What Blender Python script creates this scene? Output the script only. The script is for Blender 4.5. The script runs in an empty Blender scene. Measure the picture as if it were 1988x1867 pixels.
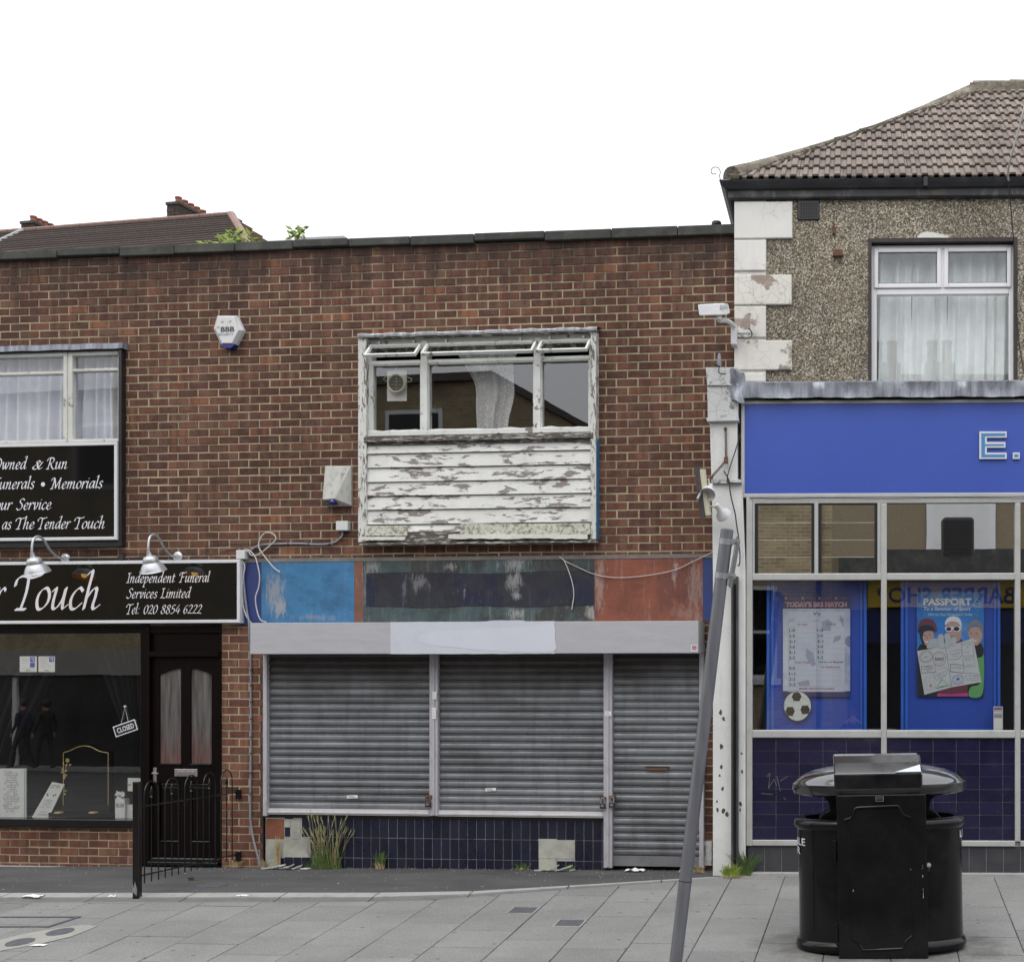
import bpy, math, random, bmesh
from mathutils import Vector, Matrix
from mathutils.geometry import delaunay_2d_cdt
rnd = random.Random(11)
rad = math.radians
# ---------------------------------------------------------------- camera
F, CX, CY, H = 2470., 1590., 1322., 1.937          # focal length and principal point in reference units, eye height
scn = bpy.context.scene
cam = bpy.data.objects.new('camera', bpy.data.cameras.new('camera'))
scn.collection.objects.link(cam); scn.camera = cam
cam.location = (0, 0, H); cam.rotation_euler = (rad(90), 0, 0)
cam.data.sensor_width = 36; cam.data.sensor_fit = 'HORIZONTAL'
cam.data.lens = F/1988*36
cam.data.shift_x = (994-CX)/1988; cam.data.shift_y = (CY-933.5)/1988
cam.data.clip_end = 400; cam.data.clip_start = .05
# ---------------------------------------------------------------- overcast daylight
w = bpy.data.worlds.new("World"); scn.world = w; w.use_nodes = True
nt = w.node_tree; nt.nodes.clear()
SUN_EL, SUN_AZ = rad(58), rad(200)
sky = nt.nodes.new('ShaderNodeTexSky'); sky.sky_type = 'NISHITA'; sky.sun_disc = False
sky.sun_elevation = SUN_EL; sky.sun_rotation = SUN_AZ; sky.dust_density = 4
bg1 = nt.nodes.new('ShaderNodeBackground'); bg1.inputs[1].default_value = .06
nt.links.new(sky.outputs[0], bg1.inputs[0])
tc = nt.nodes.new('ShaderNodeTexCoord'); sep = nt.nodes.new('ShaderNodeSeparateXYZ')
nt.links.new(tc.outputs['Generated'], sep.inputs[0])
rmp = nt.nodes.new('ShaderNodeMapRange'); rmp.inputs[1].default_value = 0; rmp.inputs[2].default_value = 1
rmp.inputs[3].default_value = .82; rmp.inputs[4].default_value = 2.5
nt.links.new(sep.outputs[2], rmp.inputs[0])
nz = nt.nodes.new('ShaderNodeTexNoise'); nz.inputs['Scale'].default_value = 2.2; nz.inputs['Detail'].default_value = 5
nt.links.new(tc.outputs['Generated'], nz.inputs['Vector'])
nr = nt.nodes.new('ShaderNodeMapRange'); nr.inputs[3].default_value = .93; nr.inputs[4].default_value = 1.07
nt.links.new(nz.outputs[0], nr.inputs[0])
mul = nt.nodes.new('ShaderNodeMath'); mul.operation = 'MULTIPLY'
nt.links.new(rmp.outputs[0], mul.inputs[0]); nt.links.new(nr.outputs[0], mul.inputs[1])
bg2 = nt.nodes.new('ShaderNodeBackground'); bg2.inputs[0].default_value = (.97, .985, 1.0, 1)
nt.links.new(mul.outputs[0], bg2.inputs[1])
ad = nt.nodes.new('ShaderNodeAddShader'); ow = nt.nodes.new('ShaderNodeOutputWorld')
nt.links.new(bg1.outputs[0], ad.inputs[0]); nt.links.new(bg2.outputs[0], ad.inputs[1]); nt.links.new(ad.outputs[0], ow.inputs[0])
sun = bpy.data.objects.new('sun', bpy.data.lights.new('sun', 'SUN'))
sun.data.energy = .5; sun.data.angle = rad(35); sun.data.color = (1, .97, .93)
sun.rotation_euler = (rad(90)-SUN_EL, 0, rad(-18))
scn.collection.objects.link(sun)
scn.view_settings.view_transform = 'Standard'; scn.view_settings.look = 'None'
scn.view_settings.gamma = 1; scn.view_settings.use_curve_mapping = False
scn.view_settings.exposure = -.12
scn.cycles.max_bounces = 7; scn.cycles.transparent_max_bounces = 12; scn.cycles.glossy_bounces = 3
# ---------------------------------------------------------------- frames (street fronts as local coordinate systems)
class Fr:
    def __init__(s, ox, oy, deg):
        s.ox, s.oy, s.deg = ox, oy, deg; a = rad(deg); s.c, s.s = math.cos(a), math.sin(a)
    def ray(s, px, py, off=0.):
        dx = (px-CX)/F; dz = -(py-CY)/F
        t = (-off+s.s*s.ox+s.c*s.oy)/(s.s*dx+s.c); X = t*dx
        return (s.c*(X-s.ox)-s.s*(t-s.oy), H+t*dz)
    def u(s, px, off=0.): return s.ray(px, CY, off)[0]
    def z(s, px, py, off=0.): return s.ray(px, py, off)[1]
    def W(s, u, y, z=0.): return Vector((s.ox+s.c*u+s.s*y, s.oy-s.s*u+s.c*y, z))
    def loc(s, X, Y):
        X -= s.ox; Y -= s.oy; return (s.c*X-s.s*Y, s.s*X+s.c*Y)
    def sc(s, px, off=0.):                         # metres per reference unit at that spot
        return abs(s.z(px, CY-100, off)-H)/100
LF = Fr((1425-CX)/F*13.15, 13.15, 5.9)             # brick building front
RF = Fr((1427-CX)/F*13.1, 13.1, 1.5)               # corner building front
WF = Fr(0, 0, 0)
SF = Fr(0, 0, 2.9)                                 # paving grid
GS, GY = .0615, 12.7
def gz(Y): return (Y-GY)*GS                        # pavement rises towards the shops
def ground_at(px, py):
    k = (py-CY)/F; Y = (H+GY*GS)/(GS+k); return Vector(((px-CX)/F*Y, Y, gz(Y)))
# ---------------------------------------------------------------- object helpers
COL = scn.collection
class T:                                            # a thing: an Empty at its base that parents its parts
    def __init__(s, name, label, cat=None, fr=WF, base=(0, 0, 0), group=None, kind=None):
        s.fr, s.base = fr, Vector(base)
        o = bpy.data.objects.new(name, None); COL.objects.link(o); s.o = o
        o.empty_display_size = .1
        o.location = fr.W(*base); o.rotation_euler = (0, 0, -rad(fr.deg))
        if label: o['label'] = label
        if cat: o['category'] = cat
        if group: o['group'] = group
        if kind: o['kind'] = kind
    def part(s, name, m, mat, parent=None, label=None, kind=None, smooth=False, bevel=0):
        o = m.obj(name, mat, s.base, smooth, bevel); o.parent = parent or s.o
        if label: o['label'] = label
        if kind: o['kind'] = kind
        return o
def single(name, label, cat, m, mat, fr=WF, base=(0, 0, 0), group=None, kind=None, smooth=False, bevel=0):
    o = m.obj(name, mat, Vector(base), smooth, bevel)
    o.location = fr.W(*base); o.rotation_euler = (0, 0, -rad(fr.deg))
    if label: o['label'] = label
    if cat: o['category'] = cat
    if group: o['group'] = group
    if kind: o['kind'] = kind
    return o
class M:
    def __init__(s): s.v = []; s.f = []; s.t = []; s.tone = 0.; s.mi = []; s.m = 0
    def add(s, vs, fs):
        n = len(s.v); s.v += [tuple(p) for p in vs]
        for f in fs: s.f.append(tuple(i+n for i in f)); s.t.append(s.tone); s.mi.append(s.m)
        return s
    def box(s, u0, u1, y0, y1, z0, z1, ch=0.):       # y0 = front (smaller)
        if ch:
            c = ch
            s.add([(u0, y1, z0), (u1, y1, z0), (u1, y1, z1), (u0, y1, z1),
                   (u0, y0+c, z0), (u1, y0+c, z0), (u1, y0+c, z1), (u0, y0+c, z1),
                   (u0+c, y0, z0+c), (u1-c, y0, z0+c), (u1-c, y0, z1-c), (u0+c, y0, z1-c)],
                  [(8, 9, 10, 11), (4, 5, 9, 8), (5, 6, 10, 9), (6, 7, 11, 10), (7, 4, 8, 11),
                   (0, 1, 5, 4), (1, 2, 6, 5), (2, 3, 7, 6), (3, 0, 4, 7), (3, 2, 1, 0)])
        else:
            s.add([(u0, y0, z0), (u1, y0, z0), (u1, y0, z1), (u0, y0, z1), (u0, y1, z0), (u1, y1, z0), (u1, y1, z1), (u0, y1, z1)],
                  [(0, 1, 2, 3), (5, 4, 7, 6), (4, 0, 3, 7), (1, 5, 6, 2), (3, 2, 6, 7), (4, 5, 1, 0)])
        return s
    def prism(s, poly, y0, y1):                      # poly in (u, z), seen from the front
        a = sum(p[0]*q[1]-q[0]*p[1] for p, q in zip(poly, poly[1:]+poly[:1]))
        if a < 0: poly = poly[::-1]
        n = len(poly)
        s.add([(p[0], y0, p[1]) for p in poly]+[(p[0], y1, p[1]) for p in poly],
              [tuple(range(n)), tuple(range(2*n-1, n-1, -1))]+[(i, i+n, (i+1) % n+n, (i+1) % n) for i in range(n)])
        return s
    def hex(s, p):                                   # 8 arbitrary corners: front 4 (ccw), back 4
        return s.add(p, [(0, 1, 2, 3), (5, 4, 7, 6), (4, 0, 3, 7), (1, 5, 6, 2), (3, 2, 6, 7), (4, 5, 1, 0)])
    def tube(s, pts, r, seg=8, cap=True, r1=None):
        pts = [Vector(p) for p in pts]; n = len(pts); up = None; rings = []
        for i, p in enumerate(pts):
            d = (pts[min(i+1, n-1)]-pts[max(i-1, 0)]).normalized()
            if up is None:
                up = d.orthogonal().normalized()
            else:
                up = (up-d*up.dot(d)); up = up.normalized() if up.length > 1e-6 else d.orthogonal().normalized()
            b = d.cross(up); rr = r if r1 is None else r+(r1-r)*i/(n-1)
            rings += [p+(up*math.cos(2*math.pi*k/seg)+b*math.sin(2*math.pi*k/seg))*rr for k in range(seg)]
        fs = [(i*seg+k, i*seg+(k+1) % seg, (i+1)*seg+(k+1) % seg, (i+1)*seg+k) for i in range(n-1) for k in range(seg)]
        if cap: fs += [tuple(range(seg-1, -1, -1)), tuple((n-1)*seg+k for k in range(seg))]
        return s.add(rings, fs)
    def lathe(s, prof, c=(0, 0, 0), ax=(0, 0, 1), seg=24, cap=True):   # prof: (radius, height)
        ax = Vector(ax).normalized(); a = ax.orthogonal().normalized(); b = ax.cross(a); c = Vector(c)
        vs = [c+ax*h+(a*math.cos(2*math.pi*k/seg)+b*math.sin(2*math.pi*k/seg))*r for r, h in prof for k in range(seg)]
        fs = [(i*seg+k, i*seg+(k+1) % seg, (i+1)*seg+(k+1) % seg, (i+1)*seg+k) for i in range(len(prof)-1) for k in range(seg)]
        if cap: fs += [tuple(range(seg-1, -1, -1)), tuple((len(prof)-1)*seg+k for k in range(seg))]
        return s.add(vs, fs)
    def grid(s, fn, nu, nv, closed=False):
        n0 = len(s.v); vs = [fn(i/nu, j/nv) for j in range(nv+1) for i in range(nu+1)]
        fs = [(j*(nu+1)+i, j*(nu+1)+i+1, (j+1)*(nu+1)+i+1, (j+1)*(nu+1)+i) for j in range(nv) for i in range(nu)]
        return s.add(vs, fs)
    def obj(s, name, mat, base=Vector((0, 0, 0)), smooth=False, bevel=0):
        me = bpy.data.meshes.new(name)
        bx, by, bz = base
        me.from_pydata([(x-bx, y-by, z-bz) for x, y, z in s.v], [], s.f)
        a = me.attributes.new('tone', 'FLOAT', 'FACE'); a.data.foreach_set('value', s.t)
        for mm in (mat if isinstance(mat, (list, tuple)) else [mat]): me.materials.append(mm)
        me.polygons.foreach_set('material_index', s.mi)
        if smooth: me.shade_smooth() if hasattr(me, 'shade_smooth') else None
        me.update()
        o = bpy.data.objects.new(name, me); COL.objects.link(o)
        if smooth:
            try: me.set_sharp_from_angle(angle=rad(40))
            except Exception: pass
        if bevel:
            b = o.modifiers.new('bevel', 'BEVEL'); b.width = bevel; b.segments = 2; b.limit_method = 'ANGLE'
        return o
def cat(p, n=6, closed=False):                       # Catmull-Rom through points of any dimension
    P = [Vector(q) for q in p]
    if len(P) < 3: return P
    out = []; m = len(P); rng = range(m if closed else m-1)
    for i in rng:
        if closed: a, b, c, d = P[(i-1) % m], P[i], P[(i+1) % m], P[(i+2) % m]
        else: a, b, c, d = P[max(i-1, 0)], P[i], P[i+1], P[min(i+2, m-1)]
        for k in range(n):
            t = k/n; out.append(.5*((2*b)+(c-a)*t+(2*a-5*b+4*c-d)*t*t+(3*b-a-3*c+d)*t**3))
    if not closed: out.append(P[-1])
    return out
# rectangle given in reference units on a front plane -> metres
def rect(fr, x0, y0, x1, y1, off=0.):
    xm = (x0+x1)/2
    return fr.u(x0, off), fr.u(x1, off), fr.z(xm, y1, off), fr.z(xm, y0, off)
def pbox(m, fr, x0, y0, x1, y1, off, back, ch=0.):
    u0, u1, z0, z1 = rect(fr, x0, y0, x1, y1, off)
    return m.box(u0, u1, -off, -back, z0, z1, ch)
def ppoly(fr, pts, off): return [fr.ray(x, y, off) for x, y in pts]
def ppath(fr, pts, off): return [(lambda q: (q[0], -(p[2] if len(p) > 2 else off), q[1]))(fr.ray(p[0], p[1], p[2] if len(p) > 2 else off)) for p in pts]
# ---------------------------------------------------------------- materials
class Mt:
    def __init__(s, name, rough=.6, metal=0., spec=.5):
        s.m = bpy.data.materials.new(name); s.m.use_nodes = True; s.nt = s.m.node_tree
        s.b = s.nt.nodes['Principled BSDF']; s.b.inputs['Roughness'].default_value = rough
        s.b.inputs['Metallic'].default_value = metal; s.b.inputs['Specular IOR Level'].default_value = spec
        s.pos = s.n('ShaderNodeNewGeometry').outputs['Position']
    def n(s, t, **p):
        o = s.nt.nodes.new(t)
        for k, v in p.items(): setattr(o, k, v)
        return o
    def put(s, sock, v):
        if isinstance(v, bpy.types.NodeSocket): s.nt.links.new(v, sock)
        elif isinstance(v, (tuple, list)) and len(v) == 3 and sock.type == 'RGBA': sock.default_value = (*v, 1)
        else: sock.default_value = v
    def vec(s, scale=(1, 1, 1), loc=(0, 0, 0), src=None, rot=(0, 0, 0)):
        o = s.n('ShaderNodeMapping'); s.put(o.inputs[0], src or s.pos); o.inputs['Scale'].default_value = scale
        o.inputs['Location'].default_value = loc; o.inputs['Rotation'].default_value = rot; return o.outputs[0]
    def noise(s, scale=5, detail=4, rough=.55, vec=None, dist=0.):
        o = s.n('ShaderNodeTexNoise'); s.put(o.inputs['Vector'], vec or s.pos)
        o.inputs['Scale'].default_value = scale; o.inputs['Detail'].default_value = detail
        o.inputs['Roughness'].default_value = rough; o.inputs['Distortion'].default_value = dist; return o.outputs['Fac']
    def voro(s, scale=5, feature='F1', vec=None, out='Distance', rnd_=1.):
        o = s.n('ShaderNodeTexVoronoi', feature=feature); s.put(o.inputs['Vector'], vec or s.pos)
        o.inputs['Scale'].default_value = scale; o.inputs['Randomness'].default_value = rnd_; return o.outputs[out]
    def ramp(s, fac, stops, interp='LINEAR'):
        o = s.n('ShaderNodeValToRGB'); s.put(o.inputs[0], fac); cr = o.color_ramp; cr.interpolation = interp
        while len(cr.elements) < len(stops): cr.elements.new(.5)
        for e, (p, c) in zip(cr.elements, stops):
            e.position = p; e.color = (c, c, c, 1) if isinstance(c, (int, float)) else (*c, 1)
        return o.outputs[0]
    def mix(s, fac, a, b, mode='MIX'):
        o = s.n('ShaderNodeMix', data_type='RGBA', blend_type=mode)
        s.put(o.inputs[0], fac); s.put(o.inputs[6], a); s.put(o.inputs[7], b); return o.outputs[2]
    def math(s, op, a, b=0., clamp=False):
        o = s.n('ShaderNodeMath', operation=op, use_clamp=clamp); s.put(o.inputs[0], a); s.put(o.inputs[1], b); return o.outputs[0]
    def attr(s, name='tone'):
        o = s.n('ShaderNodeAttribute', attribute_name=name); return o.outputs['Fac']
    def bump(s, h, strength=.3, dist=.01):
        o = s.n('ShaderNodeBump'); s.put(o.inputs['Height'], h); o.inputs['Strength'].default_value = strength
        o.inputs['Distance'].default_value = dist; s.put(s.b.inputs['Normal'], o.outputs[0]); return s
    def col(s, v): s.put(s.b.inputs['Base Color'], v); return s
    def rough(s, v): s.put(s.b.inputs['Roughness'], v); return s
def shade(c, k): return tuple(min(1, x*k) for x in c)
def std(name, c, rough=.6, var=.18, scale=4, metal=0., bump=.15, bs=90, bd=.002, stretch=(1, 1, 1), spec=.5, dirt=0., dc=(.08, .07, .06)):
    m = Mt(name, rough, metal, spec); v = m.vec(stretch)
    f = m.noise(scale, 6, .6, v); g = m.noise(scale*9, 3, .6, v)
    k = m.math('ADD', m.math('MULTIPLY', f, .7), m.math('MULTIPLY', g, .3))
    c1 = m.ramp(k, [(.3, shade(c, 1-var)), (.7, shade(c, 1+var))])
    if dirt:
        d = m.ramp(m.noise(scale*1.7, 7, .65, m.vec(tuple(x*.9 for x in stretch), (3, 1, 7))), [(.5, 0.), (.72, dirt)])
        c1 = m.mix(d, c1, dc)
    m.col(c1)
    if bump: m.bump(m.noise(bs, 3, .6, v), bump, bd)
    return m.m
def brick_mat(name, a, b, c, d, dirt=.35):
    m = Mt(name, .85, spec=.25); t = m.attr()
    base = m.ramp(t, [(0., a), (.3, shade(a, 1.25)), (.5, b), (.8, shade(b, 1.2)), (.88, (b[0]*.95, b[1]*1.25, b[2]*1.2)), (.955, c), (.985, d), (1., shade(a, .4))])
    band = m.ramp(m.noise(1, 2, .5, m.vec((15, 15, 1.5))), [(.44, 0.), (.54, 1.)])
    base = m.mix(m.math('MULTIPLY', band, .55), base, shade(a, .7))
    sp = m.ramp(m.noise(60, 4, .7), [(.3, .72), (.55, 1.), (.75, 1.28)])
    base = m.mix(1., base, sp, 'MULTIPLY')
    mott = m.ramp(m.noise(11, 5, .65), [(.45, 0.), (.7, .4)])
    base = m.mix(mott, base, (.16, .115, .085))
    big = m.ramp(m.noise(1.1, 4, .6, m.vec((1, 1, .8))), [(.3, .74), (.5, 1.), (.7, 1.2)])
    base = m.mix(1., base, big, 'MULTIPLY')
    zc = m.n('ShaderNodeSeparateXYZ'); m.put(zc.inputs[0], m.pos); zr_ = m.n('ShaderNodeMapRange'); m.put(zr_.inputs[0], zc.outputs[2]); zr_.inputs[1].default_value = 5.75; zr_.inputs[2].default_value = 6.6
    soot = m.math('ADD', m.math('MULTIPLY', zr_.outputs[0], .5), m.noise(1.6, 6, .7, m.vec((3.5, 3.5, .7))))
    base = m.mix(m.ramp(soot, [(.68, 0.), (1.02, .7)]), base, (.03, .022, .02))
    base = m.mix(m.ramp(m.noise(1.4, 7, .72, m.vec((2.6, 2.6, 1.1), (4, 8, 1))), [(.6, 0.), (.76, .3)]), base, (.26, .2, .16))
    base = m.mix(m.ramp(m.voro(38), [(.0, dirt), (.06, 0.)]), base, (.35, .32, .27))
    m.col(base); m.bump(m.noise(120, 5, .7), .5, .004); return m.m
BRICK = brick_mat('brick_face', (.086, .037, .029), (.138, .058, .041), (.2, .082, .048), (.26, .105, .055))
BRICK2 = brick_mat('brick_face_lower', (.12, .048, .036), (.18, .075, .05), (.23, .09, .055), (.26, .11, .06), .6)
DARKBRICK = brick_mat('dark_chimney_brick', (.075, .055, .05), (.12, .08, .07), (.14, .085, .07), (.15, .09, .07))
def mortar(name, c, low=0.):
    m = Mt(name, .95, spec=.2)
    k = m.noise(2.2, 6, .65); c1 = m.ramp(k, [(.3, shade(c, .62)), (.52, c), (.75, shade(c, 1.25))])
    c1 = m.mix(m.ramp(m.noise(9, 6, .7), [(.52, 0.), (.75, .5)]), c1, shade(c, .38))
    zc = m.n('ShaderNodeSeparateXYZ'); m.put(zc.inputs[0], m.pos); zr_ = m.n('ShaderNodeMapRange'); m.put(zr_.inputs[0], zc.outputs[2]); zr_.inputs[1].default_value = 5.75; zr_.inputs[2].default_value = 6.6
    soot = m.math('ADD', m.math('MULTIPLY', zr_.outputs[0], .5), m.noise(1.6, 6, .7, m.vec((3.5, 3.5, .7))))
    c1 = m.mix(m.ramp(soot, [(.62, 0.), (.95, .85)]), c1, (.05, .042, .035))
    m.col(c1); m.bump(m.noise(140, 4, .7), .5, .004); return m.m
MORTAR = mortar('mortar', (.37, .315, .205))
PLASTER = mortar('bare_plaster', (.42, .42, .37))
REDPLASTER = mortar('red_brown_plaster', (.24, .1, .06))
def paint_peel(name, paint, wood, amt=.52, sc=1., stretch=(1.2, 1.2, 4.5), dirt=.2, moss=0.):
    m = Mt(name, .55); v = m.vec(tuple(k*sc for k in stretch))
    n = m.noise(4.2, 9, .66, v, .25); big = m.noise(1.3, 2, .5, v)
    f = m.math('ADD', m.math('MULTIPLY', n, .78), m.math('MULTIPLY', big, .22))
    mask = m.ramp(f, [(amt, 0.), (amt+.012, 1.)])
    edge = m.ramp(f, [(amt-.03, 0.), (amt-.004, 1.), (amt+.01, 0.)])
    grain = m.noise(30, 5, .7, m.vec((1, 1, 16)))
    wc = m.ramp(grain, [(.3, shade(wood, .55)), (.7, shade(wood, 1.3))])
    pc = m.ramp(m.noise(5, 5, .6), [(.3, shade(paint, .86)), (.7, shade(paint, 1.04))])
    pc = m.mix(m.ramp(m.noise(14, 6, .7, v), [(.5, 0.), (.8, dirt)]), pc, shade(wood, .8))
    c = m.mix(mask, pc, wc); c = m.mix(m.math('MULTIPLY', edge, .3), c, shade(wood, .5))
    if moss: c = m.mix(m.ramp(m.noise(26, 7, .75), [(.48, 0.), (.6, moss)]), c, (.11, .12, .055))
    m.col(c); m.rough(m.mix(mask, (.5,)*3, (.9,)*3))
    m.bump(m.math('ADD', m.math('MULTIPLY', mask, -.8), m.math('MULTIPLY', grain, .25)), .9, .006); return m.m
CLAD = paint_peel('peeling_white_boards', (.66, .66, .63), (.25, .22, .21), .55)
CLAD2 = paint_peel('flaking_white_timber', (.62, .62, .58), (.2, .17, .15), .545, 2.2, (4.5, 4.5, 1.1))
SASHP = paint_peel('old_white_window_paint', (.66, .67, .64), (.24, .21, .18), .6, 1.6, (1.5, 1.5, 1.5), .12)
ROTTEN = paint_peel('rotten_sill_timber', (.42, .4, .36), (.10, .088, .08), .47, 2.2, (1.2, 1.2, 7))
MOSSY = paint_peel('mossy_cream_trim', (.58, .58, .5), (.28, .25, .2), .56, 1., (1, 1, 3), .4, .8)
CREAM = paint_peel('cream_trim', (.68, .68, .62), (.3, .27, .2), .64, 1., (1, 1, 3), .1, .12)
SASHL = paint_peel('left_window_white_paint', (.58, .58, .54), (.3, .27, .22), .62, 1.6, (1.5, 1.5, 1.5), .25)
def cracked(name, paint, under, thr, crack=.5, sc=5.):
    m = Mt(name, .6); d = m.noise(3, 4, .6)
    w_ = m.n('ShaderNodeMix', data_type='VECTOR'); m.put(w_.inputs[0], .12); m.put(w_.inputs[4], m.pos)
    nn = m.n('ShaderNodeTexNoise'); nn.inputs['Scale'].default_value = 4; m.put(nn.inputs['Vector'], m.pos)
    m.put(w_.inputs[5], nn.outputs['Color']); wv = w_.outputs[1]
    e = m.voro(sc, 'DISTANCE_TO_EDGE', wv); line = m.ramp(e, [(0., crack), (.012, crack*.4), (.03, 0.)])
    line = m.math('MULTIPLY', line, m.ramp(m.noise(1.5, 2), [(.42, 0.), (.6, 1.)]))
    n = m.noise(2.6, 8, .68); mask = m.ramp(n, [(thr, 0.), (thr+.012, 1.)])
    edge = m.ramp(n, [(thr-.02, 0.), (thr-.004, .8), (thr+.006, 0.)])
    pc = m.ramp(m.noise(1.8, 5, .6), [(.3, shade(paint, .86)), (.7, shade(paint, 1.03))])
    uc = m.ramp(m.noise(12, 5, .6), [(.3, shade(under, .7)), (.7, shade(under, 1.3))])
    c = m.mix(line, pc, shade(under, .4)); c = m.mix(mask, c, uc); c = m.mix(m.math('MULTIPLY', edge, .35), c, shade(under, .35))
    run = m.ramp(m.noise(2, 5, .6, m.vec((5, 5, .5))), [(.55, 0.), (.8, .35)])
    c = m.mix(run, c, shade(under, .9))
    m.col(c); m.bump(m.math('ADD', m.math('MULTIPLY', mask, -1), m.math('MULTIPLY', line, -1)), .7, .004); return m.m
QUOIN = cracked('cracked_white_quoin_paint', (.70, .69, .65), (.31, .25, .21), .72, .35, 9.)
QUOINP = cracked('peeling_white_quoin_paint', (.68, .66, .6), (.3, .24, .2), .575, .5, 11.)
PILAST = cracked('white_pilaster_paint', (.66, .67, .65), (.3, .28, .25), .7, .2, 9.)
PILDIRTY = cracked('dirty_white_pilaster_cap', (.54, .55, .54), (.2, .19, .18), .6, .7, 10.)
def pebble():
    m = Mt('pebbledash', .8, spec=.35)
    v = m.n('ShaderNodeTexVoronoi', feature='F1'); m.put(v.inputs['Vector'], m.pos); v.inputs['Scale'].default_value = 88
    cell = m.n('ShaderNodeSeparateColor'); m.put(cell.inputs[0], v.outputs['Color'])
    st = m.ramp(cell.outputs[0], [(0., (.035, .03, .028)), (.25, (.08, .068, .055)), (.45, (.2, .18, .155)), (.66, (.32, .30, .26)), (.82, (.5, .49, .46)), (.92, (.6, .6, .57)), (1., (.72, .72, .7))], 'CONSTANT')
    gap = m.ramp(v.outputs['Distance'], [(.0, 0.), (.5, .1), (.7, .8)])
    big = m.ramp(m.noise(1.1, 5, .6), [(.35, (.17, .155, .125)), (.6, (.23, .185, .11)), (.75, (.15, .14, .125))])
    g2 = m.math('MAXIMUM', gap, m.ramp(m.noise(6, 5, .65), [(.5, 0.), (.72, .6)]))
    c = m.mix(g2, st, big)
    st2 = m.ramp(m.noise(.8, 4, .6, m.vec((2, 2, .6))), [(.35, .72), (.65, 1.12)])
    m.col(m.mix(1., m.mix(1., c, (1.2, 1.17, 1.1), 'MULTIPLY'), st2, 'MULTIPLY')); m.bump(m.ramp(v.outputs['Distance'], [(0., 1.), (.6, 0.)]), .7, .007); return m.m
PEBBLE = pebble()
def lead(name='weathered_lead', c=(.24, .255, .29)):
    m = Mt(name, .45, .35); v = m.vec((9, 9, .8))
    n = m.noise(1.6, 6, .7, v); c1 = m.ramp(n, [(.3, shade(c, .4)), (.45, shade(c, .85)), (.6, shade(c, 1.25)), (.75, shade(c, 1.9))])
    c1 = m.mix(m.ramp(m.noise(7, 5, .7), [(.55, 0.), (.75, .5)]), c1, (.1, .08, .07))
    m.col(c1); m.bump(m.noise(7, 5, .6), .6, .01); return m.m
LEAD = lead()
LEADPALE = lead('pale_lead', (.33, .34, .35))
COPING = std('dark_coping_stone', (.045, .047, .042), .9, .4, 2.5, bump=.6, bs=60, bd=.005, dirt=.5, dc=(.14, .13, .11))
def roof_mat():
    m = Mt('brown_concrete_tile', .9, spec=.2); t = m.attr()
    c = m.ramp(m.noise(3, 5, .6), [(.3, (.155, .125, .108)), (.7, (.245, .208, .18))])
    c = m.mix(1., c, m.ramp(t, [(0., .8), (1., 1.18)]), 'MULTIPLY')
    c = m.mix(m.ramp(m.noise(26, 5, .75), [(.5, 0.), (.72, .6)]), c, (.09, .07, .062))
    c = m.mix(m.ramp(m.noise(60, 3, .7), [(.64, 0.), (.7, .5)]), c, (.5, .47, .43))
    m.col(c); m.bump(m.noise(90, 5, .7), .7, .006); return m.m
TILE = roof_mat()
def lichen():
    m = Mt('lichened_hip_tile', .95, spec=.15)
    c = m.ramp(m.noise(7, 7, .7), [(.3, (.09, .075, .06)), (.5, (.2, .175, .14)), (.68, (.34, .31, .25)), (.8, (.27, .23, .12))])
    m.col(c); m.bump(m.noise(24, 6, .75), 1., .02); return m.m
LICHEN = lichen()
def slatmat(name, c, dark):
    m = Mt(name, .5, .3); t = m.attr()
    n = m.noise(2.2, 6, .6, m.vec((.8, .8, 3))); st = m.noise(1.5, 5, .65, m.vec((7, 7, 1.0)))
    c1 = m.ramp(n, [(.3, shade(c, .7)), (.7, shade(c, 1.2))])
    c1 = m.mix(m.ramp(st, [(.48, 0.), (.75, .6)]), c1, shade(c, .4))
    c1 = m.mix(m.ramp(m.noise(18, 5, .7), [(.62, 0.), (.74, .55)]), c1, shade(c, .35))
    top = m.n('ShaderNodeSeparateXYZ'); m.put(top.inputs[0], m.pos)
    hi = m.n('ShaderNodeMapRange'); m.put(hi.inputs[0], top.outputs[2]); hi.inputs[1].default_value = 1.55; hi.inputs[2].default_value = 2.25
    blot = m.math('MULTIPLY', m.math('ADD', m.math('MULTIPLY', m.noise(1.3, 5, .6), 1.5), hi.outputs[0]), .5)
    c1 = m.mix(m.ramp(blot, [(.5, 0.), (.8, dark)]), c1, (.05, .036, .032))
    c1 = m.mix(m.ramp(m.noise(5, 6, .7, m.vec((1, 1, 2.5), (4, 4, 4))), [(.66, 0.), (.78, .3)]), c1, (.2, .09, .05))
    oi = m.n('ShaderNodeObjectInfo'); c1 = m.mix(1., c1, m.ramp(oi.outputs['Random'], [(0., .78), (1., 1.16)]), 'MULTIPLY')
    m.col(c1); m.rough(m.ramp(m.noise(9, 4), [(.3, .42), (.7, .65)])); m.bump(m.noise(50, 4, .6, m.vec((1, 1, 3))), .25, .002); return m.m
SLAT = slatmat('galvanised_shutter', (.18, .188, .2), .8)
GREYBOX = std('grey_painted_steel', (.40, .40, .42), .45, .08, 3, bump=.1, bs=14, stretch=(1, 1, 6), dirt=.2, dc=(.26, .25, .26))
WHITEPATCH = std('overpainted_pale_patch', (.52, .545, .6), .5, .08, 2.5, bump=.15, bs=9, dirt=.25, dc=(.5, .53, .6))
WHITEPATCH2 = std('thicker_pale_paint', (.56, .58, .64), .5, .04, 2.5, bump=.1, bs=9)
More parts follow.
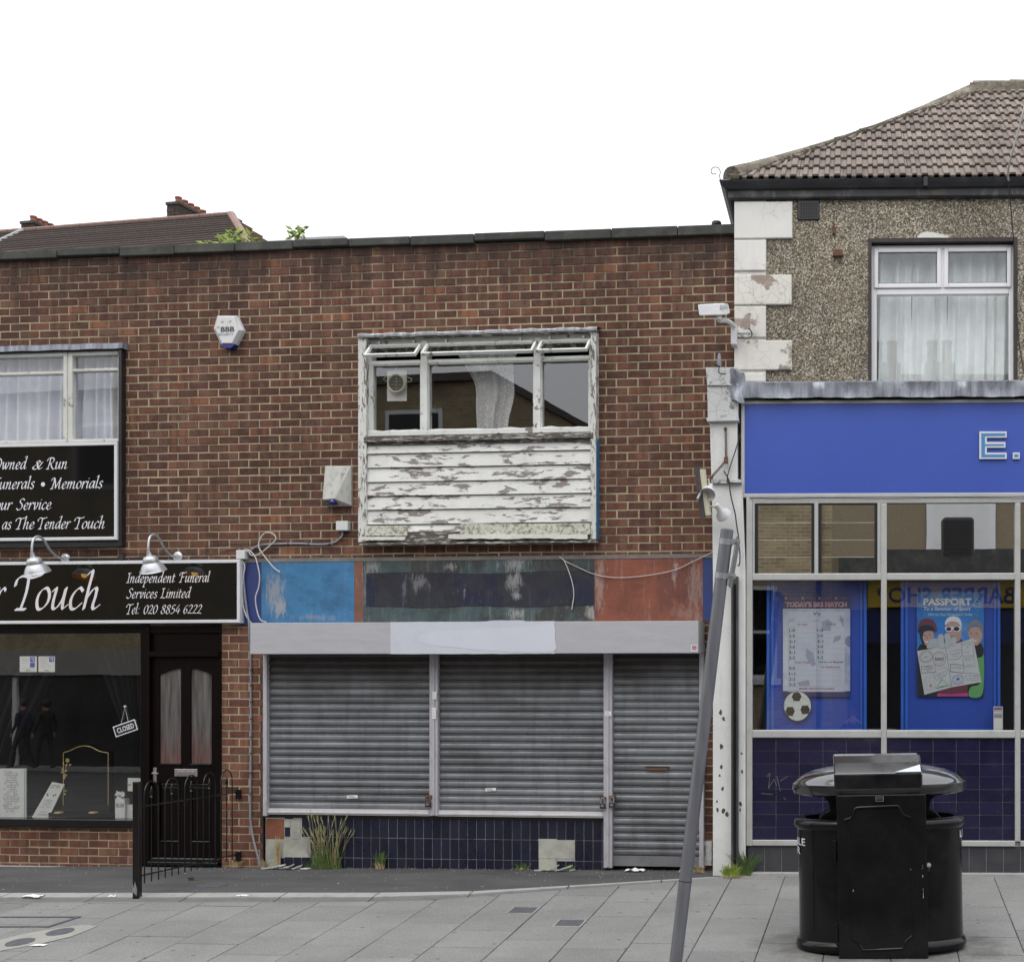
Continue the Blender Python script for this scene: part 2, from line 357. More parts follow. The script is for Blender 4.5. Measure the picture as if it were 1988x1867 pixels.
RAIL = std('grey_guide_rail', (.42, .41, .44), .5, .1, 5, dirt=.4, dc=(.18, .16, .17), stretch=(3, 3, 1))
RAILW = std('pale_bottom_rail', (.56, .55, .56), .45, .1, 5, dirt=.3, dc=(.3, .26, .24))
BLACKG = std('black_gloss_paint', (.006, .006, .007), .2, .3, 5, bump=.03, bs=40)
BLACKF = std('black_frame_paint', (.014, .014, .016), .35, .3, 5, bump=.05)
def blackpanel():
    m = Mt('black_acrylic_panel', .04, spec=.45); m.col((.006, .006, .006)); return m.m
BLACKP = blackpanel()
DOORWOOD = std('dark_mahogany_paint', (.0045, .002, .0018), .32, .5, 5, spec=.18, bump=.08, bs=50, stretch=(6, 6, 1))
WHITEAL = std('white_sign_trim', (.62, .63, .65), .3, .05, 5, bump=0)
LETTER = std('white_vinyl_lettering', (.68, .68, .72), .4, .03, 5, bump=0)
ALU = std('anodised_aluminium', (.46, .46, .45), .42, .1, 4, metal=.25, bump=.05, dirt=.3, dc=(.26, .25, .23), stretch=(1, 1, 1))
UPVC = std('white_upvc', (.74, .74, .75), .25, .03, 3, bump=0, dirt=.1, dc=(.5, .48, .45))
SIGNBLUE = std('royal_blue_sign_panel', (.045, .09, .40), .3, .05, 1.2, bump=.03, bs=6)
BLUELIGHT = std('light_blue_letter_face', (.06, .22, .46), .4, .03, 3, bump=0)
NAVYT = Mt('navy_glazed_tile', .12); _t = NAVYT.attr()
NAVYT.col(NAVYT.mix(NAVYT.ramp(NAVYT.noise(20, 6, .75), [(.66, 0.), (.74, .25)]), NAVYT.ramp(_t, [(0., (.009, .0085, .028)), (1., (.016, .014, .045))]), (.25, .25, .3)))
NAVYT.bump(NAVYT.noise(8, 3), .08, .004); NAVYT.rough(NAVYT.ramp(NAVYT.noise(5, 5), [(.35, .1), (.7, .35)])); NAVYT = NAVYT.m
NAVYT2 = Mt('dull_navy_tile', .3, spec=.4); _t = NAVYT2.attr()
NAVYT2.col(NAVYT2.mix(NAVYT2.ramp(NAVYT2.noise(30, 6, .75), [(.66, 0.), (.74, .35)]), NAVYT2.ramp(_t, [(0., (.009, .01, .022)), (1., (.015, .017, .036))]), (.25, .25, .28)))
NAVYT2.rough(NAVYT2.ramp(NAVYT2.noise(5, 5), [(.35, .22), (.7, .55)])); NAVYT2 = NAVYT2.m
BLACKT = std('charcoal_plinth_tile', (.035, .036, .042), .5, .15, 3, dirt=.2, dc=(.12, .11, .11))
GROUTW = mortar('pale_grout', (.42, .42, .40)); GROUTD = mortar('grey_grout', (.34, .34, .33))
def fascia(name, c, c2, amt, seed, dark=.3, drip=.5, pale=(.38, .34, .33), spots=()):
    m = Mt(name, .75, spec=.3); L = (seed*3.1, seed*1.7, seed*.9)
    base = m.ramp(m.noise(3.2, 6, .62, m.vec((1, 1, 1), L)), [(.3, shade(c, .8)), (.7, shade(c, 1.15))])
    pat = m.ramp(m.noise(1.9, 9, .7, m.vec((1, 1, .8), L)), [(amt, 0.), (amt+.05, .9)])
    base = m.mix(pat, base, c2)
    base = m.mix(m.ramp(m.noise(2.2, 6, .65, m.vec((9, 9, .9), L)), [(.55, 0.), (.76, drip)]), base, pale)
    base = m.mix(m.ramp(m.noise(3.3, 7, .72, m.vec((1, 1, 1.4), (L[1], L[0], L[2]))), [(.5, 0.), (.7, dark)]), base, shade(c, .3))
    base = m.mix(m.ramp(m.noise(40, 5, .75, m.vec((1, 1, .7), L)), [(.62, 0.), (.7, .5)]), base, pale)
    for px, py, rx, ry, cc, k in spots:              # stains with a place of their own on the render
        u, z = LF.ray(px, py, .015); w_ = LF.W(u, 0, z)
        v = m.vec((1/rx, 1/rx, 1/ry), (-w_.x/rx, -w_.y/rx, -w_.z/ry)); ln = m.n('ShaderNodeVectorMath', operation='LENGTH'); m.put(ln.inputs[0], v)
        f = m.math('ADD', m.math('MULTIPLY', m.math('SUBTRACT', 1., ln.outputs['Value']), .30), m.math('ADD', m.math('MULTIPLY', m.noise(16, 8, .8, m.vec((1.6, 1.6, .45 if k > .5 else 1.2), (px*.01, 1, 2))), 1.25), -.1))
        base = m.mix(m.ramp(f, [(.60, 0.), (.70, abs(k)*.55), (.8, abs(k)*.85)]), base, cc)
    m.col(base); m.bump(m.noise(22, 7, .75), .7, .006); return m.m
F_NAVY = std('navy_blue_render_paint', (.022, .04, .16), .6, .15, 2, dirt=.2, dc=(.05, .06, .12))
F_BLUE = fascia('sky_blue_render_paint', (.05, .17, .33), (.17, .21, .26), .66, 1, .5, .12, spots=[(535, 1150, .16, .30, (.3, .28, .27), .85), (545, 1180, .1, .14, (.34, .33, .31), .8), (640, 1172, .26, .12, (.03, .07, .12), .4), (615, 1198, .3, .05, (.25, .26, .26), .6), (545, 1096, .3, .05, (.05, .09, .12), .4)])
F_RUST = fascia('rust_red_render_paint', (.19, .085, .06), (.3, .24, .2), .6, 2)
F_TEAL = fascia('stained_teal_render_paint', (.06, .085, .088), (.045, .045, .042), .48, 3, .65, .35, (.3, .3, .3), spots=[(722, 1100, .14, .1, (.3, .3, .29), .7), (790, 1093, .6, .06, (.06, .06, .055), .45), (1000, 1096, .2, .12, (.32, .32, .31), .8), (1003, 1190, .14, .1, (.36, .35, .34), .8), (1148, 1190, .09, .12, (.4, .38, .36), .8), (707, 1140, .05, .4, (.22, .2, .18), .7), (875, 1100, .1, .05, (.3, .3, .3), .7)])
F_DARK = fascia('stained_navy_render_paint', (.028, .029, .037), (.018, .02, .042), .5, 4, .4, .15, (.2, .2, .22), spots=[(1000, 1128, .12, .18, (.3, .3, .3), .8), (1003, 1155, .08, .09, (.34, .34, .34), .8), (812, 1130, .14, .12, (.22, .22, .24), .7), (785, 1150, .05, .25, (.16, .17, .22), .7), (902, 1148, .03, .14, (.35, .35, .35), .8), (1085, 1150, .1, .1, (.012, .02, .06), .4)])
F_RED = fascia('terracotta_render_paint', (.225, .078, .05), (.15, .06, .048), .52, 5, .45, .45, (.36, .26, .23), spots=[(1352, 1140, .14, .5, (.3, .22, .2), .8), (1165, 1130, .09, .4, (.36, .28, .26), .75), (1330, 1190, .25, .09, (.28, .2, .18), .6), (1260, 1185, .5, .1, (.1, .05, .04), .4), (1310, 1110, .04, .2, (.42, .34, .33), .8), (1280, 1092, .5, .06, (.12, .05, .04), .4)])
CEMENT = std('cement_render', (.17, .16, .145), .95, .3, 4, bump=.8, bs=40, bd=.008, dirt=.4)
TARMAC = Mt('old_tarmac', .93, spec=.25)
TARMAC.col(TARMAC.mix(TARMAC.ramp(TARMAC.noise(150, 3, .8), [(.66, 0.), (.72, .6)]), TARMAC.ramp(TARMAC.noise(1.1, 6, .6, TARMAC.vec((1, 2, 1))), [(.3, (.062, .062, .064)), (.7, (.1, .099, .1))]), (.3, .29, .27)))
TARMAC.bump(TARMAC.noise(190, 4, .8), .9, .006); TARMAC = TARMAC.m
def slabmat():
    m = Mt('grey_concrete_slab', .88, spec=.3); t = m.attr()
    c = m.ramp(m.noise(1.3, 5, .6), [(.3, (.165, .165, .160)), (.7, (.225, .225, .217))])
    c = m.mix(1., c, m.ramp(t, [(0., .9), (1., 1.08)]), 'MULTIPLY')
    c = m.mix(m.ramp(m.noise(70, 5, .85), [(.52, 0.), (.64, .65)]), c, (.34, .34, .325))
    c = m.mix(m.ramp(m.noise(80, 5, .85, m.vec((1, 1, 1), (9, 2, 3))), [(.52, 0.), (.64, .6)]), c, (.06, .06, .06))
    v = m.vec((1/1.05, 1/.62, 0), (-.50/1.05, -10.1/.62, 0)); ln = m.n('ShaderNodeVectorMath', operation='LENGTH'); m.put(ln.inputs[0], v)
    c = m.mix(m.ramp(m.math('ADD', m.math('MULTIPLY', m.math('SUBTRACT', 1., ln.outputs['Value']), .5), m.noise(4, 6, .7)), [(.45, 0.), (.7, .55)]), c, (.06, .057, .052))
    c = m.mix(m.ramp(m.voro(4.4, vec=m.vec((1, 1, 0), (2, .3, 0))), [(.0, .8), (.075, .7), (.10, 0.)]), c, (.09, .09, .09))
    c = m.mix(m.ramp(m.noise(2.2, 7, .7, m.vec((1, 1, 1), (5, 5, 5))), [(.58, 0.), (.78, .3)]), c, (.12, .115, .11))
    m.col(c); m.bump(m.noise(150, 4, .75), .5, .003); return m.m
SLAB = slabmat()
JOINT = std('dirty_joint_sand', (.028, .027, .021), .95, .4, 8)
KERB = std('pale_concrete_edging', (.3, .3, .29), .9, .12, 5, bump=.4, bs=80, dirt=.3)
KERB2 = std('darker_channel_concrete', (.13, .13, .13), .9, .15, 5, bump=.4, bs=80, dirt=.3)
PATCHC = std('pale_cement_patch', (.27, .265, .24), .95, .15, 3, bump=.4, bs=70, dirt=.3, dc=(.22, .2, .17))
IRON = std('grey_iron_cover', (.10, .105, .115), .6, .3, 20, metal=.3, bump=.8, bs=70, bd=.005)
GALV = std('galvanised_metal', (.33, .335, .34), .42, .2, 8, metal=.6, bump=.1)
SILVER = std('silver_painted_metal', (.5, .51, .52), .33, .06, 4, metal=.55, bump=.02)
POLE = Mt('grey_painted_pole', .36, .2)
_s = POLE.n('ShaderNodeSeparateXYZ'); POLE.put(_s.inputs[0], POLE.pos)
POLE.col(POLE.mix(POLE.ramp(POLE.noise(9, 6, .72, POLE.vec((1, 1, 2.2), (1, 7, 2))), [(.67, 0.), (.73, .7)]), POLE.ramp(POLE.noise(3, 5, .6, POLE.vec((6, 6, 1))), [(.3, (.125, .128, .145)), (.7, (.175, .178, .195))]), (.16, .085, .05)))
POLE.bump(POLE.noise(60, 3), .15, .002); POLE = POLE.m
PIPE = std('black_plastic_pipe', (.045, .046, .052), .35, .25, 5, dirt=.25, dc=(.2, .2, .2), stretch=(1, 1, .4))
CONDUIT = std('grey_conduit', (.21, .215, .25), .5, .12, 6)
WHITEPL = std('white_plastic', (.6, .6, .6), .4, .05, 5, dirt=.12, dc=(.4, .38, .33))
OFFWH = std('aged_white_plastic', (.43, .43, .40), .5, .1, 9, dirt=.7, dc=(.2, .2, .165), stretch=(2, 2, 1))
CREAMPL = std('cream_plastic', (.5, .47, .36), .5, .08, 5)
WIRE = std('dirty_white_cable', (.5, .48, .46), .6, .1, 9); WIREB = std('black_cable', (.02, .02, .02), .5, .1, 9)
DARKMET = std('dark_brown_metal', (.035, .025, .022), .5, .3, 10, dirt=.3, dc=(.12, .06, .04))
RUST = std('rusty_iron', (.12, .06, .035), .85, .4, 30, bump=.5)
BLUEPL = std('blue_lens', (.018, .02, .17), .2, .1, 5, bump=0)
CHROME = std('worn_chrome', (.55, .5, .5), .25, .1, 9, metal=.8, bump=.05)
BRASS = std('gold_leaf', (.55, .42, .16), .4, .1, 9, metal=.2, bump=0)
PAPER = std('white_paper', (.7, .7, .68), .8, .04, 5, bump=0); PAPERM = std('pale_mint_card', (.5, .56, .52), .7, .03, 5, bump=0)
PRINT = std('dark_print', (.05, .05, .07), .7, .05, 5, bump=0); PRINTR = std('red_print', (.32, .035, .05), .7, .05, 5, bump=0)
PRINTG = std('grey_print', (.3, .3, .32), .7, .05, 5, bump=0); PRINTB = std('blue_print', (.06, .09, .4), .6, .05, 5, bump=0)
PRINTW = std('white_print', (.68, .7, .74), .5, .03, 5, bump=0); PRINTN = std('navy_print', (.03, .035, .13), .5, .1, 3, bump=0)
PRINTT = std('tan_print', (.42, .3, .22), .6, .05, 5, bump=0); PRINTGR = std('green_print', (.12, .35, .12), .6, .1, 9, bump=0)
PRINTM = std('maroon_print', (.14, .035, .05), .6, .1, 9, bump=0); PRINTK = std('black_print', (.012, .014, .014), .6, .1, 9, bump=0)
HAIRG = std('grey_hair_print', (.2, .2, .21), .6, .3, 60, bump=0); PRINTP = std('pink_print', (.5, .05, .25), .6, .05, 9, bump=0)
SKYPRINT = std('sky_blue_print', (.035, .2, .56), .35, .2, 2.5, bump=0, dirt=.5, dc=(.2, .4, .7))
PASSP = std('pale_passport_print', (.52, .55, .57), .5, .07, 4, bump=0, dirt=.25, dc=(.5, .44, .5))
GLOVE = std('grey_glove_print', (.42, .46, .48), .6, .12, 12, bump=0)
BALLP = Mt('clouded_football_print', .3)
BALLP.col(BALLP.mix(BALLP.ramp(BALLP.voro(3.4, vec=BALLP.vec((1, 1, 1), (.3, .2, .6))), [(.0, .85), (.2, .8), (.215, 0.)]), BALLP.ramp(BALLP.noise(3, 6, .6), [(.35, (.3, .36, .5)), (.6, (.58, .63, .72))]), (.14, .17, .33))); BALLP = BALLP.m
CABBLUE = std('blue_display_board', (.03, .08, .42), .35, .12, 2, bump=.02, bs=6); CABBLUE2 = std('brighter_blue_edge', (.035, .16, .68), .35, .06, 2, bump=0)
DARKIN = std('dark_interior', (.02, .019, .018), .9, .3, 2, bump=0); DARKIN2 = std('dim_interior_wall', (.06, .055, .048), .9, .3, 1, bump=0)
GRASS = std('green_weed', (.075, .13, .03), .7, .4, 14, bump=0); STRAW = std('dry_straw', (.38, .3, .16), .8, .3, 20, bump=0)
SEED = std('pale_green_seed_head', (.3, .32, .14), .8, .3, 30, bump=0); LEAFY = std('fresh_yellow_green_leaf', (.2, .28, .035), .6, .35, 9, bump=0)
TERRA = std('terracotta_pot', (.25, .09, .055), .8, .2, 6); PINKTILE = std('pink_clay_ridge_tile', (.24, .155, .13), .8, .2, 6)
FARROOF = Mt('dark_clay_tiles', .9, spec=.2); _t = FARROOF.attr()
FARROOF.col(FARROOF.mix(FARROOF.ramp(FARROOF.noise(6, 6, .8, FARROOF.vec((1, 1, 2))), [(.5, 0.), (.7, .7)]), FARROOF.mix(_t, (.11, .092, .085), (.16, .132, .123)), (.21, .155, .14))); FARROOF = FARROOF.m
def glassm(name, tint=(1, 1, 1), k=1.0, ior=1.5):
    m = Mt(name); nt_ = m.nt; out = nt_.nodes['Material Output']
    fr = m.n('ShaderNodeFresnel'); geo = m.n('ShaderNodeNewGeometry'); mr = m.n('ShaderNodeMapRange'); m.put(mr.inputs[0], geo.outputs['Backfacing']); mr.inputs[3].default_value = ior; mr.inputs[4].default_value = 1/ior; m.put(fr.inputs[0], mr.outputs[0])
    tr = m.n('ShaderNodeBsdfTransparent'); tr.inputs[0].default_value = (*tint, 1)
    gl = m.n('ShaderNodeBsdfGlossy'); gl.inputs['Roughness'].default_value = .0; gl.inputs[0].default_value = (1, 1, 1, 1)
    bp = m.n('ShaderNodeBump'); m.put(bp.inputs['Height'], m.noise(1.4, 2)); bp.inputs['Strength'].default_value = .018; bp.inputs['Distance'].default_value = .02
    m.put(gl.inputs['Normal'], bp.outputs[0])
    mx = m.n('ShaderNodeMixShader'); m.put(mx.inputs[0], m.math('MULTIPLY', fr.outputs[0], k, True))
    nt_.links.new(tr.outputs[0], mx.inputs[1]); nt_.links.new(gl.outputs[0], mx.inputs[2]); nt_.links.new(mx.outputs[0], out.inputs[0])
    return m.m
GLASS = glassm('window_glass', (.97, .98, .97), 3.8)
GLASSL = glassm('louvre_glass', (.5, .53, .5), 14.)
GLASSU = glassm('clear_upstairs_glass', (.98, .99, .98), 2.2)
FROST = Mt('frosted_door_glass', .15)
_s = FROST.n('ShaderNodeSeparateXYZ'); FROST.put(_s.inputs[0], FROST.pos)
_f = FROST.math('ADD', FROST.math('MULTIPLY', FROST.noise(2, 5, .6, FROST.vec((7, 7, 1.2))), .5), FROST.math('MULTIPLY', _s.outputs[2], .5))
FROST.col(FROST.mix(FROST.ramp(_f, [(.78, .75), (.98, 0.)]), FROST.ramp(FROST.noise(3, 5, .6, FROST.vec((9, 9, .6))), [(.3, (.05, .048, .045)), (.7, (.16, .15, .145))]), FROST.ramp(FROST.noise(3, 5, .6, FROST.vec((9, 9, .6))), [(.3, (.07, .035, .03)), (.7, (.2, .095, .085))]))); FROST.bump(FROST.noise(40, 3, .6, FROST.vec((1, 1, .6))), .3, .006); FROST = FROST.m
def cloth(name, c, tr=.35):
    m = Mt(name, .9, spec=.1); m.col(m.ramp(m.noise(6, 4), [(.3, shade(c, .9)), (.7, shade(c, 1.05))]))
    out = m.nt.nodes['Material Output']; t = m.n('ShaderNodeBsdfTranslucent'); t.inputs[0].default_value = (*c, 1)
    mx = m.n('ShaderNodeMixShader'); mx.inputs[0].default_value = tr
    m.nt.links.new(m.b.outputs[0], mx.inputs[1]); m.nt.links.new(t.outputs[0], mx.inputs[2]); m.nt.links.new(mx.outputs[0], out.inputs[0])
    return m
NET = cloth('white_net_curtain', (.82, .83, .92), .12).m
NETW = cloth('white_upstairs_curtain', (.86, .9, .9), .12).m
LACE = cloth('white_lace', (.8, .8, .8), .1); _v = LACE.voro(34, 'DISTANCE_TO_EDGE')
LACE.col(LACE.mix(LACE.ramp(_v, [(.0, 0.), (.09, 1.)]), (.8, .8, .8), (.45, .45, .47))); LACE = LACE.m
DRAPE = cloth('grey_voile_drape', (.035, .033, .034)).m
YELLOWBR = Mt('yellow_stock_brick', .9, spec=.2)
_b = YELLOWBR.n('ShaderNodeTexBrick'); YELLOWBR.put(_b.inputs['Vector'], YELLOWBR.vec((1, 1, 1), rot=(rad(90), 0, 0)))
_b.inputs['Color1'].default_value = (.42, .32, .18, 1); _b.inputs['Color2'].default_value = (.3, .22, .13, 1); _b.inputs['Mortar'].default_value = (.42, .38, .28, 1)
_b.inputs['Scale'].default_value = 1; _b.inputs['Brick Width'].default_value = .23; _b.inputs['Row Height'].default_value = .085; _b.inputs['Mortar Size'].default_value = .01
YELLOWBR.col(YELLOWBR.mix(YELLOWBR.ramp(YELLOWBR.noise(1.2, 5), [(.4, 0.), (.8, .6)]), _b.outputs[0], (.1, .08, .05))); YELLOWBR = YELLOWBR.m
YELSIGN = std('yellow_sign_board', (.62, .42, .04), .5, .05, 2, bump=0); NAVYPAINT = std('navy_shop_paint', (.02, .03, .12), .4, .1, 3)
SKIN = std('skin', (.42, .24, .17), .55, .08, 9, bump=0); SHIRT = std('navy_shirt', (.015, .018, .045), .9, .2, 9)
TROUSER = std('dark_trousers', (.02, .02, .024), .9, .2, 9); HAIRD = std('dark_hair', (.02, .014, .01), .6, .3, 60); BALLW = std('white_card_panel', (.62, .65, .62), .4, .05, 9, bump=0)
# ---------------------------------------------------------------- lettering
_fc = {}
def font2d(s, bold=0., shear=0., space=1.):
    key = (s, bold, shear, space)
    if key in _fc: return _fc[key]
    cu = bpy.data.curves.new('lettering', 'FONT'); cu.body = s; cu.size = 1; cu.offset = bold; cu.shear = shear; cu.space_character = space
    cu.resolution_u = 3
    o = bpy.data.objects.new('lettering', cu); COL.objects.link(o)
    dg = bpy.context.evaluated_depsgraph_get(); me = bpy.data.meshes.new_from_object(o.evaluated_get(dg))
    vs = [(v.co.x, v.co.y) for v in me.vertices]; fs = [tuple(p.vertices) for p in me.polygons]
    bpy.data.objects.remove(o); bpy.data.curves.remove(cu); bpy.data.meshes.remove(me)
    _fc[key] = (vs, fs); return vs, fs
# broad-nib italic hand: pen strokes as points, x-height 1
G = {
'a': (.86, [[(.63, .9), (.42, 1.0), (.17, .8), (.05, .4), (.12, .05), (.3, .06), (.5, .4), (.64, .9)], [(.68, 1.0), (.6, .4), (.64, .03), (.86, .2)]]),
'b': (.84, [[(.02, 1.62), (.2, 1.75), (.13, 1.), (.1, .1)], [(.12, .5), (.4, .95), (.62, .85), (.66, .5), (.5, .1), (.28, -.02), (.1, .1)]]),
'c': (.68, [[(.58, .84), (.42, 1.0), (.18, .8), (.05, .42), (.14, .04), (.36, .02), (.6, .25)]]),
'd': (.88, [[(.6, .9), (.42, 1.0), (.17, .8), (.05, .4), (.12, .05), (.3, .06), (.5, .4), (.66, 1.)], [(.46, 1.66), (.72, 1.78), (.66, 1.2), (.6, .3), (.66, .02), (.86, .18)]]),
'e': (.7, [[(.08, .42), (.4, .52), (.54, .76), (.42, .99), (.18, .82), (.05, .42), (.14, .04), (.36, .02), (.62, .25)]]),
'h': (.88, [[(.0, 1.64), (.2, 1.78), (.14, 1.), (.08, .0)], [(.1, .45), (.36, .9), (.55, .96), (.56, .6), (.5, .14), (.6, .0), (.82, .16)]]),
'i': (.4, [[(.0, .86), (.15, .98), (.1, .4), (.12, .03), (.34, .18)], [(.15, 1.38), (.2, 1.42)]]),
'l': (.4, [[(.0, 1.64), (.2, 1.78), (.14, 1.), (.1, .3), (.14, .02), (.34, .18)]]),
'm': (1.32, [[(.0, .84), (.15, .98), (.12, .5), (.08, .0)], [(.1, .45), (.34, .9), (.52, .96), (.52, .5), (.48, .0)], [(.5, .45), (.76, .9), (.95, .96), (.97, .6), (.92, .14), (1.02, .0), (1.24, .16)]]),
'n': (.9, [[(.0, .84), (.15, .98), (.12, .5), (.08, .0)], [(.1, .45), (.36, .9), (.55, .96), (.56, .6), (.5, .14), (.6, .0), (.82, .16)]]),
'o': (.76, [[(.34, 1.), (.13, .8), (.05, .42), (.16, .03), (.38, .03), (.6, .3), (.64, .66), (.5, .96), (.34, 1.)]]),
'p': (.84, [[(.0, .84), (.15, .98), (.12, .3), (.04, -.72)], [(.1, .45), (.36, .9), (.58, .92), (.66, .55), (.5, .12), (.26, -.02), (.1, .12)], [(-.1, -.7), (.2, -.72)]]),
'r': (.62, [[(.0, .84), (.15, .98), (.12, .5), (.08, .0)], [(.1, .45), (.32, .88), (.5, 1.), (.6, .88)]]),
's': (.62, [[(.5, .86), (.34, 1.), (.14, .86), (.18, .62), (.4, .42), (.44, .14), (.24, -.02), (.02, .14)]]),
't': (.5, [[(.18, 1.36), (.14, .8), (.1, .3), (.16, .02), (.42, .2)], [(.0, .95), (.42, .98)]]),
'u': (.9, [[(.0, .86), (.15, .98), (.1, .4), (.14, .04), (.34, .08), (.56, .5), (.62, .98)], [(.64, 1.), (.6, .4), (.64, .03), (.84, .18)]]),
'v': (.8, [[(-.02, .8), (.14, 1.), (.2, .6), (.26, .0), (.5, .35), (.62, .75), (.52, 1.0)]]),
'w': (1.14, [[(-.02, .8), (.14, 1.), (.16, .5), (.26, .02), (.44, .35), (.56, .95), (.56, .5), (.64, .02), (.86, .35), (.98, .78), (.88, 1.0)]]),
'F': (1.02, [[(.34, 1.55), (.36, .9), (.24, .0)], [(-.1, 1.1), (-.02, 1.45), (.3, 1.58), (.7, 1.52), (1.06, 1.62)], [(.32, .85), (.76, .88)], [(.02, .0), (.42, .0)]]),
'I': (.6, [[(.3, 1.55), (.3, .8), (.22, .0)], [(.04, 1.5), (.54, 1.56)], [(-.02, .0), (.46, .02)]]),
'L': (.96, [[(.3, 1.58), (.28, .8), (.18, .04)], [(.06, 1.5), (.5, 1.58)], [(-.04, .0), (.4, .06), (.7, -.04), (.95, .18)]]),
'M': (1.5, [[(-.14, 1.2), (.06, 1.56), (.26, 1.4), (.24, .7), (.1, .0)], [(.28, 1.5), (.5, .8), (.62, .08)], [(.62, .08), (.92, .9), (1.16, 1.56)], [(1.16, 1.56), (1.1, .7), (1.14, .04), (1.36, .16)], [(-.06, .0), (.26, .0)]]),
'O': (1.3, [[(.7, 1.56), (.3, 1.35), (.06, .75), (.22, .1), (.58, -.02), (1., .3), (1.16, .95), (.98, 1.45), (.7, 1.56)]]),
'R': (1.2, [[(.32, 1.5), (.3, .8), (.16, .0)], [(-.1, 1.15), (.04, 1.5), (.4, 1.6), (.8, 1.5), (.86, 1.15), (.6, .82), (.3, .78)], [(.46, .8), (.7, .3), (.98, -.05), (1.2, .1)], [(-.02, .0), (.34, .0)]]),
'S': (.9, [[(.86, 1.35), (.62, 1.58), (.32, 1.44), (.26, 1.14), (.56, .82), (.68, .44), (.48, .06), (.14, -.02), (-.1, .2)]]),
'T': (1.05, [[(.5, 1.5), (.5, .8), (.36, .0)], [(-.12, 1.12), (-.06, 1.44), (.24, 1.58), (.66, 1.5), (1.16, 1.64)], [(.12, .0), (.6, .0)]]),
'&': (1.3, [[(.5, .7), (.2, .5), (.04, .2), (.22, -.02), (.55, .1), (.8, .6), (.95, .98)], [(.5, .7), (.34, .98), (.5, 1.2), (.7, 1.02), (.5, .75), (.55, .3), (.8, .0), (1.05, .2)]]),
':': (.36, [[(.08, .82), (.2, .96)], [(.04, .02), (.16, .16)]]),
'0': (.84, [[(.42, 1.5), (.16, 1.2), (.06, .6), (.2, .04), (.42, .02), (.64, .4), (.7, 1.), (.58, 1.42), (.42, 1.5)]]),
'2': (.8, [[(.1, 1.2), (.28, 1.48), (.52, 1.46), (.62, 1.15), (.4, .6), (.04, .04)], [(.04, .04), (.36, .08), (.7, .02)]]),
'4': (.84, [[(.5, 1.5), (.05, .5), (.76, .5)], [(.56, .9), (.5, .0)]]),
'5': (.78, [[(.68, 1.48), (.26, 1.46), (.18, .86), (.46, .88), (.62, .55), (.44, .08), (.04, .02)]]),
'6': (.8, [[(.66, 1.46), (.3, 1.2), (.08, .55), (.22, .03), (.46, .05), (.62, .4), (.52, .78), (.28, .7), (.12, .45)]]),
'8': (.82, [[(.4, .8), (.16, 1.1), (.3, 1.46), (.56, 1.44), (.66, 1.18), (.44, .84), (.1, .5), (.08, .16), (.3, -.02), (.58, .12), (.64, .44), (.4, .8)]]),
' ': (.48, []), '.': (.3, [[(.08, .04), (.14, .1)]])}
_gc = {}
def glyph(ch, nib=.11, thin=.022, ang=42):
    key = (ch, nib)
    if key in _gc: return _gc[key]
    adv, st = G[ch]; vs = []; fs = []
    nx, ny = math.cos(rad(ang))*nib, math.sin(rad(ang))*nib; tx, ty = -math.sin(rad(ang))*thin, math.cos(rad(ang))*thin
    for s in st:
        P = cat([(x, y) for x, y in s], 7) if len(s) > 2 else [Vector(s[0]), Vector(s[1])]
        for a, b in zip(P, P[1:]):
            # hull of the rectangular nib at both ends
            pts = [(p.x+i*nx+j*tx, p.y+i*ny+j*ty) for p in (a, b) for i in (-1, 1) for j in (-1, 1)]
            pts = sorted(set(pts)); lo = []; hi = []
            for p in pts:
                while len(lo) > 1 and (lo[-1][0]-lo[-2][0])*(p[1]-lo[-2][1])-(lo[-1][1]-lo[-2][1])*(p[0]-lo[-2][0]) <= 0: lo.pop()
                lo.append(p)
            for p in reversed(pts):
                while len(hi) > 1 and (hi[-1][0]-hi[-2][0])*(p[1]-hi[-2][1])-(hi[-1][1]-hi[-2][1])*(p[0]-hi[-2][0]) <= 0: hi.pop()
                hi.append(p)
            h = lo[:-1]+hi[:-1]; n = len(vs); vs += [Vector(q) for q in h]; fs.append(list(range(n, n+len(h))))
    if vs:
        r = delaunay_2d_cdt(vs, [], fs, 1, 1e-5); out = ([(v.x, v.y) for v in r[0]], [tuple(f) for f, of in zip(r[2], r[5]) if of])
    else: out = ([], [])
    _gc[key] = (adv, out); return _gc[key]
def pen2d(s, slant=.2, nib=.11):
    V = []; Fc = []; x = 0.
    for ch in s:
        adv, (vs, fs) = glyph(ch, nib); n = len(V)
        V += [(x+px+py*slant, py) for px, py in vs]; Fc += [tuple(i+n for i in f) for f in fs]; x += adv+.03
    return V, Fc
def place(m, shape, fr, x0, x1, yb, hpx, off, unit=1., rot=0., mirror=False, flat=.0):
    """lay a flat text shape on the plane: left/right in reference units, baseline and height of one text unit"""
    vs, fs = shape
    lo = min(v[0] for v in vs); hi = max(v[0] for v in vs); xm = (x0+x1)/2
    u0, u1 = fr.u(x0, off), fr.u(x1, off); zb_ = fr.z(xm, yb, off); hz = fr.sc(xm, off)*hpx/unit; k = (u1-u0)/(hi-lo)
    out = []
    for x, y in vs:
        t = (x-lo)*k
        if mirror: t = (u1-u0)-t
        uu, zz = u0+t, zb_+y*hz
        if rot:
            uc, zc = (u0+u1)/2, zb_+hz*unit/2; c, s_ = math.cos(rot), math.sin(rot)
            uu, zz = uc+(uu-uc)*c-(zz-zc)*s_, zc+(uu-uc)*s_+(zz-zc)*c
        out.append((uu, -off, zz))
    m.add(out, [f[::-1] for f in fs] if mirror else fs); return m
CAP = .695                                           # cap height of the sans face for size 1
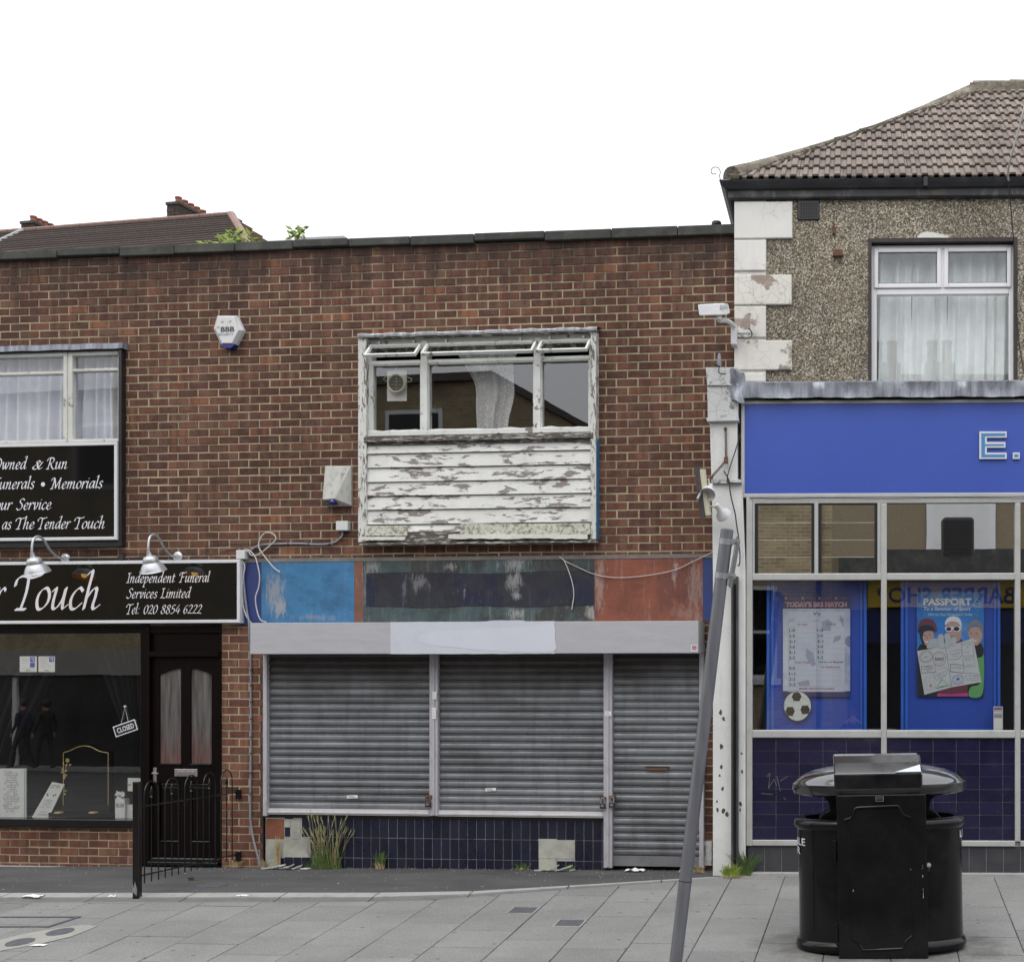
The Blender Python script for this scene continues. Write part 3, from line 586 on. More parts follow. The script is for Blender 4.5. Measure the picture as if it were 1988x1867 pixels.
def sans(m, s, fr, x0, x1, yb, cap, off, bold=0., shear=0., rot=0., mirror=False, space=1.):
    return place(m, font2d(s, bold, shear, space), fr, x0, x1, yb, cap, off, CAP, rot, mirror)
# ================================================================ SETTING: ground
def sheet(m, pts): m.add(pts, [tuple(range(len(pts)))])
def clip(poly, a, b):                                # keep the side in front (smaller Y) of the line a->b (a left of b)
    out = []; n = len(poly)
    def d(p): return (b[0]-a[0])*(p[1]-a[1])-(b[1]-a[1])*(p[0]-a[0])
    for i in range(n):
        p, q = poly[i], poly[(i+1) % n]; dp, dq = d(p), d(q)
        if dp <= 0: out.append(p)
        if (dp < 0 < dq) or (dq < 0 < dp):
            t = dp/(dp-dq); out.append((p[0]+(q[0]-p[0])*t, p[1]+(q[1]-p[1])*t))
    return out
def edge(pts): return [tuple(ground_at(*p)) for p in pts]
EA = edge([(-700, 1734), (860, 1733), (983, 1727), (1150, 1716.5), (1315, 1706.5), (1392, 1702)])
EB = edge([(-700, 1742.5), (700, 1742), (860, 1739.5), (983, 1730.5), (1150, 1719.2), (1315, 1708.4), (1392, 1703.4)])
EC = edge([(-700, 1751.5), (700, 1750), (860, 1745), (983, 1734.5), (1150, 1722), (1315, 1710.5), (1392, 1705)])
def at_x(P, x):
    for a, b in zip(P, P[1:]):
        if a[0] <= x <= b[0]:
            t = (x-a[0])/(b[0]-a[0]); return (x, a[1]+(b[1]-a[1])*t)
    return (x, P[0][1]) if x < P[0][0] else (x, P[-1][1])
RBASE = .36
def back_line(x0, x1):
    def f(x):
        if x < EC[-1][0]: return at_x(EC, x)
        p = RF.W((x-RF.ox)/RF.c, -RBASE); return (x, p.y)
    return f(x0), f(x1)
pav = T('pavement', 'grey concrete flag pavement rising gently to the shop fronts', None, WF, (0, 10, gz(10)), kind='structure')
m = M(); sheet(m, [(-40, 8.35, gz(8.35)-.012), (40, 8.35, gz(8.35)-.012), (40, 14, gz(14)-.012), (-40, 14, gz(14)-.012)])
del m.v[:]; del m.f[:]; del m.t[:]; del m.mi[:]
for x0, x1 in [(-40, -6.5), (-6.5, -4), (-4, -2), (-2, -1.05), (-1.05, 40)]:
    (_, y0), (_, y1) = back_line(x0+.001, x1-.001)
    sheet(m, [(x0, 8.3, gz(8.3)-.012), (x1, 8.3, gz(8.3)-.012), (x1, y1, gz(y1)-.012), (x0, y0, gz(y0)-.012)])
pav.part('joint_bed', m, JOINT)
PU, PV = .5185, .52
u_ref = SF.loc(*ground_at(1521, 1708)[:2])[0]
v_ref = SF.loc(*ground_at(1380, 1741)[:2])[1]
i0 = int((-10.2-u_ref)/PU); nslab = 0
for i in range(i0, i0+26):
    ua = u_ref+i*PU; vo = (i % 2)*.5*PV+[0, .03, -.04, .02][i % 4]
    for j in range(-10, 4):
        va = v_ref+vo+j*PV
        g = .006 if rnd.random() < .8 else .010; gt = rnd.choice([.009, .012, .016])
        poly = [(ua+g/2, va+gt/2), (ua+PU-g/2, va+gt/2), (ua+PU-g/2, va+PV-gt/2), (ua+g/2, va+PV-gt/2)]
        poly = [tuple(SF.W(a, b)[:2]) for a, b in poly]
        cx = sum(p[0] for p in poly)/4; cy = sum(p[1] for p in poly)/4
        if cy < 8.62 or cx < -11.2: continue
        a, b = back_line(cx-.26, cx+.26); poly = clip(poly, a, b)
        if len(poly) < 3: continue
        if 9.6 > cy and (cx < -6.3 or cx > 1.9): continue
        mm = M(); mm.tone = rnd.random(); k = len(poly)
        hz = rnd.uniform(-.0015, .0015); tx = rnd.uniform(-.002, .002); ty = rnd.uniform(-.002, .002)
        pcx = sum(p[0] for p in poly)/k; pcy = sum(p[1] for p in poly)/k
        top = [(pcx+(p[0]-pcx)*.985, pcy+(p[1]-pcy)*.985, gz(p[1])+hz+tx*(p[0]-pcx)+ty*(p[1]-pcy)) for p in poly]
        mid = [(p[0], p[1], q[2]-.004) for p, q in zip(poly, top)]; bot = [(p[0], p[1], q[2]-.03) for p, q in zip(poly, top)]
        mm.add(top+mid+bot, [tuple(range(k))]+[(a_+o, a_+o+k, (a_+1) % k+o+k, (a_+1) % k+o) for a_ in range(k) for o in (0, k)])
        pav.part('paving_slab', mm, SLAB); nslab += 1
m = M()                                              # same flags carried on outside the frame
for x0, x1, y0, y1 in [(-40, -11.2, 8.35, 11.6), (-11.2, -6.0, 8.35, 9.35), (3.6, 40, 8.35, 12.2), (1.7, 3.6, 8.35, 9.35), (-6., 1.7, 8.35, 8.9)]:
    sheet(m, [(x0, y0, gz(y0)-.005), (x1, y0, gz(y0)-.005), (x1, y1, gz(y1)-.005), (x0, y1, gz(y1)-.005)])
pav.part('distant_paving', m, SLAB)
m = M()                                              # edging stones and the channel in front of them
def strip(name, P, Q, mat, pitch, lift=.0, xs=(-11.0, -1.0)):
    x = xs[0]
    while x < xs[1]:
        x2 = min(x+pitch, xs[1]); mm = M(); g = .006; mm.tone = rnd.random()
        a, b, c, d = at_x(Q, x+g), at_x(Q, x2-g), at_x(P, x2-g), at_x(P, x+g)
        q = [(p[0], p[1], gz(p[1])+lift) for p in (a, b, c, d)]
        mm.hex([(*q[0][:2], q[0][2]-.1), (*q[1][:2], q[1][2]-.1), q[1], q[0], (*q[3][:2], q[3][2]-.1), (*q[2][:2], q[2][2]-.1), q[2], q[3]])
        pav.part(name, mm, mat); x = x2
strip('edging_stone', EA, EB, KERB, .86, .006)
strip('channel_block', EB, EC, KERB2, .86, -.006)
# tarmac forecourt
def zb(u): return -.022+.0084*u if u > -8.2 else -.091
mt = M(); n = 40; u0 = -12.
top = []; bot = []
for i in range(n+1):
    x = -12.5+(12.5-1.05)*i/n; a = at_x(EA, x); bot.append((a[0], a[1], gz(a[1])+.001))
    u = (x-LF.ox)/LF.c; p = LF.W(u, 0); top.append((x+.0, p.y+.05, zb(u)))
rows = 6
for i in range(n):
    for j in range(rows):
        def P(i_, j_):
            t = j_/rows; a, b = Vector(bot[i_]), Vector(top[i_]); q = a+(b-a)*t
            q.z += .008*math.sin(q.x*2.1+j_)*math.sin(t*math.pi); return tuple(q)
        mt.add([P(i, j), P(i+1, j), P(i+1, j+1), P(i, j+1)], [(0, 1, 2, 3)])
single('forecourt', 'worn dark tarmac strip in front of the brick shops', None, mt, TARMAC, WF, (-5, 12.5, -.06), kind='structure', smooth=True)
ROADZ = gz(8.3)-.12
m = M(); m.box(-60, 60, -2.3, 8.18, ROADZ-.3, ROADZ)
single('road', 'asphalt road in front of the pavement', None, m, TARMAC, WF, (0, 3, ROADZ), kind='structure')
m = M(); m.box(-60, 60, 8.18, 8.3, ROADZ-.2, gz(8.3)); m.box(-60, 60, -2.42, -2.3, ROADZ-.2, ROADZ+.12)
single('kerb', 'granite kerbs on both sides of the road', None, m, KERB, WF, (0, 8.2, ROADZ), kind='structure')
m = M(); m.box(-60, 60, -3.4, -2.42, ROADZ-.2, ROADZ+.118)
single('opposite_pavement', 'pavement on the far side of the road', None, m, SLAB, WF, (0, -3, ROADZ), kind='structure')
m = M(); m.box(-160, 160, -160, 160, -1.2, -.9)
single('ground', 'open ground around the street', None, m, TARMAC, WF, (0, 0, -.9), kind='structure')
# service covers and litter on the ground
def flat_on(px, py, w, d, h=.004, n=4, rot=0., jit=0.):
    c = ground_at(px, py); mm = M(); pts = []
    for k in range(n):
        a = 2*math.pi*(k+.5)/n+rot; s_ = (1+rnd.uniform(-jit, jit))
        x, y = (math.copysign(w/2, math.cos(a)), math.copysign(d/2, math.sin(a))) if n == 4 else (math.cos(a)*w/2*s_, math.sin(a)*d/2*s_)
        q = SF.W(0, 0); x2 = SF.c*x+SF.s*y; y2 = -SF.s*x+SF.c*y; pts.append((c.x+x2, c.y+y2))
    top = [(x, y, gz(y)+h) for x, y in pts]; bo = [(x, y, gz(y)-.01) for x, y in pts]; k = len(pts)
    mm.add(top+bo, [tuple(range(k))]+[(i, i+k, (i+1) % k+k, (i+1) % k) for i in range(k)]); return mm, c
for px, py, lab in [(1015.5, 1766.5, 'small grey iron cover in the paving, the farther of two'), (1106, 1791.5, 'small grey iron cover in the paving, the nearer of two')]:
    t = T('service_cover', lab, 'utility cover', WF, ground_at(px, py), 'square iron covers in the paving')
    mm, c = flat_on(px, py, .24, .23, .0035); t.part('cover_frame', mm, KERB)
    mm, c = flat_on(px, py, .215, .2, .006); t.part('lid', mm, IRON)
for px, py, lab in [(117, 1809, 'oval grey cover in a pale cement patch, the farther one'), (39, 1829, 'oval grey cover in a pale cement patch, the nearer one')]:
    t = T('stopcock_cover', lab, 'utility cover', WF, ground_at(px, py), 'oval covers in cement')
    mm, c = flat_on(px, py, .19, .26, .0065, 20, 0, .05); t.part('lid', mm, IRON)
c = ground_at(410, 1712); mm = M(); mm.lathe([(.15, -.01), (.15, .012), (.13, .016)], (c.x, c.y, -.055), seg=20)
single('tarmac_cover', 'round dark cover sunk in the tarmac near the railing', 'utility cover', mm, IRON, WF, (c.x, c.y, -.055))
mm = M()
P_ = [ground_at(*p) for p in [(-60, 1862), (10, 1844), (70, 1834), (135, 1819), (170, 1806), (190, 1797), (160, 1795), (125, 1800), (85, 1806), (40, 1814), (10, 1822), (-60, 1840)]]
mm.add([(p.x, p.y, gz(p.y)+.0045) for p in P_], [tuple(range(len(P_)))])
single('cement_patch', 'pale cement smeared round the oval covers', None, mm, PATCHC, WF, tuple(P_[0]), kind='structure')
mm = M()
def chan(a, b, wd):
    A, B = ground_at(*a), ground_at(*b); d = (B-A); d.z = 0; d.normalize(); nrm = Vector((-d.y, d.x, 0))*wd/2
    q = [A-nrm, B-nrm, B+nrm, A+nrm]; top = [(p.x, p.y, gz(p.y)+.006) for p in q]; bo = [(p.x, p.y, gz(p.y)-.01) for p in q]
    mm.add(top+bo, [(0, 1, 2, 3)]+[(i, i+4, (i+1) % 4+4, (i+1) % 4) for i in range(4)])
chan((-60, 1780), (152, 1780), .035); chan((-60, 1798.5), (92, 1798.5), .035); chan((156, 1779), (90, 1800), .035)
single('access_cover', 'flush paved access cover outlined by dark perforated metal strips', 'utility cover', mm, IRON, WF, tuple(ground_at(90, 1790)))
def scrap(px, py, s, label, mat=PAPER, name='paper_scrap', h=.04, surf=None):
    c = ground_at(px, py) if surf is None else surf
    mm = M(); n = 6; vs = []
    for j in range(n+1):
        for i in range(n+1):
            x = (i/n-.5)*s; y = (j/n-.5)*s*.6
            vs.append((c.x+x+rnd.uniform(-1, 1)*s*.05, c.y+y+rnd.uniform(-1, 1)*s*.05, c.z+.006+abs(rnd.gauss(0, h*.5))*(1-abs(2*i/n-1)*.6)))
    mm.add(vs, [(j*(n+1)+i, j*(n+1)+i+1, (j+1)*(n+1)+i+1, (j+1)*(n+1)+i) for j in range(n) for i in range(n)])
    return single(name, label, 'litter', mm, mat, WF, tuple(c))
scrap(65, 1741, .17, 'crumpled white paper on the pale edging left of the black post', h=.035)
scrap(218, 1741, .07, 'tiny white scrap on the edging beside the black post', h=.02)
scrap(470, 1739, .11, 'small flat white scrap on the edging right of the railing', h=.01)
scrap(76, 1835, .11, 'flat pale scrap on the paving near the oval covers', h=.004)
mm = M()
for k in range(420):                                 # grit, chips and leaf bits
    x = rnd.uniform(-8.6, -1.2); u = (x-LF.ox)/LF.c; yw = LF.W(u, 0).y
    t = rnd.random()**2.2; ya = at_x(EA, x)[1]; y = yw-.02-(yw-ya)*t; z = zb(u)+(gz(ya)-zb(u))*t+.004; s_ = rnd.uniform(.004, .011)*(1.6 if rnd.random() < .08 else 1); a = rnd.random()*6
    mm.add([(x+math.cos(a)*s_, y+math.sin(a)*s_, z), (x-math.sin(a)*s_*.7, y+math.cos(a)*s_*.7, z+.003), (x-math.cos(a)*s_, y-math.sin(a)*s_, z+.002), (x+math.sin(a)*s_*.7, y-math.cos(a)*s_*.7, z+.004)], [(0, 1, 2, 3)])
single('grit', 'white chips and grit scattered on the tarmac', None, mm, PLASTER, WF, (-5, 12.8, -.05), kind='stuff')

# ================================================================ BRICK BUILDING
B1 = T('brick_building', 'two-storey red brick building with funeral shop and shuttered shop', 'building', LF, (-4, 0, 0))
B1.o.location = LF.W(-4, 0, 0)
UL = -12.5
z_cop = LF.z(712, 464)
z_lip = LF.z(850, 1084)
def split(region, holes):                            # region/holes: (u0,u1,z0,z1) -> rectangles without holes
    us = sorted({region[0], region[1], *[min(max(h[k], region[0]), region[1]) for h in holes for k in (0, 1)]})
    out = []
    for a, b in zip(us, us[1:]):
        if b-a < 1e-4: continue
        c = (a+b)/2; hs = sorted((h[2], h[3]) for h in holes if h[0] < c < h[1]); z = region[2]
        for h0, h1 in hs:
            if h0 > z: out.append((a, b, z, min(h0, region[3])))
            z = max(z, h1)
        if z < region[3]: out.append((a, b, z, region[3]))
    return out
hL = (UL, LF.u(230), *LF.ray(120, 1050, .0)[1:], LF.z(120, 680))
hC = (LF.u(708), LF.u(1147), LF.z(927, 1040), LF.z(927, 660))
REG = [((UL, .06, z_lip, z_cop-.09), [hL, hC], 0), ((LF.u(430), LF.u(511), -.12, LF.z(470, 1212)), [], 1),
       ((UL, LF.u(259), -.12, LF.z(130, 1606)), [], 1), ((LF.u(1364), .06, -.12, LF.z(1380, 1205)), [], 0)]
mw = M()
for r, hs, k in REG:
    for a in split(r, hs): mw.box(a[0], a[1], .0035, .28, a[2], a[3])
mw.box(UL, .06, .0, .28, LF.z(850, 1212), z_lip)      # lintel band
WALL1 = B1.part('wall', mw, MORTAR)
PBU, PBZ = .231, .0857
zr, ur = LF.z(1400, 472.8), LF.u(1366.5)
cands = []; rest = M(); rest2 = M()
for ri, (r, hs, k) in enumerate(REG):
    j0 = int((zr-r[3])/PBZ)-2; j1 = int((zr-r[2])/PBZ)+2
    for j in range(j0, j1):
        z1 = zr-j*PBZ; z0 = z1-PBZ; z1 = min(z1, r[3]); zc = (z0+z1)/2
        if z1-z0 < .02 or zc < r[2] or zc > r[3]: continue
        iv = [(r[0], r[1])]
        for h in hs:
            if h[2] < zc < h[3]:
                nv = []
                for a, b in iv:
                    if h[1] <= a or h[0] >= b: nv.append((a, b)); continue
                    if h[0] > a: nv.append((a, h[0]))
                    if h[1] < b: nv.append((h[1], b))
                iv = nv
        off = ur+(j % 2)*PBU/2+rnd.uniform(-.006, .006)
        for a, b in iv:
            i = int((a-off)/PBU)-1
            while off+i*PBU < b:
                ua, ub = max(a, off+i*PBU), min(b, off+(i+1)*PBU); i += 1
                if ub-ua < .03: continue
                full = ub-ua > PBU*.98
                cands.append((ua, ub, z0, z1, k, full, ri))
def brick(mm, ua, ub, z0, z1):
    g = .0062; j = lambda s_=.0022: rnd.uniform(-s_, s_)
    f = -rnd.uniform(-.001, .005); c = .003
    a, b, lo, hi = ua+g+j(), ub-g+j(), z0+g+j(), z1-g+j(); t = rnd.uniform(-.002, .002)
    mm.tone = rnd.random()
    mm.add([(a, .008, lo), (b, .008, lo+t), (b, .008, hi+t), (a, .008, hi), (a+c, f, lo+c), (b-c, f, lo+c+t), (b-c, f, hi-c+t), (a+c, f, hi-c)],
           [(4, 5, 6, 7), (0, 1, 5, 4), (1, 2, 6, 5), (2, 3, 7, 6), (3, 0, 4, 7)])
def seen(c):
    px = CX+F*(LF.W((c[0]+c[1])/2, 0).x)/LF.W((c[0]+c[1])/2, 0).y
    py = CY-F*((c[2]+c[3])/2-H)/LF.W((c[0]+c[1])/2, 0).y
    return px < 1424 and not (px > 1368 and py > 700) and not (690 < px < 1160 and 635 < py < 1060)
big = sorted([c for c in cands if c[5] and c[6] == 0 and seen(c)], key=lambda c: -c[0])[:300]
bs = set(big)
for c in big:
    mm = M(); brick(mm, *c[:4]); B1.part('brick', mm, BRICK, WALL1)
for c in cands:
    if c in bs: continue
    brick(rest2 if c[4] else rest, *c[:4])
B1.part('brickwork', rest, BRICK, WALL1, kind='stuff')
B1.part('brickwork', rest2, BRICK2, WALL1, kind='stuff')
m = M()                                              # shell behind the front, flat roof, floors
zt = z_cop-.35
m.box(UL, -.0+.45, .3, 9, zt-.2, zt); m.box(UL, .45, 8.8, 9, -.2, zt-.2); m.box(.35, .45, .3, 8.8, -.2, zt-.2)
m.box(UL-.1, UL, .0, 9, -.2, zt)
B1.part('flat_roof_and_back_walls', m, DARKIN)
m = M(); m.box(UL, .35, .3, 8.8, 3.1, 3.2); m.box(UL, .35, .3, 8.8, -.15, -.05); m.box(LF.u(435), LF.u(480), .3, 8.8, -.05, 3.1); m.box(LF.u(600), LF.u(640), .3, 8.8, 3.2, zt-.2)
m.box(UL, .35, 2.8, 2.9, -.05, zt-.2)
B1.part('inner_floors_and_walls', m, DARKIN2)
# coping stones
u = UL; k = 0
while u < .0:
    wd = rnd.uniform(.62, .78); mm = M(); u2 = min(u+wd, .02)
    h0 = .078+rnd.uniform(-.012, .018); e = rnd.uniform(-.004, .004)
    mm.box(u+.004, u2-.004, -.055+rnd.uniform(-.006, .006), .34, z_cop-h0-.01, z_cop+e)
    B1.part('coping_stone', mm, COPING, bevel=.008); u = u2
m = M(); m.box(UL, .0, -.006, .0, LF.z(850, 1090)-.01, z_lip+.02); m.box(UL, .0, -.02, -.006, LF.z(850, 1088), z_lip+.012)
B1.part('cement_lip', m, CEMENT)
# ---- painted fascia band
for name, x0, x1, mat, off, y0, y1 in [('painted_panel', 466, 507.5, F_NAVY, .014, 1089, 1213), ('painted_panel', 507.5, 687.5, F_BLUE, .016, 1089, 1211),
        ('painted_panel', 687.5, 704.3, F_RUST, .015, 1088, 1210), ('painted_panel', 704.3, 1154.5, F_TEAL, .016, 1084, 1209),
        ('painted_panel', 1154.5, 1364.5, F_RED, .015, 1080, 1208), ('painted_panel', 1364.5, 1400, F_NAVY, .014, 1079, 1204)]:
    mm = M(); pbox(mm, LF, x0, y0, x1, y1, off, -.0)
    B1.part(name, mm, mat)
u0, u1, z0, z1 = rect(LF, 711, 1111, 1152, 1177, .02)
mm = M(); top = []; bo = []
for i in range(41):
    t = i/40; top.append((u0+(u1-u0)*t, z1+.012*math.sin(t*9)+rnd.uniform(-.003, .003))); bo.append((u0+(u1-u0)*t, z0+.008*math.sin(t*14+1)+rnd.uniform(-.003, .003)))
mm.prism(top+bo[::-1], -.0205, -.0162); B1.part('painted_panel', mm, F_DARK)
# ---- grey shutter housing
SHO = .34
hs = M(); pbox(hs, LF, 485.5, 1206.8, 1355.8, 1268.3, SHO, .02)
HOUS = B1.part('shutter_housing', hs, GREYBOX, bevel=.004)
u0, u1, z0, z1 = rect(LF, 758, 1206.5, 1077, 1268.5, SHO+.003)
top = [(u0+(u1-u0)*i/24, z1+(.012 if 14 < i < 20 else .002)+rnd.uniform(-.002, .002)) for i in range(25)]
sd = [(u1+rnd.uniform(-.012, .012), z1-(z1-z0)*i/10) for i in range(1, 10)]
bo = [(u1-(u1-u0)*i/24, z0-.002+rnd.uniform(-.002, .002)) for i in range(25)]
mm = M(); mm.prism(top+sd+bo, -SHO-.0025, -SHO+.001); B1.part('repainted_patch', mm, WHITEPATCH, HOUS)
mm = M()
pp = cat([(985, 1219), (1020, 1217), (1055, 1212), (1076, 1216), (1077, 1240), (1078, 1262), (1040, 1266), (985, 1264), (940, 1262), (880, 1256), (830, 1250), (812, 1236), (840, 1226), (900, 1223)], 3, True)
mm.prism([LF.ray(p[0], p[1], SHO+.003) for p in pp], -SHO-.0042, -SHO-.002)
B1.part('repainted_patch', mm, WHITEPATCH2, HOUS)
# ---- roller shutters
prof = [(.001, 0), (-.006, .002), (-.0105, .010), (-.0125, .022), (-.0125, .038), (-.0095, .050), (-.003, .0575), (-.001, .060), (-.0065, .0625), (-.0085, .067), (-.0075, .0725), (-.001, .0735), (.012, .0745), (.012, .0795), (.001, .0805)]
SP = .0805
def shutter(x0, x1, ztop, zbot, label, kick=0.):
    u0, u1 = LF.u(x0, .03), LF.u(x1, .03)
    mb = M(); zb_ = zbot+kick
    if kick: mb.box(u0, u1, -.035, -.01, zbot, zb_-.004)
    mb2 = M(); mb2.box(u0, u1, -.05, -.012, zb_, zb_+.018); mb2.box(u0, u1, -.062, -.012, zb_+.018, zb_+.03); mb2.box(u0, u1, -.05, -.012, zb_+.03, zb_+.062)
    root = B1.part('roller_shutter', mb2 if not kick else mb, RAILW if not kick else std('grey_kick_plate', (.16, .16, .17), .5, .2, 5, dirt=.4), label=label)
    z = zb_+(.064 if not kick else .0)
    sm = M(); n = len(prof)
    sm.add([(u0, y-.012, zz) for y, zz in prof]+[(u1, y-.012, zz) for y, zz in prof], [(i, i+n, i+n+1, i+1) for i in range(n-1)])
    me = None
    while z < ztop:
        if me is None:
            o = B1.part('slat', sm, SLAT, root, smooth=True); me = o.data; o.location = (0, 0, z+B1.base.z)
        else:
            o = bpy.data.objects.new('slat', me); COL.objects.link(o); o.parent = root; o.location = (0, 0, z+B1.base.z)
        o.location.x += rnd.uniform(-.002, .002); o.location.y += rnd.uniform(-.0015, .0025); o.rotation_euler.x = rnd.uniform(-.0, .0); z += SP
    return root
zs_top = LF.z(900, 1262, .05)
zs_bot = LF.z(845, 1583.5, .05)
zk_bot = LF.z(1270, 1681.5, .05)
shutter(517, 835, zs_top, zs_bot, 'left roller shutter over the tiled riser')
shutter(849, 1173, zs_top, zs_bot, 'middle roller shutter, paler and more stained')
sh3 = shutter(1187, 1358, zs_top, zk_bot, 'narrow door shutter reaching the ground, with letter slot', LF.z(1270, 1661, .05)-zk_bot)
mm = M(); pbox(mm, LF, 1254, 1488.5, 1297, 1494.5, .04, .03)
B1.part('letter_slot', mm, RUST, sh3)
m = M(); pbox(m, LF, 1252, 1487.2, 1299, 1488.6, .045, .03); B1.part('slot_edge', m, DARKMET, sh3)
def rail(x0, x1, ybot, mid=None):
    mm = M(); u0, u1 = LF.u(x0, .07), LF.u(x1, .07); z0 = LF.z((x0+x1)/2, ybot, .07)
    if mid is None: mm.box(u0, u1, -.075, .0, z0, zs_top+.03)
    else:
        um = LF.u(mid, .07); mm.box(u0, um-.002, -.075, .0, z0, zs_top+.03); mm.box(um+.002, u1, -.07, .0, z0, zs_top+.03)
        mm.box(um-.012, um+.012, -.083, -.07, z0+.01, zs_top+.0)
    for x in ([x0-3] if mid is None else [x0-9, x1-2]):
        mm.box(LF.u(x, .08), LF.u(x+12, .08), -.09, -.03, zs_top-.022, zs_top-.012)
    return B1.part('guide_rail', mm, RAIL, bevel=.002)
rail(510.7, 518.2, 1583); rail(834, 849.5, 1583, 842); R3 = rail(1172, 1188, 1684, 1180); rail(1357.5, 1366, 1684)
m = M(); pbox(m, LF, 507, 1584, 1180, 1590, .0, -.1); pbox(m, LF, 505.5, 1271, 511, 1690, .0, -.1)
B1.part('dark_gap', m, DARKMET)
m = M(); pbox(m, LF, 512, 1262, 1366, 1690, -.06, -.1); B1.part('shutter_backing', m, DARKIN)
# ---- stall riser with navy tiles
zt_, z1_, z2_, zb2 = LF.z(850, 1588.5), LF.z(850, 1627.2), LF.z(850, 1666.8), LF.z(850, 1690)
u0, u1 = LF.u(515.5), LF.u(1180); m = M(); m.box(u0, u1, .0015, .1, zb2-.05, zt_+.01)
RIS = B1.part('stall_riser', m, GROUTW)
tw = LF.sc(850)*17.75; ustart = LF.u(491.8+700/3.594)
miss = set()
cols = range(int((u0-ustart)/tw)-1, int((u1-ustart)/tw)+1)
idx = lambda px: round((LF.u(px)-ustart)/tw-.5)
m2 = M()
for (za, zb_, row) in [(z1_, zt_, 0), (z2_, z1_, 1), (zb2-.03, z2_, 2)]:
    for i in cols:
        ua, ub = max(ustart+i*tw, u0), min(ustart+(i+1)*tw, u1)
        if ub-ua < .02: continue
        px = 1590  # column centre in reference units
        cxp = CX+F*LF.W((ua+ub)/2, 0).x/LF.W((ua+ub)/2, 0).y
        if row == 0 and (cxp < 552 or 562 < cxp < 583): continue
        if row == 1 and (cxp < 599 or 1043 < cxp < 1117): continue
        if row == 2 and (cxp < 538 or 1045 < cxp < 1081): continue
        mm = M(); mm.tone = rnd.random(); g = .0019
        ym = -.0025+rnd.uniform(-.0012, .0012)
        mm.box(ua+g, ub-g, ym, .014, za+g, zb_-g, .0018)
        B1.part('tile', mm, NAVYT2, RIS)
m = M(); pbox(m, LF, 516, 1589, 551, 1628, .003, -.012); B1.part('render_patch', m, REDPLASTER, RIS, bevel=.002)
for a in [(552, 1589, 563, 1605), (563.5, 1589, 582.5, 1628), (517, 1628.5, 598, 1665), (1044, 1628, 1116, 1666), (1046, 1666.3, 1080, 1690), (516.5, 1665.3, 537, 1690)]:
    m = M(); pbox(m, LF, *a, .0028, -.012); B1.part('bare_patch', m, PLASTER, RIS)

# ---------------------------------------------------------------- centre window of the brick building
OB = .11
def bar(m, fr, x0, y0, x1, y1, off, back, ch=.003): return pbox(m, fr, x0, y0, x1, y1, off, back, ch)
m = M()
m.box(LF.u(709, .0), LF.u(1149, .0), -.02, .0, LF.z(927, 663), LF.z(927, 650))
WIN = B1.part('timber_window', m, ROTTEN, label='projecting timber window with peeling white paint and a boarded lower half')
for a in [(695, 652, 711, 1052), (1146.5, 645, 1157, 1046)]:
    m = M(); bar(m, LF, *a, OB, -.0); B1.part('side_board', m, CLAD2, WIN)
m = M(); m.box(LF.u(696.5, OB), LF.u(1157.5, OB), -OB-.02, .0, LF.z(927, 651, OB), LF.z(927, 646, OB)); B1.part('head_board', m, ROTTEN, WIN)
m = M(); u0, u1 = LF.u(693.5, OB+.03), LF.u(1159, OB+.03); zt = LF.z(927, 641, OB+.03); zb_ = LF.z(927, 648.5, OB+.03)
def lf(i, j):
    u = u0+(u1-u0)*i; w_ = .004*math.sin(u*17)+.003*math.sin(u*41)
    return [(u, .0, zt+.03), (u, -OB-.03, zt+w_), (u, -OB-.036+w_, (zt+zb_)/2), (u, -OB-.03+w_*.5, zb_+w_)][round(j*3)]
m.grid(lf, 60, 3); B1.part('lead_flashing', m, LEADPALE, WIN, smooth=True)
# inner frame
FI = .05
m = M(); uL, uR = LF.u(709, FI), LF.u(1150, FI)
zsill, zhead = LF.z(927, 838, FI), LF.z(927, 657, FI)
m.box(uL, LF.u(721, FI), -FI, .07, zsill, zhead, .004); m.box(LF.u(1143.5, FI), uR, -FI, .07, zsill, zhead, .004)
for a, b in [(816.5, 829), (1036, 1049)]: m.box(LF.u(a, FI+.01), LF.u(b, FI+.01), -FI-.012, .07, zsill, zhead, .004)
ztr = LF.z(927, 697.5, FI)
m.box(uL, uR, -FI+.006, .06, ztr-.026, ztr+.012, .003); m.box(uL, uR, -FI, .06, zhead-.03, zhead+.05)
m.box(uL, uR, -FI-.02, .07, zsill-.03, zsill+.022, .004)
B1.part('frame', m, SASHP, WIN)
m = M()
for a, b in [(721, 816.5), (829, 1036), (1049, 1143.5)]:
    ua, ub = LF.u(a, FI), LF.u(b, FI); g = .011
    m.box(ua, ua+g, -FI+.012, .0, zsill+.02, ztr-.026); m.box(ub-g, ub, -FI+.012, .0, zsill+.02, ztr-.026); m.box(ua, ub, -FI+.012, .0, ztr-.036, ztr-.026)
    pts = [(ua, zsill+.02), (ub, zsill+.02)]+[(ub-(ub-ua)*i/9, zsill+.028+rnd.random()*.018) for i in range(10)]
    m.prism(pts, -FI+.004, -FI+.02)
B1.part('glazing_putty', m, SASHP, WIN)
for a, b in [(721, 816.5), (829, 1036), (1049, 1143.5)]:
    m = M(); ua, ub = LF.u(a, FI), LF.u(b, FI); m.add([(ua, .004, zsill), (ub, .004, zsill), (ub, .004, ztr-.02), (ua, .004, ztr-.02)], [(0, 1, 2, 3)])
    B1.part('pane', m, GLASS, WIN)
zh = LF.z(766, 666, OB); dy, dz = -.165, -.15
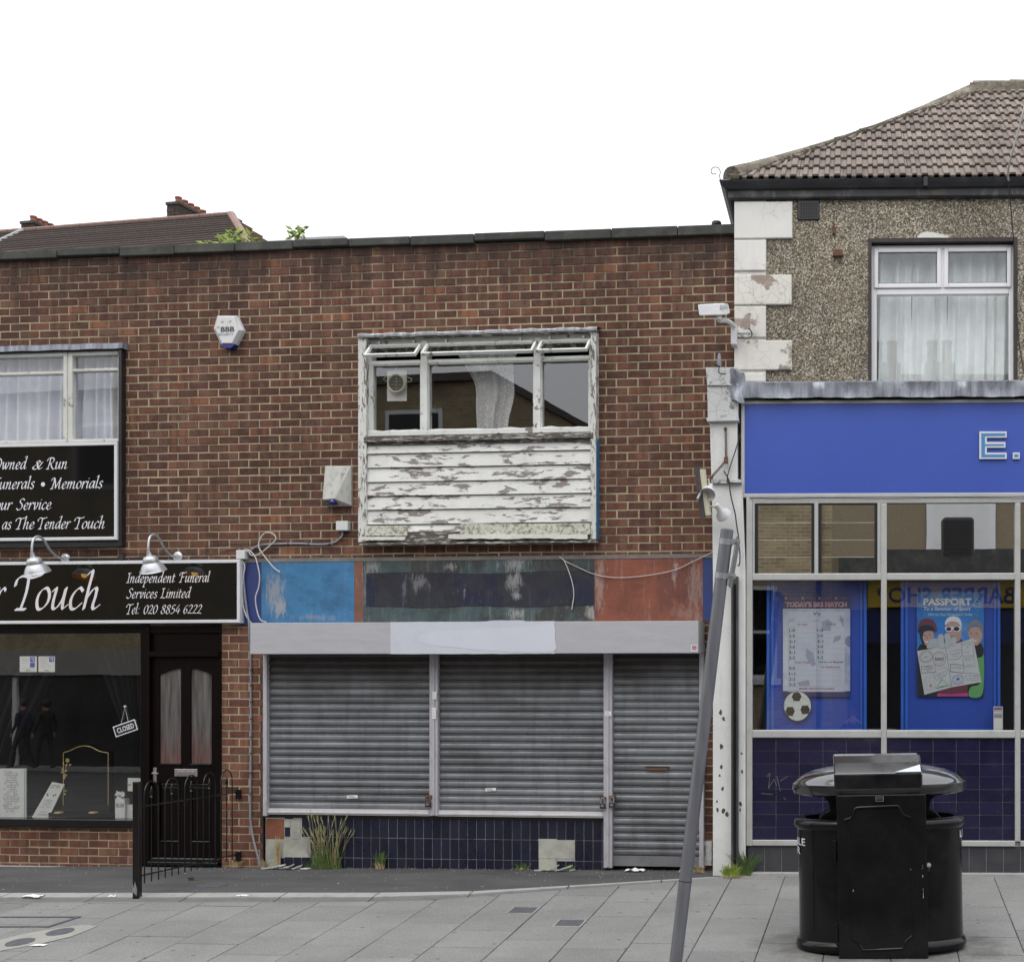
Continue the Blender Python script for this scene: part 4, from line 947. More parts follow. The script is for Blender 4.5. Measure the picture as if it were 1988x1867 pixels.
for a, b in [(716, 816), (826, 1041), (1048, 1146)]:
    ua, ub = LF.u(a, OB), LF.u(b, OB); L = math.hypot(dy, dz); d = Vector((0, dy/L, dz/L)); nrm = Vector((0, dz/L, -dy/L)); o_ = Vector((0, -OB+.03, zh))
    def slab(m, ua, ub, s0, s1, t0, t1):
        q = [o_+d*s+nrm*t for s, t in ((s1, t1), (s0, t1), (s1, t0), (s0, t0))]
        m.hex([(ua, *q[0].yz), (ub, *q[0].yz), (ub, *q[1].yz), (ua, *q[1].yz), (ua, *q[2].yz), (ub, *q[2].yz), (ub, *q[3].yz), (ua, *q[3].yz)])
    m = M(); w_ = .032; w_ = .024; slab(m, ua, ub, 0, .02, -.035, 0); slab(m, ua, ub, L-.026, L, -.035, 0); slab(m, ua, ua+w_, .02, L-.026, -.035, 0); slab(m, ub-w_, ub, .02, L-.026, -.035, 0)
    B1.part('top_hung_sash', m, SASHP, WIN, bevel=.002)
    m = M(); slab(m, ua+w_-.004, ub-w_+.004, .026, L-.026, -.02, -.017); B1.part('pane', m, GLASS, WIN)
    m = M()
    for k in (.18, .85):
        m.box(ua+(ub-ua)*k-.012, ua+(ub-ua)*k+.012, -OB+.02, -OB+.05, zh+.0, zh+.03)
    B1.part('hinge', m, GALV, WIN)
# weathered sill and boards
m = M(); m.box(LF.u(708, .1), LF.u(1152, .1), -.125, .0, LF.z(930, 855, .1), LF.z(930, 845, .1), .004); m.box(LF.u(709, .1), LF.u(1150, .1), -.09, .0, LF.z(930, 860, .1), LF.z(930, 855, .1)-.001)
B1.part('sill', m, ROTTEN, WIN)
ys = [858, 877, 904.5, 932.5, 960, 987, 1015.7, 1031]
for a, b in zip(ys, ys[1:]):
    m = M(); ua, ub = LF.u(708, .09), LF.u(1148, .09); z1, z0 = LF.z(927, a, .09), LF.z(927, b, .09)
    f = rnd.uniform(-.003, .003); n = 14
    for i in range(n):
        x0, x1 = ua+(ub-ua)*i/n, ua+(ub-ua)*(i+1)/n; w0, w1 = .0025*math.sin(x0*7+a), .0025*math.sin(x1*7+a)
        m.hex([(x0, -.092+f+w0, z0+.003), (x1, -.092+f+w1, z0+.003), (x1, -.072+f, z1-.006), (x0, -.072+f, z1-.006), (x0, .0, z0+.003), (x1, .0, z0+.003), (x1, .0, z1+.01), (x0, .0, z1+.01)])
    B1.part('cladding_board', m, CLAD, WIN)
def ragged(x0, x1, y0, y1, off, jag, n=26, ends=0.):
    t_ = [(x0+(x1-x0)*i/n, y0+rnd.uniform(0, jag*.3)) for i in range(n+1)]
    b_ = [(x1-(x1-x0)*i/n+(rnd.uniform(-ends, ends) if i in (0, n) else 0), y1-rnd.uniform(0, jag)) for i in range(n+1)]
    mm = M(); mm.prism([LF.ray(x, y, off) for x, y in t_+b_], -off, -off+.02); return mm
B1.part('mossy_trim', ragged(708.5, 790, 1020, 1040.5, .112, 1.5), MOSSY, WIN); B1.part('mossy_trim', ragged(894, 1146, 1015.5, 1038, .112, 2), MOSSY, WIN)
B1.part('cream_trim', ragged(704, 787.5, 1041.5, 1049, .13, 1.6, ends=3), CREAM, WIN); B1.part('cream_trim', ragged(871, 1140, 1036.5, 1046.5, .13, 2.2, ends=3), CREAM, WIN)
m = M(); m.box(LF.u(701, .09), LF.u(1157, .09), -.09, .0, LF.z(927, 1052, .09), LF.z(927, 1031, .09)); m.box(LF.u(697, .12), LF.u(1158, .12), -.125, .0, LF.z(927, 1055, .12), LF.z(927, 1051.5, .12))
B1.part('bottom_rail', m, ROTTEN, WIN)
m = M(); bar(m, LF, 1157.2, 850, 1158.6, 1046, OB-.01, -.0, 0); B1.part('blue_painted_edge', m, F_BLUE, WIN)
# ---- lace curtain, hanger, paper, vent
def curtain(name, label, mat, fr, L_, Rr, folds, depth, y, group=None, n=90, nv=24, amp=None):
    """L_, Rr: left/right edges as lists of (px,py) from top to bottom"""
    cl, cr = cat(L_, 8), cat(Rr, 8); mm = M()
    def fn(i, j):
        a = cl[min(int(j*(len(cl)-1)+.5), len(cl)-1)]; b = cr[min(int(j*(len(cr)-1)+.5), len(cr)-1)]
        px = a.x+(b.x-a.x)*i; py = a.y+(b.y-a.y)*i; u, z = fr.ray(px, py, -y)
        w_ = math.sin(i*folds*2*math.pi+math.sin(i*9)*1.3+j*1.1)+.45*math.sin(i*folds*4.7+2+j*2)
        return (u+.004*math.sin(j*6+i*40), y+depth*w_*(amp(i, j) if amp else 1), z)
    mm.grid(fn, n, nv); q = fr.ray(cl[0].x, cl[0].y, -y)
    return single(name, label, 'curtain', mm, mat, fr, (q[0], y, q[1]-.5), group, smooth=True)
curtain('lace_curtain', 'torn white lace curtain bunched in the middle of the peeling window', LACE, LF, [(872, 664), (895, 700), (921, 745), (924, 790), (926, 835)], [(1020, 664), (998, 700), (999, 765), (988, 810), (985, 835)], 3.3, .02, .14)
t = T('coat_hanger', 'yellow-green wire coat hanger hung behind the left pane', 'hanger', LF, (LF.u(770), .1, LF.z(770, 740)))
m = M(); m.tube(ppath(LF, [(766, 706), (771, 702), (772, 707), (769, 712), (769, 716), (752, 728), (744, 736), (748, 740), (760, 734), (790, 731), (800, 736), (798, 740), (790, 742)], -.06), .006); t.part('wire', m, std('yellow_green_plastic', (.42, .45, .16), .5))
m = M(); pbox(m, LF, 751.5, 718.7, 789.5, 778.5, -.05, -.055); t.part('paper', m, PAPER)
t = T('window_vent', 'round cream ventilator with dark horizontal slats in the left pane', 'vent', LF, (LF.u(770.7), .0, LF.z(770.7, 745)))
uc, zc = LF.ray(770.7, 745, 0); r = LF.sc(770)*18.5
m = M(); m.lathe([(r*.80, .0), (r*.82, .022), (r*.92, .03), (r, .018), (r, 0.)], (uc, -.002, zc), (0, -1, 0), 28, False)
t.part('ring', m, std('aged_cream_plastic', (.36, .34, .27), .6), smooth=True)
m = M(); m.lathe([(r*.8, .004), (.001, .004)], (uc, .0, zc), (0, -1, 0), 24, False); t.part('backing', m, DARKMET)
m = M()
for k in range(-5, 6):
    zz = zc+k*r*.15; hw = math.sqrt(max(0, (r*.8)**2-(zz-zc)**2)); m.box(uc-hw, uc+hw, -.016, -.008, zz-.0022, zz+.0022)
m.box(uc-.002, uc+.002, -.018, -.014, zc-r*.78, zc+r*.78); t.part('slats', m, std('brown_cream_slats', (.2, .185, .14), .6))
# ---------------------------------------------------------------- left upstairs window over the black sign
OB2 = .075
m = M(); xs = -700
u0 = UL
m.box(LF.u(229.5, OB2), LF.u(235.8, OB2), -OB2, .0, LF.z(120, 1061, OB2), LF.z(120, 680, OB2))
m.box(u0, LF.u(229.5, OB2), -OB2+.002, .0, LF.z(120, 1062, OB2), LF.z(120, 1053, OB2)); m.box(u0, LF.u(229.5, OB2), -OB2+.002, .0, LF.z(120, 869, OB2), LF.z(120, 862, OB2)); m.box(u0, LF.u(229.5, OB2), -OB2+.002, .0, LF.z(120, 683, OB2), LF.z(120, 679, OB2))
m.box(u0, LF.u(229.5, OB2), -OB2+.02, -.0, LF.z(120, 1053, OB2), LF.z(120, 869, OB2))
WL = B1.part('black_window_surround', m, BLACKF, label='black-framed projecting window, white sashes above a sign', bevel=.003)
m = M(); u1 = LF.u(238, OB2+.02); zt = LF.z(120, 668.5, OB2+.02); zb_ = LF.z(120, 679.5, OB2+.02)
def lf2(i, j):
    u = u0+(u1-u0)*i; w_ = .003*math.sin(u*15)
    return [(u, .0, zt+.02), (u, -OB2-.02, zt+w_), (u, -OB2-.024, zb_+w_)][round(j*2)]
m.grid(lf2, 60, 2); m.add([(u1, .0, zt+.02), (u1, -OB2-.02, zt), (u1, -OB2-.024, zb_), (u1, .0, zb_)], [(0, 1, 2, 3)]); B1.part('lead_flashing', m, LEAD, WL)
FJ = .05
zs_, zh_ = LF.z(120, 859.5, FJ), LF.z(120, 683, FJ)
def sash2(xa, xb, ytr):
    m = M(); ua, ub = (LF.u(xa, FJ) if xa > -300 else u0), LF.u(xb, FJ); zt_ = LF.z(120, ytr, FJ)
    m.box(ua, ua+.045, -FJ, .02, zs_+.035, zh_, .004); m.box(ub-.045, ub, -FJ, .02, zs_+.035, zh_, .004)
    m.box(ua+.045, ub-.045, -FJ+.004, .02, zt_-.03, zt_, .004); m.box(ua+.045, ub-.045, -FJ, .02, zh_-.045, zh_, .004); m.box(ua, ub, -FJ-.01, .02, zs_, zs_+.034, .004)
    B1.part('window_frame', m, SASHL, WL)
    m = M(); m.add([(ua, .0, zs_), (ub, .0, zs_), (ub, .0, zh_), (ua, .0, zh_)], [(0, 1, 2, 3)]); B1.part('pane', m, GLASSU, WL)
sash2(-400, 130, 720); sash2(133, 236, 716.5)
m = M(); m.box(LF.u(129.5, FJ), LF.u(134, FJ), -FJ+.01, .02, zs_, zh_); B1.part('mullion', m, SASHL, WL)
curtain('net_curtain', 'white pleated net curtain behind the left pair of panes', NET, LF, [(-400, 675), (-400, 760), (-400, 868)], [(132, 675), (132, 760), (132, 868)], 26, .03, .17, 'net curtains above the black sign', n=420)
curtain('net_curtain', 'white pleated net curtain behind the narrow right-hand pane', NET, LF, [(138, 675), (139, 760), (137, 868)], [(234, 675), (230, 760), (236, 868)], 5, .032, .17, 'net curtains above the black sign', n=160)
m = M(); m.box(u0, LF.u(240), .13, .135, LF.z(120, 868, 0), LF.z(120, 826, 0)); 
# ---------------------------------------------------------------- black upstairs sign
def framed(t, fr, x0, y0, x1, y1, off, w_, mat, u_left=None, back=.05):
    u0, u1, z0, z1 = rect(fr, x0, y0, x1, y1, off)
    if u_left is not None: u0 = u_left
    for name, a in [('trim', (u0, u1, z1-w_, z1)), ('trim', (u0, u1, z0, z0+w_)), ('trim', (u1-w_, u1, z0+w_+.0005, z1-w_-.0005))]+([('trim', (u0, u0+w_, z0+w_+.0005, z1-w_-.0005))] if u_left is None else []):
        mm = M(); mm.box(a[0], a[1], -off, -off+back, a[2], a[3], .004); t.part(name, mm, mat)
    return u0, u1, z0, z1
OS = .10
t = T('upper_shop_sign', 'black upstairs sign with white italic lettering ending in The Tender Touch', 'sign', LF, (LF.u(100), -.1, LF.z(100, 960)))
u0_, u1_, z0_, z1_ = framed(t, LF, -700, 867, 226.8, 1053, OS, .034, WHITEAL, UL)
m = M(); m.box(u0_, u1_-.03, -OS+.012, -OS+.03, z0_+.03, z1_-.03); t.part('panel', m, BLACKP)
def pen(t, s, x0, x1, yb, xh, off, nib=.078, slant=.2, mat=LETTER):
    m = M(); place(m, pen2d(s, slant, nib), LF, x0, x1, yb, xh, off); return t.part('lettering', m, mat)
o_ = OS-.012+.0015
pen(t, 'Owned', -13, 54, 910.5, 13.4, o_); pen(t, '&', 62.5, 84, 910.3, 13.4, o_); pen(t, 'Run', 89, 131, 909.8, 13.4, o_)
pen(t, 'Funerals', -16, 68, 948.8, 13.4, o_); pen(t, 'Memorials', 97, 200.5, 947.8, 13.4, o_)
m = M(); uc, zc = LF.ray(83.5, 940, o_); m.lathe([(.024, 0), (.0001, .0)], (uc, -o_, zc), (0, -1, 0), 20, False); t.part('lettering', m, LETTER)
pen(t, 'our', -9, 25, 989.3, 13.4, o_); pen(t, 'Service', 31, 100, 988.8, 13.4, o_)
pen(t, 'as', 4, 23, 1026.9, 13.4, o_); pen(t, 'The', 30, 67, 1026.5, 13.4, o_); pen(t, 'Tender', 73, 138, 1026, 13.4, o_); pen(t, 'Touch', 144, 204, 1025.5, 13.4, o_)
# ---------------------------------------------------------------- shop fascia sign
OF = .10
t = T('shop_fascia_sign', 'long black gloss fascia sign reading Touch with white italic telephone details', 'sign', LF, (LF.u(200), -.1, LF.z(200, 1150)))
u0_, u1_, z0_, z1_ = framed(t, LF, -700, 1092, 465.3, 1211.5, OF, .034, WHITEAL, UL, .09)
m = M(); m.box(u0_, u1_-.03, -OF+.012, -OF+.08, z0_+.03, z1_-.03); t.part('panel', m, BLACKP)
o_ = OF-.012+.0015
pen(t, 'er', -32, 13, 1182.5, 41, o_, .075); pen(t, 'Touch', 27, 195, 1182, 41, o_, .075)
pen(t, 'Independent', 244.5, 341, 1130.4, 11.8, o_, .075); pen(t, 'Funeral', 347, 408.5, 1129.6, 11.8, o_, .075)
pen(t, 'Services', 245, 306, 1160.6, 11.8, o_, .075); pen(t, 'Limited', 310.5, 372, 1160.1, 11.8, o_, .075)
pen(t, 'Tel:', 245, 271.5, 1191.2, 11.6, o_, .075); pen(t, '020', 279, 306.5, 1190.9, 11, o_, .075); pen(t, '8854', 312, 350, 1190.6, 11, o_, .075); pen(t, '6222', 356, 392.5, 1190.3, 11, o_, .075)
# ---------------------------------------------------------------- swan-neck lamps
LIT = Mt('warm_lamp_bulb'); LIT.b.inputs['Emission Color'].default_value = (1, .62, .2, 1); LIT.b.inputs['Emission Strength'].default_value = 9; LIT = LIT.m
def lamp(px, py, label):
    uc, zc = LF.ray(px, py, .02); t = T('sign_lamp', label, 'lamp', LF, (uc, 0, zc), 'swan-neck lamps over the black fascia')
    m = M(); m.lathe([(.052, 0.), (.055, .012), (.048, .02), (.03, .028), (.02, .05), (.0001, .052)], (uc, 0, zc), (0, -1, 0), 24); t.part('wall_plate', m, SILVER, smooth=True)
    pts = cat([(uc, -.03, zc), (uc, -.13, zc+.002), (uc, -.24, zc+.06), (uc, -.34, zc+.16), (uc, -.42, zc+.19), (uc, -.49, zc+.155), (uc, -.515, zc+.07), (uc, -.515, zc-.01)], 7)
    m = M(); m.tube([(p.x, p.y, p.z) for p in pts], .0125, 10); t.part('swan_neck', m, SILVER, smooth=True)
    ax = Vector((0.06, .34, -1)).normalized(); o_ = Vector((uc, -.515, zc+.0))
    m = M(); m.lathe([(.018, -.01), (.022, .02), (.03, .04), (.06, .052), (.073, .072), (.078, .1), (.074, .112), (.085, .122), (.105, .15), (.122, .185), (.128, .205), (.131, .208), (.125, .203), (.1, .15), (.07, .11)], o_, ax, 32, False); t.part('shade', m, SILVER, smooth=True)
    m = M(); m.lathe([(.018, .08), (.032, .1), (.038, .14), (.026, .19), (.001, .205)], o_, ax, 14); t.part('bulb', m, LIT, smooth=True); m = M(); m.lathe([(.03, .06), (.066, .11), (.096, .15), (.118, .195), (.123, .204)], o_, ax, 32, False); t.part('inner_reflector', m, bpy.data.materials.get('gold_inside_paint') or std('gold_inside_paint', (.6, .36, .1), .5, .05, 5, bump=0), smooth=True)
lamp(125.5, 1083, 'silver swan-neck lamp over the word Touch'); lamp(344, 1080, 'silver swan-neck lamp over the telephone details')
m = M(); m.tube(ppath(LF, [(-300, 1094), (60, 1088), (110, 1085), (240, 1083), (330, 1081), (352, 1080)], .015), .008)
m.lathe([(.035, 0), (.033, .03)], (LF.u(238), 0, LF.z(238, 1081)), (0, -1, 0), 16)
single('lamp_conduit', 'black conduit along the wall above the fascia sign', 'conduit', m, WIREB, LF, (LF.u(200), 0, LF.z(200, 1084)))
m = M(); m.tube([Vector(p)+Vector((0, 0, .006*math.sin(i*.8))) for i, p in enumerate(cat(ppath(LF, [(-200, 1080), (100, 1078), (200, 1076), (330, 1073), (390, 1078), (440, 1070), (470, 1060)], .012), 8))], .003, 6)
m.tube(cat(ppath(LF, [(402, 1082), (398, 1070), (405, 1060), (430, 1056), (500, 1055), (620, 1052)], .012), 8), .003, 6)
single('thin_black_cable', 'thin black cables looping across the brick above the fascia', 'cable', m, WIREB, LF, (LF.u(400), 0, LF.z(400, 1070)))
# ---------------------------------------------------------------- alarm boxes and cables
t = T('alarm_box', 'white hexagonal alarm box with bees and BBB SECURITY, blue base', 'alarm box', LF, (LF.u(443), 0, LF.z(443, 644)))
hexa = [(421, 612.5), (459, 612.5), (472, 641), (456, 671), (429, 671), (413.7, 638)]
inn = [(424, 615.5), (454, 615.5), (463, 641), (450, 666), (431, 666), (418, 638)]
O_, I_ = ppoly(LF, hexa, .06), ppoly(LF, inn, .1)
m = M(); n = 6
m.add([(u, -.0, z) for u, z in O_]+[(u, -.05, z) for u, z in O_]+[(u, -.1, z) for u, z in I_], [tuple(range(12, 18))[::-1]]+[(i+k, i+k+n, (i+1) % n+k+n, (i+1) % n+k) for i in range(n) for k in (0, 6)])
t.part('cover', m, WHITEPL, bevel=.003)
m = M(); pl = ppoly(LF, [(428.5, 668.5), (457.5, 668.5), (452, 675), (447, 676.5), (438, 676.5), (432, 674)], .07); m.prism(pl, -.085, -.0); t.part('blue_base', m, BLUEPL, bevel=.003)
m = M(); sans(m, 'BBB', LF, 428.5, 455, 644, 9.5, .1015, .03); t.part('lettering', m, PRINT); m = M(); sans(m, 'SECURITY', LF, 423.5, 453, 651.5, 4.6, .1015, .0); t.part('lettering', m, PRINT)
for bx, by in [(431, 625), (446, 624), (422.5, 635.5)]:
    m = M(); m.m = 0; uc, zc = LF.ray(bx, by, .1); s_ = .012
    m.prism([(uc+math.cos(a)*s_*.8-.2*s_*math.sin(a), zc+math.sin(a)*s_) for a in [k*math.pi/5 for k in range(10)]], -.1035, -.1)
    t.part('bee_print', m, BRASS); m = M()
    m.prism([(uc, zc), (uc+s_*1.6, zc+s_*.9), (uc+s_*1.5, zc+s_*.2)], -.1045, -.1015); m.prism([(uc-s_*.9, zc+.3*s_), (uc+s_*.8, zc+.3*s_), (uc+s_*.8, zc), (uc-s_*.9, zc)], -.1048, -.103); t.part('bee_print', m, PRINTG)
t = T('alarm_box', 'dirty white wedge-shaped alarm box with vents beside the timber window', 'alarm box', LF, (LF.u(655), 0, LF.z(655, 943)))
u0, u1 = LF.u(631, .05), LF.u(681, .05); z0, z1 = LF.z(655, 982, .05), LF.z(655, 904, .05); um = u0+(u1-u0)*.52
m = M()
m.add([(u0, 0, z0), (u1, 0, z0), (u1, 0, z1), (u0, 0, z1), (u0+.006, -.12, z0+.06), (um, -.14, z0+.065), (um+.05, -.06, z1-.02), (u0+.006, -.06, z1), (u1-.003, -.03, z0+.004), (u1-.003, -.035, z1-.002), (um, -.02, z0)],
      [(4, 5, 6, 7), (5, 8, 9, 6), (0, 4, 7, 3), (1, 2, 9, 8), (3, 7, 6, 9, 2), (0, 10, 5, 4), (10, 1, 8, 5)])
t.part('cover', m, OFFWH, bevel=.004)
m = M(); m.box(u0+.01, um, -.1, -.01, z0+.012, z0+.055); t.part('recess', m, DARKMET)
m = M(); uc, zc = LF.ray(646, 975, .11); m.lathe([(.032, -.03), (.034, .01), (.026, .02), (.0001, .024)], (uc, -.11, zc), (0, -.4, -.9), 18); t.part('blue_lens', m, BLUEPL, smooth=True)
m = M()
for k in range(4):
    a = ppath(LF, [(662, 919+k*4), (672, 918.5+k*4)], .085); m.tube([a[0], (a[1][0], a[1][1]+.035, a[1][2])], .0022, 5)
t.part('vent_slots', m, DARKMET)
t = T('junction_box', 'small pale junction box beside the timber window sill', 'junction box', LF, (LF.u(663), 0, LF.z(663, 1020)))
m = M(); pbox(m, LF, 651.8, 1011, 675, 1029.4, .07, 0); t.part('box', m, WHITEPL, bevel=.006)
t = T('junction_box', 'small square pale junction box at the top corner of the fascia sign', 'junction box', LF, (LF.u(466), 0, LF.z(466, 1076)))
m = M(); pbox(m, LF, 458, 1067.4, 475, 1084.7, .08, 0); t.part('box', m, WHITEPL, bevel=.006)
t = T('grey_conduit', 'grey conduit running from the junction box down the brick pier', 'conduit', LF, (LF.u(487), 0, LF.z(487, 1687)))
m = M(); c_ = cat(ppath(LF, [(664, 1030), (664, 1040), (648, 1053), (620, 1056.5), (578.7, 1055), (529, 1056), (506, 1058), (492, 1064), (482, 1075), (475, 1095), (472, 1113, .03), (475, 1150, .04), (480, 1190, .04), (483.5, 1208, .06), (484, 1240, .05), (486.7, 1272, .02), (487, 1360), (487, 1450), (486, 1575), (489, 1612, .03), (496, 1645, .05), (503, 1670, .06), (508, 1688, .06)], .02), 6)
m.tube(c_, .0115, 8); t.part('pipe', m, CONDUIT, smooth=True)
m = M()
for y in [1300, 1330, 1362, 1395, 1430, 1462, 1500, 1540]:
    p = ppath(LF, [(487, y)], .02)[0]; m.lathe([(.016, -.005), (.016, .005)], p, (0, 0, 1), 10)
for x in [560, 600, 640]:
    p = ppath(LF, [(x, 1055.5)], .02)[0]; m.lathe([(.016, -.004), (.016, .004)], p, (1, 0, 0), 10)
t.part('clips', m, WIREB)
for pts, lab in [([(474, 1072), (482, 1070), (489, 1078), (505, 1074), (520, 1062), (533, 1050), (535, 1042), (528, 1035), (515, 1034), (506, 1044), (502, 1058), (508, 1072), (530, 1100), (543, 1110)], 'dirty white cable looped above the blue panel and ending in a loose tail'),
                 ([(474, 1067.5), (484, 1068), (495, 1080), (500, 1096), (504, 1118), (502, 1140), (496, 1160), (499, 1185), (506, 1203), (517, 1207)], 'wavy dirty white cable hanging over the navy strip'),
                 ([(467, 1085), (475, 1098), (473, 1115), (470, 1140), (471, 1170), (478, 1195), (488, 1209)], 'dirty white cable hanging beside the end of the fascia sign')]:
    m = M(); m.tube(cat(ppath(LF, pts, .05), 6), .0065, 7); p = ppath(LF, pts, .05)[0]
    single('loose_cable', lab, 'cable', m, WIRE, LF, p, smooth=True)
m = M(); m.tube(cat(ppath(LF, [(1086, 1081), (1095, 1088), (1104, 1108), (1112, 1135), (1114, 1155), (1112, 1170), (1110, 1183)], .04), 6), .005, 6)
m.tube(cat(ppath(LF, [(1086, 1080), (1096, 1088), (1120, 1100), (1150, 1113), (1175, 1119), (1210, 1121), (1262, 1116), (1310, 1106), (1345, 1090), (1384, 1071)], .035), 6), .004, 6)
single('loose_cable', 'thin pale cable sagging across the teal and terracotta panels', 'cable', m, WIRE, LF, ppath(LF, [(1100, 1100)], .04)[0], smooth=True)
# ---------------------------------------------------------------- stickers and padlocks on the shutters
def sticker(x0, y0, x1, y1, off, label, mat=PAPER, rot=0.):
    m = M(); u0, u1, z0, z1 = rect(LF, x0, y0, x1, y1, off); c_, s_ = math.cos(rot), math.sin(rot); uc, zc = (u0+u1)/2, (z0+z1)/2
    P = [(u0, z0), (u1, z0), (u1, z1), (u0, z1)]; P = [(uc+(a-uc)*c_-(b-zc)*s_, zc+(a-uc)*s_+(b-zc)*c_) for a, b in P]
    m.prism(P, -off-.001, -off); 
    t = T('sticker', label, 'sticker', LF, (uc, -off, zc)); t.part('paper', m, mat)
    m = M(); w_ = (z1-z0)
    for k in range(3):
        zz = z0+w_*(.25+.25*k); m.box(u0+(u1-u0)*.15, u0+(u1-u0)*(.8-.1*k), -off-.0022, -off-.001, zz-.0018, zz+.0018)
    t.part('print', m, PRINTG)
sticker(673.5, 1543, 694.5, 1549, .036, 'small white sticker near the foot of the left shutter', rot=.04); sticker(942.5, 1529, 963, 1535, .036, 'small white sticker near the foot of the middle shutter', rot=.06)
sticker(839.5, 1342, 847.5, 1357, .086, 'upper white sticker on the rail between the shutters'); sticker(838.5, 1373, 846.5, 1395, .086, 'torn lower white sticker on the rail between the shutters')
sticker(1174, 1380, 1187, 1389.5, .083, 'white sticker on the rail beside the narrow shutter'); sticker(1341.5, 1252, 1354, 1264, SHO+.003, 'red and white sticker at the right end of the grey housing', PRINTW)
m = M(); pbox(m, LF, 1343, 1253.5, 1352.5, 1256.5, SHO+.0055, SHO+.003); pbox(m, LF, 1343, 1258, 1352.5, 1260, SHO+.0055, SHO+.003); 
single('sticker_stripes', 'red stripes on the sticker at the end of the grey housing', 'sticker', m, PRINTR, LF, ppath(LF, [(1347, 1258)], SHO)[0])
def padlock(px, py, label, s_=1.):
    u, z = LF.ray(px, py, .1); t = T('padlock', label, 'padlock', LF, (u, -.1, z), 'padlocks on the shutters')
    m = M(); m.box(u-.03*s_, u+.03*s_, -.115, -.085, z-.055*s_, z, .005); t.part('body', m, DARKMET, bevel=.004)
    m = M(); m.tube(cat([(u-.02*s_, -.1, z), (u-.02*s_, -.1, z+.035*s_), (u, -.1, z+.06*s_), (u+.02*s_, -.1, z+.035*s_), (u+.02*s_, -.1, z)], 5), .006*s_, 8); t.part('shackle', m, GALV if px > 1000 else RUST, smooth=True)
    m = M(); m.box(u-.014*s_, u+.014*s_, -.1175, -.114, z-.035*s_, z-.015*s_); t.part('keyhole_plate', m, CHROME)
    m = M(); m.box(u-.035*s_, u+.035*s_, -.094, -.05, z+.035*s_, z+.07*s_); t.part('hasp', m, RUST)
padlock(831, 1556, 'rusty padlock at the right foot of the left shutter'); padlock(1170, 1559, 'grey padlock at the right foot of the middle shutter', .95); padlock(1188, 1557, 'padlock at the left edge of the narrow door shutter', .95)
# ---------------------------------------------------------------- funeral shop window and door
RC = -.06                                            # shopfront plane set a little behind the wall face
zf0, zf1 = LF.z(130, 1606, .02), LF.z(130, 1213, .02)
m = M(); uD0, uD1 = LF.u(274), LF.u(291); uE = LF.u(427)
m.box(UL, uD0, .0, .1, LF.z(130, 1229), zf1+.02); m.box(uD0, uD1, -.015, .12, -.06, zf1+.02, .004); m.box(uE, LF.u(430.5), -.01, .12, -.06, zf1+.02)
m.box(uD1, uE, .0, .1, LF.z(360, 1228), zf1+.02)
SHOPF = B1.part('shopfront_frame', m, DOORWOOD, label='dark shopfront of the funeral shop')
m = M(); m.box(UL, LF.u(262), -.05, .12, LF.z(130, 1605, .05), LF.z(130, 1590, .05), .005); m.box(LF.u(262), uD0, -.02, .1, LF.z(268, 1604), LF.z(268, 1589)); B1.part('sill', m, BLACKG, SHOPF)
m = M(); m.add([(UL, .05, LF.z(130, 1592)), (uD0, .05, LF.z(130, 1592)), (uD0, .05, LF.z(130, 1229)), (UL, .05, LF.z(130, 1229))], [(0, 1, 2, 3)]); B1.part('pane', m, GLASS, SHOPF)
m = M(); m.box(LF.u(259), uD0, .02, .2, -.1, LF.z(265, 1606)); B1.part('side_brickwork', m, BLACKF, SHOPF)
m = M(); m.box(UL, uE, .3, .32, .5, .52); m.box(UL, LF.u(282), .1, .9, LF.z(130, 1600), LF.z(130, 1592)); B1.part('display_shelf', m, DARKIN, SHOPF)
# door
m = M(); m.box(uD1, uE, -.03, .1, LF.z(360, 1274.5, .03), LF.z(360, 1265, .03), .004); m.box(uD1, uE, .03, .08, LF.z(360, 1265), LF.z(360, 1228)); B1.part('transom', m, DOORWOOD, SHOPF)
zd0, zd1 = LF.z(360, 1664), LF.z(360, 1276)
XS = [294, 309.5, 351, 370, 410.5, 427]; ug = [LF.u(x, -.03) for x in XS]
m = M(); y0, y1 = .03, .075
zg0, zgs = LF.z(360, 1483, -.03), LF.z(360, 1309, -.03); zgt = LF.z(360, 1297, -.03)
zp0, zp1 = LF.z(360, 1634, -.03), LF.z(360, 1519, -.03)
m.box(ug[0], ug[1], y0, y1, zd0, zd1); m.box(ug[4], ug[5], y0, y1, zd0, zd1); m.box(ug[2], ug[3], y0, y1, zd0, zd1)
for a, b, s_ in [(1, 2, 1), (3, 4, -1)]:
    m.box(ug[a], ug[b], y0, y1, zp1, zg0); m.box(ug[a], ug[b], y0, y1, zd0, zp0)
    arch = [(ug[a], zd1), (ug[b], zd1)]; k = 10
    for i in range(k+1):
        t_ = i/k; x = ug[b]+(ug[a]-ug[b])*t_; tt = (1-t_) if s_ > 0 else t_
        arch.append((x, zgs+(zgt-zgs)*math.sin(tt*math.pi/2)))
    m.prism(arch, y0, y1)
DOOR = B1.part('door', m, DOORWOOD, label='dark mahogany panelled door with two frosted panes', bevel=.003)
